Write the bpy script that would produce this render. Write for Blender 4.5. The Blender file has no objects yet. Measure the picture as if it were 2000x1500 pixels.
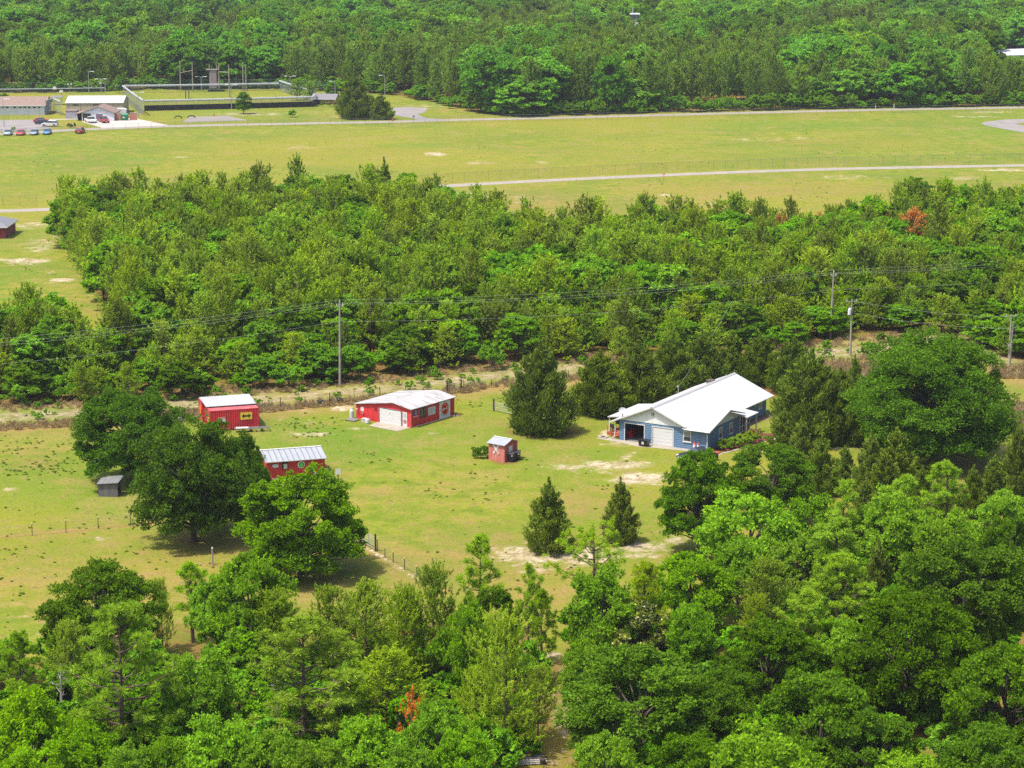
import bpy, bmesh, math, random
import numpy as np
from mathutils import Vector, Matrix

C = bpy.context.scene.collection
sc = bpy.context.scene
PI = math.pi

# ------------------------------------------------------------------ camera geometry (a long-lens drone view)
F = 4440.0; HZ = -215.0; H = 64.5
PIT = math.atan((750 - HZ) / F)
SP, CP = math.sin(PIT), math.cos(PIT)

def G(u, v, z=0.0):
    """ground point (height z) that the photograph shows at u, v"""
    a = (u - 1000) / F; b = -(v - 750) / F
    dz = -SP + b * CP
    t = (z - H) / dz
    return (a * t, (CP + b * SP) * t)

def height_at(u, v0, v1):
    X, Y = G(u, v0); k = (750 - v1) / F
    return H + Y * (k * CP - SP) / (CP + k * SP)

def mpp(v):
    X, Y = G(1000, v)
    return (Y * CP + H * SP) / F

def project(x, y, z=0.0):
    w = z - H
    zc = y * CP - w * SP
    return 1000 + F * x / zc, 750 - F * (y * SP + w * CP) / zc

# ------------------------------------------------------------------ materials
def nodes(m):
    m.use_nodes = True
    nt = m.node_tree; nt.nodes.clear()
    return nt, nt.nodes.new, nt.links.new

def mixc(nt, fac, a, b, mode='MIX'):
    n = nt.nodes.new('ShaderNodeMix'); n.data_type = 'RGBA'; n.blend_type = mode
    for s, v in ((0, fac), (6, a), (7, b)):
        if hasattr(v, 'is_linked') or hasattr(v, 'links'): nt.links.new(v, n.inputs[s])
        elif isinstance(v, (int, float)): n.inputs[s].default_value = v if s == 0 else (v, v, v, 1)
        else: n.inputs[s].default_value = (*v[:3], 1)
    return n.outputs[2]

def math_(nt, op, a, b=None, c=None, clamp=False):
    n = nt.nodes.new('ShaderNodeMath'); n.operation = op; n.use_clamp = clamp
    for i, v in enumerate((a, b, c)):
        if v is None: continue
        if hasattr(v, 'links'): nt.links.new(v, n.inputs[i])
        else: n.inputs[i].default_value = v
    return n.outputs[0]

def noise(nt, scale, detail=4, rough=0.6, vec=None, dist=0.0):
    n = nt.nodes.new('ShaderNodeTexNoise')
    n.inputs['Scale'].default_value = scale; n.inputs['Detail'].default_value = detail
    n.inputs['Roughness'].default_value = rough; n.inputs['Distortion'].default_value = dist
    if vec is not None: nt.links.new(vec, n.inputs['Vector'])
    return n.outputs['Fac']

def ramp(nt, fac, lo, hi):
    n = nt.nodes.new('ShaderNodeMapRange'); n.inputs[1].default_value = lo; n.inputs[2].default_value = hi
    nt.links.new(fac, n.inputs[0])
    return n.outputs[0]

def objvec(nt, scale=None):
    t = nt.nodes.new('ShaderNodeTexCoord')
    if scale is None: return t.outputs['Object']
    mp = nt.nodes.new('ShaderNodeMapping'); mp.inputs['Scale'].default_value = scale
    nt.links.new(t.outputs['Object'], mp.inputs['Vector'])
    return mp.outputs['Vector']

_M = {}
def mat(name, col, rough=0.7, var=0.12, nscale=3.0, metal=0.0, spec=0.3, stretch=None, dirt=None, dirt_amt=0.0, dscale=1.2):
    """plain painted / natural surface with uneven wear"""
    if name in _M: return _M[name]
    m = bpy.data.materials.new(name); nt, N, L = nodes(m)
    b = N('ShaderNodeBsdfPrincipled'); o = N('ShaderNodeOutputMaterial'); L(b.outputs[0], o.inputs[0])
    vec = objvec(nt, stretch)
    f = noise(nt, nscale, 5, 0.65, vec)
    f = ramp(nt, f, 0.3, 0.7)
    c = np.array(col)
    r = mixc(nt, f, c * (1 - var), np.minimum(c * (1 + var), 0.9))
    if dirt is not None:
        d = noise(nt, dscale, 6, 0.7, vec)
        d = math_(nt, 'MULTIPLY', ramp(nt, d, 0.48, 0.66), dirt_amt, clamp=True)
        r = mixc(nt, d, r, dirt)
    L(r, b.inputs['Base Color'])
    b.inputs['Roughness'].default_value = rough; b.inputs['Metallic'].default_value = metal
    b.inputs['Specular IOR Level'].default_value = spec
    _M[name] = m
    return m

def rib_mat(name, col, axis, pitch, depth=0.3, rough=0.5, var=0.1, spec=0.4, dirt=None, dirt_amt=0.0, dscale=1.2, stretch=None, line=0.35, metal=0.0):
    """ribbed sheet / siding / boards: narrow joint lines across one local axis (0,1,2) and a bump"""
    if name in _M: return _M[name]
    m = bpy.data.materials.new(name); nt, N, L = nodes(m)
    b = N('ShaderNodeBsdfPrincipled'); o = N('ShaderNodeOutputMaterial'); L(b.outputs[0], o.inputs[0])
    t = N('ShaderNodeTexCoord'); s = N('ShaderNodeSeparateXYZ'); L(t.outputs['Object'], s.inputs[0])
    x = math_(nt, 'DIVIDE', s.outputs[axis], pitch)
    fr = math_(nt, 'FRACT', x)
    tri = math_(nt, 'ABSOLUTE', math_(nt, 'SUBTRACT', fr, 0.5))
    joint = ramp(nt, tri, 0.38, 0.46)
    vec = objvec(nt, stretch)
    f = ramp(nt, noise(nt, 2.0, 5, 0.65, vec), 0.3, 0.7)
    c = np.array(col)
    r = mixc(nt, f, c * (1 - var), np.minimum(c * (1 + var), 0.9))
    # every board / sheet its own slight shade
    fl = math_(nt, 'FLOOR', x)
    wn = N('ShaderNodeTexWhiteNoise'); wn.noise_dimensions = '1D'; L(fl, wn.inputs['W'])
    r = mixc(nt, math_(nt, 'MULTIPLY', wn.outputs[0], var * 1.2), r, c * 0.55)
    if dirt is not None:
        d = noise(nt, dscale, 6, 0.7, vec)
        d = math_(nt, 'MULTIPLY', ramp(nt, d, 0.46, 0.64), dirt_amt, clamp=True)
        r = mixc(nt, d, r, dirt)
    r = mixc(nt, math_(nt, 'MULTIPLY', joint, line), r, c * 0.3)
    L(r, b.inputs['Base Color'])
    bp = N('ShaderNodeBump'); bp.inputs['Strength'].default_value = depth; bp.inputs['Distance'].default_value = 0.05
    L(tri, bp.inputs['Height']); L(bp.outputs[0], b.inputs['Normal'])
    b.inputs['Roughness'].default_value = rough; b.inputs['Specular IOR Level'].default_value = spec
    b.inputs['Metallic'].default_value = metal
    _M[name] = m
    return m

def leaf_mat(name, dark, light, trans=0.3, hue=0.006, val=0.34, rough=0.7, spec=0.04):
    """foliage: every leaf its own green, every tree its own cast"""
    if name in _M: return _M[name]
    m = bpy.data.materials.new(name); nt, N, L = nodes(m)
    a = N('ShaderNodeAttribute'); a.attribute_name = 'tint'
    oi = N('ShaderNodeObjectInfo')
    c = mixc(nt, a.outputs['Fac'], dark, light)
    hs = N('ShaderNodeHueSaturation')
    r = oi.outputs['Random']
    L(c, hs.inputs['Color'])
    L(math_(nt, 'ADD', math_(nt, 'MULTIPLY', r, 2 * hue), 0.5 - hue), hs.inputs['Hue'])
    r2 = math_(nt, 'FRACT', math_(nt, 'MULTIPLY', r, 7.31))
    L(math_(nt, 'ADD', math_(nt, 'MULTIPLY', r2, val), 1 - val / 2), hs.inputs['Value'])
    r3 = math_(nt, 'FRACT', math_(nt, 'MULTIPLY', r, 13.7))
    L(math_(nt, 'ADD', math_(nt, 'MULTIPLY', r3, 0.06), 0.97), hs.inputs['Saturation'])
    b = N('ShaderNodeBsdfPrincipled'); b.inputs['Roughness'].default_value = rough
    b.inputs['Specular IOR Level'].default_value = spec
    L(hs.outputs[0], b.inputs['Base Color'])
    tr = N('ShaderNodeBsdfTranslucent')
    tc = mixc(nt, 1.0, hs.outputs[0], (1.25, 1.15, 0.5), 'MULTIPLY')
    L(tc, tr.inputs['Color'])
    mx = N('ShaderNodeMixShader'); mx.inputs[0].default_value = trans
    L(b.outputs[0], mx.inputs[1]); L(tr.outputs[0], mx.inputs[2])
    o = N('ShaderNodeOutputMaterial'); L(mx.outputs[0], o.inputs[0])
    _M[name] = m
    return m

def glass_mat(name='window_glass', col=(0.03, 0.04, 0.05)):
    if name in _M: return _M[name]
    m = bpy.data.materials.new(name); nt, N, L = nodes(m)
    b = N('ShaderNodeBsdfPrincipled'); o = N('ShaderNodeOutputMaterial'); L(b.outputs[0], o.inputs[0])
    b.inputs['Base Color'].default_value = (*col, 1); b.inputs['Roughness'].default_value = 0.08
    b.inputs['Specular IOR Level'].default_value = 0.6
    _M[name] = m
    return m

# ------------------------------------------------------------------ mesh builder
class MB:
    def __init__(s): s.v = []; s.f = []; s.m = []
    def face(s, pts, mi=0):
        n = len(s.v); s.v += [tuple(p) for p in pts]; s.f.append(tuple(range(n, n + len(pts)))); s.m.append(mi); return s
    def hexa(s, p, mi=0):
        """p: 8 corners, bottom ring then top ring, counter-clockwise from above"""
        n = len(s.v); s.v += [tuple(q) for q in p]
        for f in ((3, 2, 1, 0), (4, 5, 6, 7), (0, 1, 5, 4), (1, 2, 6, 5), (2, 3, 7, 6), (3, 0, 4, 7)):
            s.f.append(tuple(n + i for i in f)); s.m.append(mi)
        return s
    def box(s, x0, x1, y0, y1, z0, z1, mi=0):
        return s.hexa([(x0, y0, z0), (x1, y0, z0), (x1, y1, z0), (x0, y1, z0), (x0, y0, z1), (x1, y0, z1), (x1, y1, z1), (x0, y1, z1)], mi)
    def taper(s, cx, cy, z0, z1, a0, b0, a1, b1, mi=0):
        return s.hexa([(cx - a0, cy - b0, z0), (cx + a0, cy - b0, z0), (cx + a0, cy + b0, z0), (cx - a0, cy + b0, z0),
                       (cx - a1, cy - b1, z1), (cx + a1, cy - b1, z1), (cx + a1, cy + b1, z1), (cx - a1, cy + b1, z1)], mi)
    def slab(s, quad, th, mi=0):
        """a sloping sheet: four top corners counter-clockwise from above, thickness downwards"""
        return s.hexa([(p[0], p[1], p[2] - th) for p in quad] + [tuple(p) for p in quad], mi)
    def prism(s, poly, axis, a, b, mi=0):
        """polygon in the two other axes, extruded along axis from a to b"""
        def P(p, t):
            q = list(p); q.insert(axis, t); return tuple(q)
        n = len(s.v); k = len(poly)
        s.v += [P(p, a) for p in poly] + [P(p, b) for p in poly]
        s.f.append(tuple(range(n + k - 1, n - 1, -1))); s.m.append(mi)
        s.f.append(tuple(range(n + k, n + 2 * k))); s.m.append(mi)
        for i in range(k):
            j = (i + 1) % k
            s.f.append((n + i, n + j, n + k + j, n + k + i)); s.m.append(mi)
        return s
    def tube(s, pts, radii, sides=8, mi=0, cap=True):
        pts = [Vector(p) for p in pts]
        if isinstance(radii, (int, float)): radii = [radii] * len(pts)
        n = len(s.v)
        for i, p in enumerate(pts):
            d = (pts[min(i + 1, len(pts) - 1)] - pts[max(i - 1, 0)]).normalized()
            ref = Vector((0, 0, 1)) if abs(d.z) < 0.9 else Vector((1, 0, 0))
            a = d.cross(ref).normalized(); b = d.cross(a)
            for k in range(sides):
                t = 2 * PI * k / sides
                s.v.append(tuple(p + (a * math.cos(t) + b * math.sin(t)) * radii[i]))
        for i in range(len(pts) - 1):
            for k in range(sides):
                j = (k + 1) % sides
                s.f.append((n + i * sides + k, n + i * sides + j, n + (i + 1) * sides + j, n + (i + 1) * sides + k)); s.m.append(mi)
        if cap:
            s.f.append(tuple(n + k for k in range(sides - 1, -1, -1))); s.m.append(mi)
            s.f.append(tuple(n + (len(pts) - 1) * sides + k for k in range(sides))); s.m.append(mi)
        return s
    def cyl(s, x, y, z0, z1, r, sides=12, mi=0, r1=None):
        return s.tube([(x, y, z0), (x, y, z1)], [r, r if r1 is None else r1], sides, mi)
    def disc(s, c, nrm, r, th, sides=28, mi=0, ry=None):
        c = Vector(c); nrm = Vector(nrm).normalized()
        ref = Vector((0, 0, 1)); a = ref.cross(nrm).normalized(); b = nrm.cross(a)
        n = len(s.v); ry = ry or r
        for t in (0, th):
            for k in range(sides):
                q = 2 * PI * k / sides
                s.v.append(tuple(c + nrm * t + a * math.cos(q) * r + b * math.sin(q) * ry))
        s.f.append(tuple(n + k for k in range(sides - 1, -1, -1))); s.m.append(mi)
        s.f.append(tuple(n + sides + k for k in range(sides))); s.m.append(mi)
        for k in range(sides):
            j = (k + 1) % sides
            s.f.append((n + k, n + j, n + sides + j, n + sides + k)); s.m.append(mi)
        return s
    def mesh(s, name, mats):
        me = bpy.data.meshes.new(name)
        me.from_pydata(s.v, [], s.f)
        for m in (mats if isinstance(mats, (list, tuple)) else [mats]): me.materials.append(m)
        if any(s.m): me.polygons.foreach_set('material_index', s.m)
        me.update()
        return me
    def build(s, name, mats, parent=None, **kw):
        return link(name, s.mesh(name, mats), parent, **kw)

def link(name, data, parent=None, label=None):
    o = bpy.data.objects.new(name, data); C.objects.link(o)
    if parent is not None: o.parent = parent
    if label: o['label'] = label
    return o

def tag(o, label=None, cat=None, group=None, kind=None):
    if label: o['label'] = label
    if cat: o['category'] = cat
    if group: o['group'] = group
    if kind: o['kind'] = kind
    return o

def thing(name, label, cat, loc=(0, 0, 0), rot=0.0, group=None):
    o = bpy.data.objects.new(name, None); C.objects.link(o)
    o.empty_display_size = 0.5
    o.location = loc; o.rotation_euler = (0, 0, rot)
    return tag(o, label, cat, group)

def copy_tree(o, loc, rot, label=None, parent=None):
    c = o.copy(); C.objects.link(c); c.parent = parent
    if parent is None:
        c.location = loc; c.rotation_euler = (0, 0, rot)
        if label: c['label'] = label
    for ch in list(o.children): copy_tree(ch, None, None, None, c)
    return c

def text(name, body, size, m, parent, origin, xdir, nrm, shear=0.0, ext=0.004, align='CENTER', width=1.0, bold=0.0, chars=None):
    """raised lettering as one mesh; chars: list of (character, origin, xdir) for lettering on a curve"""
    out = bmesh.new()
    for ch, og, xd in (chars or [(body, origin, xdir)]):
        cu = bpy.data.curves.new(name, 'FONT'); cu.body = ch; cu.size = size; cu.shear = shear
        cu.extrude = ext; cu.align_x = align; cu.align_y = 'CENTER'; cu.offset = bold
        o = bpy.data.objects.new(name, cu); C.objects.link(o)
        dg = bpy.context.evaluated_depsgraph_get()
        me = bpy.data.meshes.new_from_object(o.evaluated_get(dg))
        x = Vector(xd).normalized(); z = Vector(nrm).normalized(); y = z.cross(x).normalized(); x = y.cross(z)
        mt = Matrix((x, y, z)).transposed().to_4x4(); mt.translation = Vector(og)
        me.transform(mt @ Matrix.Diagonal((width, 1, 1, 1)))
        out.from_mesh(me)
        bpy.data.objects.remove(o); bpy.data.meshes.remove(me)
    me = bpy.data.meshes.new(name); out.to_mesh(me); out.free(); me.materials.clear(); me.materials.append(m)
    for p in me.polygons: p.material_index = 0
    return link(name, me, parent)

def strip(name, pts, width, m, z=0.02, label=None):
    """a road laid along a line of ground points"""
    pts = [Vector((p[0], p[1])) for p in pts]
    out = []
    for i in range(len(pts) - 1):               # finer steps, rounded bends
        for k in range(6):
            t = k / 6
            p0 = pts[max(i - 1, 0)]; p1 = pts[i]; p2 = pts[i + 1]; p3 = pts[min(i + 2, len(pts) - 1)]
            out.append(0.5 * ((2 * p1) + (-p0 + p2) * t + (2 * p0 - 5 * p1 + 4 * p2 - p3) * t * t + (-p0 + 3 * p1 - 3 * p2 + p3) * t ** 3))
    out.append(pts[-1])
    v = []; f = []
    for i, p in enumerate(out):
        d = (out[min(i + 1, len(out) - 1)] - out[max(i - 1, 0)]).normalized()
        nn = Vector((-d.y, d.x)) * (width / 2)
        v += [(p.x + nn.x, p.y + nn.y, z), (p.x - nn.x, p.y - nn.y, z)]
        if i: f.append((2 * i - 2, 2 * i - 1, 2 * i + 1, 2 * i))
    me = bpy.data.meshes.new(name); me.from_pydata(v, [], f); me.materials.append(m); me.update()
    return tag(link(name, me), label, None, None, 'structure')

def patch(name, pix, m, z=0.02, label=None):
    me = bpy.data.meshes.new(name)
    me.from_pydata([(*G(*p), z) for p in pix], [], [tuple(range(len(pix)))]); me.materials.append(m); me.update()
    return tag(link(name, me), label, None, None, 'structure')
# ------------------------------------------------------------------ trees: tapered trunks with limbs, crowns of thousands of small leaf faces
rng = np.random.default_rng(11)

def unit(v): return v / np.maximum(np.linalg.norm(v, axis=-1, keepdims=True), 1e-6)
def sph(n): return unit(rng.normal(size=(n, 3)))

def blades(pos, axis, L, W, nrm=None):
    """rhombic leaf faces: centre, long axis, length, width"""
    n = len(pos); axis = unit(axis)
    side = unit(np.cross(axis, sph(n) if nrm is None else nrm))
    L = np.broadcast_to(np.asarray(L, float), (n,))[:, None]; W = np.broadcast_to(np.asarray(W, float), (n,))[:, None]
    v = np.stack([pos - axis * L / 2, pos + side * W / 2, pos + axis * L / 2, pos - side * W / 2], 1)
    return v.reshape(-1, 3)

def foliage_mesh(name, quads, m, tints, wood=None, wm=None):
    """one mesh: leaf quads (+ wood faces from an MB when the tree is too small to show its parts)"""
    nv = len(quads); nq = nv // 4
    me = bpy.data.meshes.new(name)
    if wood is not None:
        wv = np.array(wood.v, float).reshape(-1, 3)
        wl = np.concatenate([np.array(f) for f in wood.f]) + nv
        wt = np.array([len(f) for f in wood.f])
        verts = np.concatenate([quads, wv]); loops = np.concatenate([np.arange(nv), wl]); tot = np.concatenate([np.full(nq, 4), wt])
    else:
        verts = quads; loops = np.arange(nv); tot = np.full(nq, 4)
    me.vertices.add(len(verts)); me.vertices.foreach_set('co', verts.astype(np.float32).ravel())
    me.loops.add(len(loops)); me.loops.foreach_set('vertex_index', loops.astype(np.int32))
    me.polygons.add(len(tot))
    me.polygons.foreach_set('loop_start', np.concatenate([[0], np.cumsum(tot)[:-1]]).astype(np.int32))
    try: me.polygons.foreach_set('loop_total', tot.astype(np.int32))
    except Exception: pass
    me.materials.append(m)
    if wood is not None:
        me.materials.append(wm)
        me.polygons.foreach_set('material_index', np.concatenate([np.zeros(nq), np.ones(len(wt))]).astype(np.int32))
    at = me.attributes.new('tint', 'FLOAT', 'FACE')
    at.data.foreach_set('value', np.concatenate([tints, np.zeros(len(tot) - nq)]).astype(np.float32))
    me.update(calc_edges=True)
    return me

def limb_pts(p0, p1, sag=0.12, n=5):
    p0 = np.array(p0, float); p1 = np.array(p1, float); d = p1 - p0; Ln = np.linalg.norm(d)
    k = rng.normal(size=3) * Ln * sag; out = []
    for t in np.linspace(0, 1, n):
        out.append(p0 + d * t + k * math.sin(PI * t) * 0.6 + np.array([0, 0, 1]) * Ln * 0.12 * math.sin(PI * t))
    return out

def oak(R=6.0, Ht=11.0, base=2.4, lobes=46, sub=15, leaves=30, L=0.34, W=0.2, open_=0.0, squash=1.0, tr=0.32, lowcut=-0.55, skirt=0):
    """broad rounded crown built as lobes of leaf clumps carried by limbs"""
    wood = MB()
    fork = base * 0.8 + 0.4
    wood.tube([(0, 0, -0.1), (0.05, 0, fork * 0.5), (0, 0.05, fork), (0.1, 0, Ht * 0.5), (0.1, 0.1, Ht * 0.75)], [tr * 1.35, tr, tr * 0.85, tr * 0.5, tr * 0.16], 9)
    d = sph(lobes * 3); d = d[d[:, 2] > lowcut][:lobes]
    zc = base + (Ht - base) * 0.42; rz = (Ht - base) * 0.58
    rad = rng.uniform(0.5, 0.86, len(d)) ** 0.8
    low = np.clip(-d[:, 2], 0, 1)
    lc = np.stack([d[:, 0] * R * rad, d[:, 1] * R * rad, zc + d[:, 2] * rz * rad * squash * (1 - 0.25 * low)], 1)
    lr = R * rng.uniform(0.17, 0.31, len(d))
    if skirt:
        az = np.linspace(0, 2 * PI, skirt, endpoint=False) + rng.uniform(-0.2, 0.2, skirt)
        sr_ = R * rng.uniform(0.55, 0.84, skirt)
        lc = np.concatenate([lc, np.stack([np.cos(az) * sr_, np.sin(az) * sr_, base + R * 0.12 + (Ht - base) * rng.uniform(0.02, 0.16, skirt)], 1)])
        lr = np.concatenate([lr, R * rng.uniform(0.18, 0.27, skirt)])
    keep = rng.random(len(lc)) > open_
    pos = []; ax = []; tn = []
    for c, r, k in zip(lc, lr, keep):
        if rng.random() < 0.55:
            p1 = c - np.array([0, 0, r * 0.4])
            z0 = min(max(fork * 0.9, p1[2] * 0.55), Ht * 0.7)
            pts = limb_pts((0.05, 0.05, z0), p1)
            wood.tube(pts, list(np.linspace(tr * 0.42, tr * 0.06, len(pts))), 5)
        if not k: continue
        lt = rng.uniform(-0.18, 0.18)
        sd = sph(sub); sd[:, 2] = np.abs(sd[:, 2]) * 0.9 + sd[:, 2] * 0.25; sd = unit(sd)
        s_c = c + sd * (r * rng.uniform(0.45, 1.0, (sub, 1)))
        for q in s_c:
            sr = r * rng.uniform(0.26, 0.44)
            n = int(leaves * rng.uniform(0.7, 1.3))
            dd = sph(n); p = q + dd * sr * rng.uniform(0.35, 1.05, (n, 1)) * np.array([1, 1, 0.75])
            pos.append(p); ax.append(dd * 0.7 + rng.normal(size=(n, 3)) * 0.6 + np.array([0, 0, 0.1]))
            tn.append(np.clip(rng.normal(0.5 + lt, 0.2, n), 0, 1))
    pos = np.concatenate(pos); ax = np.concatenate(ax); tn = np.concatenate(tn)
    n = len(pos)
    q = blades(pos, ax, L * rng.uniform(0.7, 1.3, n), W * rng.uniform(0.7, 1.3, n))
    return q, tn, wood, R * 2 * 1.0, Ht

def sand_pine(R=2.7, Ht=10.0, nb=64, spray=5, nl=12, L=0.36, W=0.09, low=0.14, gap=0.0, tr=0.14, up=1.0, fin=0.75):
    """small forest pine: an irregular cone of limbs that end in upswept brush-like fingers"""
    wood = MB()
    lean = rng.normal(size=2) * 0.3
    wood.tube([(0, 0, -0.1), (lean[0] * 0.4, lean[1] * 0.4, Ht * 0.5), (lean[0], lean[1], Ht * 0.97)], [tr, tr * 0.65, 0.02], 6)
    pos = []; ax = []; tn = []
    ph = rng.uniform(0, 6.28, 6); am = rng.uniform(0.06, 0.2, 6)
    def finger(c, d, ln, lt):
        n = int(nl * rng.uniform(0.75, 1.3)); s_ = rng.random(n)[:, None]
        pos.append(c + d * ln * s_ + rng.normal(size=(n, 3)) * 0.10 * fin * (1.1 - s_))
        ax.append(d * 0.8 + sph(n) * 0.75)
        tn.append(np.clip(rng.normal(0.28 + lt, 0.15, n) + 0.4 * s_[:, 0], 0, 1))
    for i in range(nb):
        t = low + (0.97 - low) * ((i + rng.random()) / nb) ** 0.92
        az = i * 2.39996 + rng.normal() * 0.4
        s_ = (t - low) / (1 - low); prof = (1 - s_) ** 0.62 * min(1.0, 0.6 + 1.7 * s_) + 0.03
        irr = 1 + sum(a * math.sin(k % 3 * az + p + 5 * t * (k % 2 + 1)) for k, (a, p) in enumerate(zip(am, ph)))
        ln = R * 1.12 * prof * irr * rng.uniform(0.6, 1.15)
        if rng.random() < gap: continue
        el = (-0.05 + 0.8 * t) * up + rng.normal() * 0.14
        d = np.array([math.cos(az) * math.cos(el), math.sin(az) * math.cos(el), math.sin(el)])
        b0 = np.array([lean[0] * t, lean[1] * t, Ht * t * 0.93])
        if i % 2 == 0: wood.tube([b0, b0 + d * ln * 0.55, b0 + d * ln * 0.9 + np.array([0, 0, 0.05 * ln])], [tr * 0.28, tr * 0.16, 0.01], 4)
        k = max(2, int(round(spray * (0.35 + 0.9 * ln / R))))
        lt = rng.uniform(-0.14, 0.14)
        for u in np.linspace(0.42, 1.0, k):
            c = b0 + d * ln * u + rng.normal(size=3) * 0.13 * R * np.array([1, 1, 0.4]) * (0.5 + 0.5 * ln / R) + np.array([0, 0, 0.12 * ln * u * u])
            f = d * 0.55 + np.array([0, 0, 0.75]) + rng.normal(size=3) * 0.3
            finger(c, f / np.linalg.norm(f), fin * rng.uniform(0.6, 1.25), lt)
    for k in range(3): finger(np.array([lean[0], lean[1], Ht * (0.86 + 0.04 * k)]), np.array([0, 0, 1.0]), fin, 0.1)
    pos = np.concatenate(pos); ax = np.concatenate(ax); tn = np.concatenate(tn); n = len(pos)
    return blades(pos, ax, L * rng.uniform(0.7, 1.3, n), W * rng.uniform(0.7, 1.3, n)), tn, wood, R * 2, Ht

def long_pine(R=3.4, Ht=12.0, low=0.32, nb=44, tufts=5, nn=46, tuft=0.42, W=0.05, rag=0.25, tr=0.2, prof_pow=0.55):
    """longleaf pine: bare limbs that end in round puffs of needles"""
    wood = MB()
    bend = rng.normal(size=2) * 0.3
    def tp(t): return np.array([bend[0] * math.sin(2 * t), bend[1] * math.sin(2.3 * t), Ht * t])
    ts = np.linspace(0, 0.97, 8)
    wood.tube([tp(t) + (np.array([0, 0, -0.1]) if t == 0 else 0) for t in ts], list(np.linspace(tr, 0.035, 8)), 8)
    cs = []
    for i in range(nb):
        t = low + (1 - low) * ((i + rng.random() * 0.7) / nb)
        az = i * 2.39996 + rng.normal() * 0.5
        s = (t - low) / (1 - low)
        ln = R * ((1 - s) ** prof_pow * (0.7 + 0.5 * min(1, s * 3.5)) + 0.07) * rng.uniform(1 - rag * 1.6, 1 + rag * 0.5)
        el = 0.1 + 0.75 * s + rng.normal() * 0.15
        d = np.array([math.cos(az) * math.cos(el), math.sin(az) * math.cos(el), math.sin(el)])
        b0 = tp(t); tip = b0 + d * ln + np.array([0, 0, ln * 0.16])
        mid = b0 + d * ln * 0.5 - np.array([0, 0, ln * 0.04])
        r0 = 0.022 + 0.018 * ln
        wood.tube([b0, mid, tip], [r0, r0 * 0.6, 0.015], 5)
        cs.append(tip)
        for j in range(max(1, int(tufts * (0.35 + ln / R)))):
            u = rng.uniform(0.4, 1.0)
            p = (b0 + (mid - b0) * u * 2) if u < 0.5 else mid + (tip - mid) * (u * 2 - 1)
            off = sph(1)[0] * ln * 0.24 * np.array([1, 1, 0.7]) + np.array([0, 0, 0.1 * ln])
            if j % 2 == 0: wood.tube([p, p + off], [r0 * 0.45, 0.012], 4)
            cs.append(p + off)
    cs.append(tp(0.985)); cs.append(tp(1.0))
    cs = np.array(cs)
    pos = []; ax = []; tn = []
    for c in cs:
        r = tuft * rng.uniform(0.75, 1.2); n = int(nn * rng.uniform(0.8, 1.2))
        d = sph(n); d[:, 2] += 0.28; d = unit(d)
        pos.append(c + d * r * 0.55); ax.append(d)
        tn.append(np.clip(rng.normal(0.5 + rng.uniform(-0.15, 0.15), 0.18, n), 0, 1))
    pos = np.concatenate(pos); ax = np.concatenate(ax); tn = np.concatenate(tn); n = len(pos)
    return blades(pos, ax, tuft * 1.1 * rng.uniform(0.8, 1.15, n), W * rng.uniform(0.8, 1.3, n)), tn, wood, R * 2, Ht

def cedar(R=2.2, Ht=7.5, sprays=16, nl=15, L=0.34, W=0.11, fat=0.62, spires=64, tr=0.16, rag=1.0):
    """eastern red cedar: a cone made of many upright ragged spires of fine sprays"""
    wood = MB(); wood.tube([(0, 0, -0.1), (0, 0, Ht * 0.5), (0, 0, Ht * 0.9)], [tr, tr * 0.6, 0.02], 6)
    pos = []; ax = []; tn = []
    for i in range(spires + 1):
        t = 0.01 + 0.86 * (i / spires) ** 1.15
        az = i * 2.39996 + rng.normal() * 0.5
        prof = (1 - t) ** fat * min(1.0, 0.6 + t * 3.0)
        out = np.array([math.cos(az), math.sin(az), 0])
        ln = 0.40 * R * (0.12 + prof) * rng.uniform(0.7, 1.4) + 0.03 * Ht
        rb = R * prof * rng.uniform(0.55, 0.85)
        up = 0.55 + 0.55 * t + 0.25 * rng.random()
        if i == spires: t = 0.86; rb = 0; up = 1; out = np.zeros(3); ln = Ht * 0.15
        d = out * 0.75 + np.array([0, 0, up]); d = d / np.linalg.norm(d)
        c0 = out * rb + np.array([0, 0, Ht * t]); r0 = R * 0.25 * (0.16 + prof)
        lt = rng.uniform(-0.14, 0.14)
        for k in range(sprays):
            s_ = rng.random() ** 1.1
            c = c0 + d * ln * (s_ * 1.5 - 0.35) + sph(1)[0] * r0 * (1 - 0.8 * s_)
            c[2] = max(c[2], 0.08)
            n = int(nl * rng.uniform(0.7, 1.3))
            a = d * 0.9 + np.array([0, 0, 0.35]) + rng.normal(size=(n, 3)) * 0.36
            pos.append(c + rng.normal(size=(n, 3)) * r0 * 0.28); ax.append(a)
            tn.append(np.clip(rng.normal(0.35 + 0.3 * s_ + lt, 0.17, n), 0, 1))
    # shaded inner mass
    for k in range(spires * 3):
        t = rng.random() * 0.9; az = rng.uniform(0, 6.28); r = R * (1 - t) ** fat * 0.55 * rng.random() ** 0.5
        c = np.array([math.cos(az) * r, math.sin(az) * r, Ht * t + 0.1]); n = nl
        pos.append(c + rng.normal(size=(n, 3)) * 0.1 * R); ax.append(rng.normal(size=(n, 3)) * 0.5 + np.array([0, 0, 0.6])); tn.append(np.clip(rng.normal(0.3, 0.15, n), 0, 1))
    pos = np.concatenate(pos); ax = np.concatenate(ax); tn = np.concatenate(tn); n = len(pos)
    return blades(pos, ax, L * rng.uniform(0.7, 1.3, n), W * rng.uniform(0.7, 1.3, n)), tn, wood, R * 2, Ht

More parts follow.
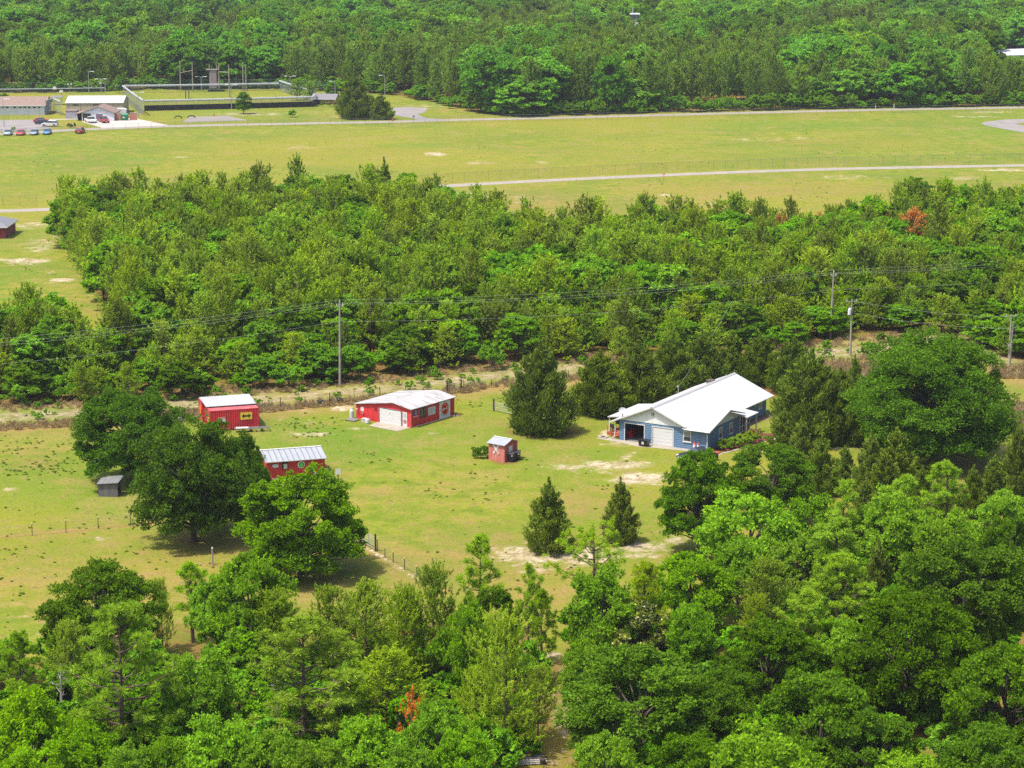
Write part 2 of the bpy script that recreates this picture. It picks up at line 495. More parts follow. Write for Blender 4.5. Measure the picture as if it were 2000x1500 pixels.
def tuft_plant(R=0.5, count=60, h=0.4, W=0.07):
    n = count; d = sph(n); d[:, 2] = np.abs(d[:, 2]) + 0.3; d = unit(d)
    pos = d * R * 0.5 * np.array([1, 1, h / R]) + rng.normal(size=(n, 3)) * R * 0.25 * np.array([1, 1, 0.1])
    pos[:, 2] = np.abs(pos[:, 2])
    return blades(pos, d, R * rng.uniform(0.5, 1.1, n), W), np.clip(rng.normal(0.5, 0.2, n), 0, 1), None, 2 * R, h

# leaf colours
LM = dict(
    oak=leaf_mat('oak_leaves', (0.030, 0.076, 0.003), (0.106, 0.225, 0.007), 0.42),
    oak2=leaf_mat('forest_oak_leaves', (0.040, 0.089, 0.003), (0.130, 0.256, 0.007), 0.45),
    mid=leaf_mat('pasture_oak_leaves', (0.062, 0.138, 0.004), (0.180, 0.350, 0.010), 0.46),
    light=leaf_mat('light_oak_leaves', (0.099, 0.207, 0.006), (0.263, 0.482, 0.016), 0.5),
    sand=leaf_mat('sand_pine_needles', (0.105, 0.177, 0.007), (0.305, 0.439, 0.024), 0.46, val=0.45),
    pale=leaf_mat('pale_pine_needles', (0.155, 0.238, 0.008), (0.340, 0.460, 0.022), 0.46),
    long=leaf_mat('longleaf_needles', (0.108, 0.205, 0.006), (0.335, 0.518, 0.026), 0.46, val=0.25),
    cedar=leaf_mat('cedar_sprays', (0.046, 0.086, 0.007), (0.169, 0.243, 0.019), 0.3, val=0.25),
    cedar2=leaf_mat('young_cedar_sprays', (0.067, 0.110, 0.010), (0.216, 0.300, 0.029), 0.35, val=0.25),
    wood=leaf_mat('young_hardwood_leaves', (0.078, 0.187, 0.005), (0.215, 0.441, 0.015), 0.48),
    magnolia=leaf_mat('magnolia_leaves', (0.020, 0.046, 0.004), (0.50, 0.54, 0.070), 0.15, rough=0.4, spec=0.3),
    red=leaf_mat('dead_orange_needles', (0.42, 0.105, 0.018), (0.70, 0.270, 0.055), 0.3),
    rust=leaf_mat('rusty_needles', (0.36, 0.120, 0.035), (0.58, 0.290, 0.090), 0.35, hue=0.02),
    hedge=leaf_mat('hedge_leaves', (0.080, 0.170, 0.005), (0.290, 0.450, 0.016), 0.4),
    weed=leaf_mat('weed_blades', (0.045, 0.100, 0.006), (0.125, 0.220, 0.012), 0.3),
    straw=leaf_mat('dry_grass_blades', (0.175, 0.120, 0.062), (0.330, 0.255, 0.140), 0.3),
    far=leaf_mat('far_hardwood_leaves', (0.064, 0.165, 0.010), (0.185, 0.415, 0.024), 0.46, hue=0.01, val=0.6),
    farpine=leaf_mat('far_pine_needles', (0.078, 0.148, 0.012), (0.220, 0.345, 0.030), 0.42, hue=0.01, val=0.5),
)
BARK = mat('bark', (0.062, 0.047, 0.038), 0.9, 0.35, 6.0, stretch=(1, 1, 0.3))
PBARK = mat('pine_bark', (0.095, 0.062, 0.046), 0.9, 0.35, 6.0, stretch=(1, 1, 0.3))

def snag(R=1.6, Ht=8.0):
    wood = MB(); wood.tube([(0, 0, -0.1), (0.1, 0, Ht * 0.5), (0.2, 0.1, Ht)], [0.13, 0.09, 0.015], 6)
    for i in range(16):
        t = rng.uniform(0.3, 0.95); az = rng.uniform(0, 6.28); ln = R * (1.15 - t) * rng.uniform(0.5, 1.2)
        p = np.array([0.2 * t, 0.1 * t, Ht * t]); d = np.array([math.cos(az), math.sin(az), 0.45])
        wood.tube([p, p + d * ln * 0.6, p + d * ln + np.array([0, 0, 0.1])], [0.04, 0.025, 0.01], 4)
        wood.tube([p + d * ln * 0.6, p + d * ln * 0.6 + np.array([d[1], -d[0], 0.4]) * ln * 0.4], [0.02, 0.008], 4)
    return wood
PROTO = {}          # kind -> list of dicts(crown mesh, trunk mesh, joined mesh, width, height)
def make(kind, gen, lm, n, wm=BARK, joined=False, tp=1.0, **kw):
    global rng
    rng = np.random.default_rng(sum(ord(c) * 31 ** (i % 5) for i, c in enumerate(kind)))
    out = []
    for i in range(n):
        q, t, w, wd, ht = gen(**kw); t = t ** tp
        wd = 2 * np.percentile(np.abs(q[:, :2]), 99.0, axis=0).mean(); ht = np.percentile(q[:, 2], 99.8)
        if joined: out.append(dict(mesh=foliage_mesh(kind, q, lm, t, w, wm), w=wd, h=ht))
        else: out.append(dict(crown=foliage_mesh('crown', q, lm, t), trunk=w.mesh('trunk', wm), w=wd, h=ht))
    PROTO[kind] = out

make('oak', oak, LM['oak'], 3, R=6.4, Ht=11.5, base=1.1, lobes=80, sub=17, leaves=50, skirt=20, lowcut=-0.72, L=0.28, W=0.15)
make('big_oak', oak, LM['oak'], 1, R=8.2, Ht=15.0, base=0.8, lobes=125, sub=19, skirt=26, leaves=58, tr=0.5, lowcut=-0.8, L=0.28, W=0.15)
make('light_oak', oak, LM['light'], 3, R=4.6, Ht=8.5, base=0.5, lobes=66, sub=13, leaves=30, open_=0.1, lowcut=-0.65, L=0.32, W=0.18, tr=0.2)
make('pasture_oak', oak, LM['mid'], 1, R=5.0, Ht=9.5, base=0.5, lobes=84, sub=16, leaves=50, skirt=20, open_=0.06, tr=0.24, lowcut=-0.78, L=0.27, W=0.145)
make('round_oak', oak, LM['oak2'], 3, R=5.2, Ht=10.5, base=1.2, lobes=68, sub=16, leaves=48, skirt=14, tr=0.25, lowcut=-0.7, L=0.27, W=0.15)
make('long_pine', long_pine, LM['long'], 3, PBARK, R=3.6, Ht=13.0, low=0.2, nb=46, tufts=4, tuft=0.46, W=0.05, nn=80)
make('thin_pine', long_pine, LM['long'], 3, PBARK, R=2.0, Ht=9.0, low=0.28, nb=30, tufts=3, tuft=0.42, W=0.05, nn=70, rag=0.3)
make('open_pine', long_pine, LM['long'], 1, PBARK, R=3.9, Ht=10.0, low=0.38, nb=22, tufts=5, tuft=0.42, W=0.05, nn=60, prof_pow=0.4, rag=0.3)
make('yellow_pine', long_pine, LM['pale'], 1, PBARK, R=2.6, Ht=8.0, low=0.1, nb=34, tufts=4, nn=64, tuft=0.44)
make('sand_pine', sand_pine, LM['sand'], 3, PBARK, R=3.0, Ht=11.0, nb=96, spray=8, nl=18, L=0.34, W=0.07, low=0.2, gap=0.06, fin=0.7)
make('pale_pine', sand_pine, LM['pale'], 1, PBARK, R=3.4, Ht=11.5, nb=110, spray=8, nl=19, L=0.36, W=0.07, low=0.06, fin=0.8)
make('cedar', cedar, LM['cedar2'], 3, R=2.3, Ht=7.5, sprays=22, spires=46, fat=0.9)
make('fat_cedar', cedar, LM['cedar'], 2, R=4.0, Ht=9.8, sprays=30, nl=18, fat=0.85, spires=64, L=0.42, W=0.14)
make('magnolia', oak, LM['magnolia'], 1, tp=2.8, R=3.6, Ht=8.0, base=0.8, lobes=44, sub=12, leaves=26, L=0.32, W=0.17)
make('dead_pine', sand_pine, LM['red'], 2, PBARK, R=1.5, Ht=6.0, nb=40, spray=4, nl=16, gap=0.35, L=0.3, W=0.07, fin=0.6)
# smaller-in-view trees of the middle and far woods: one mesh each
make('mid_pine', sand_pine, LM['sand'], 7, PBARK, True, R=2.7, Ht=10.5, nb=72, spray=5, nl=13, L=0.44, W=0.12, low=0.1, up=1.1, gap=0.08, fin=0.95)
make('mid_wood', oak, LM['wood'], 4, BARK, True, R=2.8, Ht=8.0, base=0.1, lobes=62, sub=11, leaves=22, L=0.4, W=0.22, tr=0.12)
make('mid_red', sand_pine, LM['rust'], 1, PBARK, True, R=2.6, Ht=9.0, nb=84, spray=4, nl=9, gap=0.25, low=0.3, L=0.44, W=0.12, fin=0.9)
make('shrub', oak, LM['wood'], 2, BARK, True, R=1.6, Ht=2.6, base=0.1, lobes=18, sub=10, leaves=20, L=0.3, W=0.17, tr=0.05)
make('far_pine', sand_pine, LM['farpine'], 4, PBARK, True, R=3.6, Ht=17.0, nb=84, spray=4, nl=11, L=0.8, W=0.26, low=0.2, fin=1.5)
make('far_wood', oak, LM['far'], 4, BARK, True, R=5.4, Ht=13.0, base=1.0, lobes=74, sub=11, leaves=18, L=0.6, W=0.36, tr=0.2)
make('bush', oak, LM['hedge'], 1, BARK, True, R=0.9, Ht=1.3, base=0.0, lobes=30, sub=10, leaves=16, L=0.13, W=0.08, tr=0.03)
make('weed', tuft_plant, LM['weed'], 3, None, True)
make('dry_tuft', tuft_plant, LM['straw'], 2, None, True, R=0.45, count=40, h=0.7, W=0.05)

GROUP_OF = {}
def tree(kind, x, y, ht, wd, label, cat='tree', name=None, group=None, var=None, rot=None):
    P = PROTO[kind]; p = P[rng.integers(len(P)) if var is None else var % len(P)]
    r = rng.uniform(0, 2 * PI) if rot is None else rot
    s = (wd / p['w'], wd / p['w'], ht / p['h'])
    nm = name or (kind + '_tree' if not kind.endswith(('pine', 'oak', 'cedar')) else kind)
    if 'mesh' in p:
        o = link(nm, p['mesh']); o.location = (x, y, 0); o.rotation_euler = (0, 0, r); o.scale = s
        return tag(o, label, cat, group)
    t = thing(nm, label, cat, (x, y, 0), r, group); t.scale = s
    link('crown', p['crown'], t); link('trunk', p['trunk'], t)
    return t

def ptree(kind, u, vtop, vbase, wpx, label, **kw):
    """a tree given by where its foot and its top show"""
    x, y = G(u, vbase)
    return tree(kind, x, y, max(0.8, height_at(u, vbase, vtop)), wpx * mpp(vbase) * kw.pop('wk', 1.0), label, **kw)

# ------------------------------------------------------------------ masses nobody would count: one object each
def scatter(name, kinds, pts, rots, scales, idx, label, cat=None):
    """kinds: prototype meshes; one geometry-node object that stands one of them on each point"""
    col = bpy.data.collections.new(name + '_kinds')
    for i, me in enumerate(kinds):
        o = bpy.data.objects.new('kind_%02d' % i, me); col.objects.link(o)
    me = bpy.data.meshes.new(name); me.from_pydata([tuple(p) for p in pts], [], [])
    n = len(pts)
    a = me.attributes.new('rot', 'FLOAT_VECTOR', 'POINT'); rr = np.zeros((n, 3)); rr[:, 2] = rots; a.data.foreach_set('vector', rr.ravel().astype(np.float32))
    a = me.attributes.new('scl', 'FLOAT_VECTOR', 'POINT'); a.data.foreach_set('vector', np.asarray(scales).ravel().astype(np.float32))
    a = me.attributes.new('idx', 'INT', 'POINT'); a.data.foreach_set('value', np.asarray(idx).astype(np.int32))
    ob = link(name, me); tag(ob, label, cat, None, 'stuff')
    ng = bpy.data.node_groups.new(name, 'GeometryNodeTree')
    ng.interface.new_socket('Geometry', in_out='INPUT', socket_type='NodeSocketGeometry')
    ng.interface.new_socket('Geometry', in_out='OUTPUT', socket_type='NodeSocketGeometry')
    N = ng.nodes.new; gi = N('NodeGroupInput'); go = N('NodeGroupOutput'); ip = N('GeometryNodeInstanceOnPoints'); ci = N('GeometryNodeCollectionInfo')
    ci.inputs['Collection'].default_value = col; ci.inputs['Separate Children'].default_value = True; ci.inputs['Reset Children'].default_value = True
    def na(nm, t):
        k = N('GeometryNodeInputNamedAttribute'); k.data_type = t; k.inputs['Name'].default_value = nm; return k.outputs['Attribute']
    Lk = ng.links.new
    Lk(gi.outputs[0], ip.inputs['Points']); Lk(ci.outputs[0], ip.inputs['Instance']); ip.inputs['Pick Instance'].default_value = True
    Lk(na('idx', 'INT'), ip.inputs['Instance Index']); Lk(na('rot', 'FLOAT_VECTOR'), ip.inputs['Rotation']); Lk(na('scl', 'FLOAT_VECTOR'), ip.inputs['Scale'])
    Lk(ip.outputs[0], go.inputs[0])
    md = ob.modifiers.new('scatter', 'NODES'); md.node_group = ng
    return ob

def in_poly(px, py, poly):
    poly = np.asarray(poly, float); inside = np.zeros(len(px), bool); j = len(poly) - 1
    for i in range(len(poly)):
        xi, yi = poly[i]; xj, yj = poly[j]
        c = ((yi > py) != (yj > py)) & (px < (xj - xi) * (py - yi) / (yj - yi + 1e-9) + xi)
        inside ^= c; j = i
    return inside

def spread(poly_world, step, jit=0.42):
    """jittered hexagonal spots within a polygon of ground points"""
    P = np.array(poly_world); x0, y0 = P.min(0); x1, y1 = P.max(0)
    xs = np.arange(x0, x1, step); ys = np.arange(y0, y1, step * 0.866)
    X, Y = np.meshgrid(xs, ys); X = X + (np.arange(len(ys)) % 2 * step / 2)[:, None]
    X = (X + rng.uniform(-jit, jit, X.shape) * step).ravel(); Y = (Y + rng.uniform(-jit, jit, Y.shape) * step).ravel()
    k = in_poly(X, Y, P)
    return X[k], Y[k]

# stands are mixed: some trees of a kind are paler, some darker
def recolour(kind, pairs):
    for i, k in pairs:
        if k not in LM: continue
        PROTO[kind][i]['mesh'].materials[0] = LM[k]
def variant(kind, new, k):
    out = []
    for p in PROTO[kind]:
        me = p['mesh'].copy(); me.materials[0] = LM[k]; out.append(dict(mesh=me, w=p['w'], h=p['h']))
    PROTO[new] = out
recolour('mid_pine', ((1, 'long'), (4, 'pale'), (6, 'cedar2')))
recolour('mid_wood', ((0, 'light'), (3, 'oak2')))
variant('far_wood', 'far_light', 'light'); variant('far_wood', 'far_dark', 'oak2'); variant('far_pine', 'far_darkpine', 'cedar')
# ------------------------------------------------------------------ world, light, camera
w = bpy.data.worlds.new('World'); sc.world = w; w.use_nodes = True
wn = w.node_tree; wn.nodes.clear()
SUN_EL, SUN_AZ = math.radians(66), math.radians(240)
sky = wn.nodes.new('ShaderNodeTexSky'); sky.sky_type = 'NISHITA'; sky.sun_disc = False
sky.sun_elevation = SUN_EL; sky.sun_rotation = SUN_AZ; sky.air_density = 1.0; sky.dust_density = 4.0
bg = wn.nodes.new('ShaderNodeBackground'); bg.inputs['Strength'].default_value = 0.15
wo = wn.nodes.new('ShaderNodeOutputWorld')
wn.links.new(sky.outputs[0], bg.inputs[0]); wn.links.new(bg.outputs[0], wo.inputs[0])
sl = bpy.data.lights.new('sun', 'SUN'); sl.energy = 3.8; sl.angle = math.radians(0.6); sl.color = (1.0, 0.955, 0.88)
so = bpy.data.objects.new('sun', sl); C.objects.link(so)
sv = Vector((math.cos(SUN_EL) * math.sin(SUN_AZ), math.cos(SUN_EL) * math.cos(SUN_AZ), math.sin(SUN_EL)))
so.rotation_euler = (-sv).to_track_quat('-Z', 'Y').to_euler(); so.location = (0, 200, 150)

cam = bpy.data.cameras.new('camera'); co = bpy.data.objects.new('camera', cam); C.objects.link(co)
cam.sensor_fit = 'HORIZONTAL'; cam.sensor_width = 36.0; cam.lens = 36.0 * F / 2000
cam.clip_start = 1.0; cam.clip_end = 20000
co.location = (0, 0, H); co.rotation_euler = (PI / 2 - PIT, 0, 0)
sc.camera = co
sc.view_settings.view_transform = 'Standard'; sc.view_settings.look = 'None'
sc.view_settings.exposure = 0.95; sc.view_settings.gamma = 1.0
sc.cycles.max_bounces = 7; sc.cycles.diffuse_bounces = 6; sc.cycles.glossy_bounces = 2; sc.cycles.transmission_bounces = 3
sc.cycles.transparent_max_bounces = 10; sc.cycles.volume_bounces = 0
sc.cycles.caustics_reflective = False; sc.cycles.caustics_refractive = False
sc.cycles.use_denoising = False
sc.render.filter_size = 1.2 if hasattr(sc.render, 'filter_size') else 1.5

# ------------------------------------------------------------------ the ground: one sheet to the horizon, bare sand, dry and lush places where they lie
ys = np.concatenate([np.arange(60, 130, 5.0), np.arange(130, 300, 0.75), np.arange(300, 420, 1.5), np.arange(420, 760, 3.0), np.arange(760, 1500, 20.0), np.array([1600, 1900, 2400, 3200, 4500, 7000, 12000.])])
nx = 330
tx = np.linspace(-1, 1, nx); tx = np.sign(tx) * (np.abs(tx) * 0.75 + 0.25 * np.abs(tx) ** 3)
GX = tx[None, :] * (ys[:, None] * 0.34 + 25); GY = np.repeat(ys[:, None], nx, 1)
vx, vy = GX.ravel(), GY.ravel()
PU, PV = project(vx, vy)
PV = np.clip(PV, -200, 3000)

def ell(cx, cy, rx, ry, w=1.0, rot=0.0):
    dx, dy = PU - cx, PV - cy
    if rot: c_, s_ = math.cos(rot), math.sin(rot); dx, dy = dx * c_ + dy * s_, -dx * s_ + dy * c_
    return w * np.exp(-((dx / rx) ** 2 + (dy / ry) ** 2) ** 1.5 * 0.7)

def band(line, hw, w=1.0, off=0.0):
    """along a line of pixels, half width hw (pixels down the picture)"""
    l = np.array(line, float); c_ = np.interp(PU, l[:, 0], l[:, 1], left=-999, right=-999) + off
    h = np.interp(PU, l[:, 0], l[:, 2]) * hw if l.shape[1] > 2 else hw
    return w * np.exp(-(np.abs(PV - c_) / h) ** 3)

def seg_(u0, v0, u1, v1, r, w=1.0):
    dx, dy = u1 - u0, v1 - v0; t = np.clip(((PU - u0) * dx + (PV - v0) * dy) / (dx * dx + dy * dy), 0, 1)
    d = np.hypot(PU - u0 - t * dx, (PV - v0 - t * dy) * 1.3)
    return w * np.exp(-(d / r) ** 2.5)

def most(*a): return np.maximum.reduce(a)

TRACK = [(-900, 905), (-300, 850), (0, 815), (170, 806), (340, 790), (540, 778), (660, 766), (780, 757), (900, 742), (1000, 728), (1130, 718), (1300, 712), (1500, 702), (1620, 690), (1720, 681), (1830, 662), (1900, 672), (1960, 712), (2060, 740), (2900, 780)]
track = most(0.74 * band(TRACK, 12), 0.5 * band(TRACK, 24, 1, -5))
sand = most(0.5 * band([(-900, 905), (-300, 850), (0, 815), (120, 808), (175, 806)], 10), 0.55 * band([(1600, 690), (1720, 681), (1830, 662)], 10),
    ell(1110, 912, 65, 7, .62), ell(1200, 908, 80, 9, .85), ell(1255, 935, 70, 13, .95), ell(1160, 925, 60, 8, .5), ell(1225, 893, 32, 6, .55, -0.4), ell(1092, 950, 12, 14, .5),
    ell(1040, 1085, 80, 24, .85), ell(1150, 1088, 95, 22, .75), ell(1255, 1070, 60, 20, .75), ell(1310, 1050, 50, 16, .5), ell(1050, 1110, 60, 10, .5),
    ell(668, 798, 24, 6, 1.0), ell(560, 803, 60, 5, .45), ell(610, 848, 62, 5, .62), ell(585, 822, 40, 10, .42), ell(700, 838, 26, 4, .55), ell(850, 846, 14, 3, .7),
    seg_(700, 1060, 815, 1130, 5, .9), ell(725, 1050, 30, 10, .5), ell(655, 1110, 30, 16, .5),
    ell(195, 1052, 22, 5, .8), ell(20, 955, 20, 5, .55), ell(40, 1110, 60, 8, .3), ell(20, 1200, 40, 30, .4), ell(90, 1240, 60, 30, .35),
    ell(50, 510, 52, 6, .95), ell(80, 480, 35, 18, .6), ell(120, 465, 25, 12, .6), ell(70, 440, 60, 8, .6), ell(120, 547, 28, 5, .9), ell(100, 533, 20, 4, .5), ell(180, 570, 14, 14, .4),
    ell(850, 301, 26, 4, .9), ell(935, 318, 30, 4, .6), ell(1055, 317, 22, 3, .55), ell(580, 288, 30, 5, .5), ell(355, 307, 20, 3, .6), ell(1470, 273, 60, 3, .55), ell(1560, 270, 40, 3, .5), ell(90, 325, 40, 2, .4),
    ell(920, 382, 60, 7, .75), ell(1010, 390, 60, 12, .4), ell(1190, 346, 60, 4, .4), ell(1650, 346, 70, 5, .55), ell(1880, 348, 40, 4, .6), ell(1300, 382, 14, 3, .9), ell(1400, 395, 80, 6, .4),
    ell(1960, 332, 50, 3, .9), ell(490, 223, 90, 4, .6), ell(700, 228, 60, 4, .5), ell(1930, 219, 60, 3, .6), ell(1900, 228, 50, 2, .7), ell(830, 207, 60, 5, .5),
    ell(1965, 890, 40, 30, .4), ell(1925, 870, 30, 10, .6), ell(1570, 880, 20, 5, .4), ell(1620, 875, 60, 8, .5), ell(1690, 1095, 40, 30, .7), ell(1580, 1060, 30, 15, .5),
    ell(1078, 1278, 24, 6, 1.0), ell(1100, 1400, 28, 60, .55), ell(1090, 1480, 40, 30, .5), ell(1105, 1330, 20, 30, .5), ell(1480, 1190, 20, 10, .5),
    ell(1130, 1450, 60, 8, .4), ell(1215, 866, 60, 6, .75), ell(1490, 880, 40, 9, .6), ell(1180, 850, 14, 10, .8), ell(1150, 803, 30, 5, .5))
dry = most(ell(300, 1130, 420, 80, .55), ell(950, 1110, 300, 90, .55), ell(830, 960, 130, 30, .4), ell(60, 880, 90, 16, .5), band(TRACK, 9, 1, 24), band(TRACK, 6, .6, 36), band(TRACK, 9, .6, -22),
    ell(1120, 985, 110, 40, .55), ell(1000, 1150, 160, 60, .6), ell(860, 1000, 120, 50, .35), ell(330, 1100, 120, 26, .5), ell(430, 1060, 110, 40, .65), ell(60, 905, 70, 18, .5), ell(100, 1180, 120, 50, .5), ell(640, 1150, 120, 60, .5),
    ell(760, 960, 100, 20, .45), ell(930, 825, 80, 14, .5), ell(800, 1080, 90, 40, .35), ell(1250, 960, 100, 25, .35), ell(640, 930, 60, 12, .4), seg_(-200, 1068, 300, 1022, 7, .9), seg_(700, 1062, 830, 1140, 10, .8),
    ell(1000, 400, 220, 30, .65), ell(1500, 370, 400, 20, .5), ell(1880, 370, 200, 20, .5), ell(1280, 410, 200, 40, .5), ell(900, 300, 300, 10, .3), ell(1560, 275, 150, 8, .4), ell(400, 345, 300, 14, .3),
    ell(1720, 735, 110, 26, .8), ell(1960, 800, 60, 40, .9), ell(1950, 760, 60, 20, .5), ell(1890, 900, 120, 40, .7), ell(660, 226, 80, 6, .5), ell(1000, 215, 400, 6, .5), ell(100, 560, 90, 60, .35), ell(160, 590, 60, 40, .45))
lush = most(ell(680, 865, 420, 55, .62), ell(120, 960, 260, 55, .62), ell(1080, 900, 200, 40, .6), ell(240, 985, 150, 30, .8), ell(330, 955, 90, 35, .8), ell(140, 920, 120, 25, .4), ell(700, 880, 150, 30, .6), ell(600, 870, 150, 20, .6), ell(1000, 880, 120, 40, .5), ell(1060, 905, 60, 10, .6), ell(1000, 790, 110, 25, .5), ell(1180, 885, 60, 14, .7), ell(1290, 900, 40, 10, .6), ell(1250, 1000, 90, 20, .5), ell(1150, 945, 70, 10, .6),
    ell(270, 311, 60, 5, .95), ell(60, 305, 90, 6, .6), ell(810, 285, 80, 5, .8), ell(900, 258, 160, 8, .5), ell(1500, 245, 300, 12, .6), ell(1950, 250, 120, 30, .7), ell(1000, 250, 200, 8, .45), ell(1500, 290, 80, 5, .7), ell(1720, 300, 300, 12, .4), ell(380, 215, 150, 15, .7), ell(560, 225, 150, 12, .4),
    ell(60, 465, 90, 25, .5), ell(30, 532, 60, 4, .9), ell(10, 583, 40, 5, .9), ell(1960, 770, 40, 20, .6), ell(1650, 702, 60, 5, .5), ell(1490, 830, 40, 30, .5))
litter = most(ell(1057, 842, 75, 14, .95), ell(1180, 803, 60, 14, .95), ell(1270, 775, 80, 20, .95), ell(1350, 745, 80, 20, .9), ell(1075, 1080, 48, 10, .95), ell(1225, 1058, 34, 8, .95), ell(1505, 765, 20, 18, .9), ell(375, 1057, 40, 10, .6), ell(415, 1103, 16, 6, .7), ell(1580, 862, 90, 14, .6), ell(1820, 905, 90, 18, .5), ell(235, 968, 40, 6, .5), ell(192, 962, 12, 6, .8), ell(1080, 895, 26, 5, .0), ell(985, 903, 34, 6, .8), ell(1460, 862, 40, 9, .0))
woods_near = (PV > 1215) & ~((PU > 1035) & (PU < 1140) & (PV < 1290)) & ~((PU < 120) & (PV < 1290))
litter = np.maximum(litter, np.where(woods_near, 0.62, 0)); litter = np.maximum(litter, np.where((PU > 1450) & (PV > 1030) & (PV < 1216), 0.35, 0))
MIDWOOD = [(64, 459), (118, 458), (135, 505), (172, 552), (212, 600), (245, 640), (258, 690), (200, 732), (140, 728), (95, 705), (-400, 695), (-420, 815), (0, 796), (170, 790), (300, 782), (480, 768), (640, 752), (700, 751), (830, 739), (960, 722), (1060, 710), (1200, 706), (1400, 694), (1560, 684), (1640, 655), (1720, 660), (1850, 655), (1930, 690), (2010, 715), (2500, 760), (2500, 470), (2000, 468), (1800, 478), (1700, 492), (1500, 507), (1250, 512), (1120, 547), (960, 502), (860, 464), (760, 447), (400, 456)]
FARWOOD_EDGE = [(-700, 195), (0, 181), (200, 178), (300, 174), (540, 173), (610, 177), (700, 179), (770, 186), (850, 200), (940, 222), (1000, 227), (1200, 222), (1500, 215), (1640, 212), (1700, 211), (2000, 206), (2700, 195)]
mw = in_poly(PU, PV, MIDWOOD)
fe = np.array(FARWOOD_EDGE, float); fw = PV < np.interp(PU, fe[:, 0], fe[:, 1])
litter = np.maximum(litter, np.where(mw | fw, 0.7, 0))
sand = np.where(mw | fw, sand * 0.6, sand)

me = bpy.data.meshes.new('ground')
nyy = len(ys)
me.vertices.add(nx * nyy)
GZ = np.zeros_like(vx)
me.vertices.foreach_set('co', np.stack([vx, vy, GZ], 1).astype(np.float32).ravel())
ii = (np.arange(nyy - 1)[:, None] * nx + np.arange(nx - 1)[None, :]).ravel()
lp = np.stack([ii, ii + 1, ii + nx + 1, ii + nx], 1).astype(np.int32)
me.loops.add(lp.size); me.loops.foreach_set('vertex_index', lp.ravel())
me.polygons.add(len(lp)); me.polygons.foreach_set('loop_start', (np.arange(len(lp)) * 4).astype(np.int32))
for nm, arr in (('sand', sand), ('dry', dry), ('lush', lush), ('litter', litter), ('track', track)):
    a = me.attributes.new(nm, 'FLOAT', 'POINT'); a.data.foreach_set('value', np.clip(arr, 0, 1).astype(np.float32))
me.update(calc_edges=True)

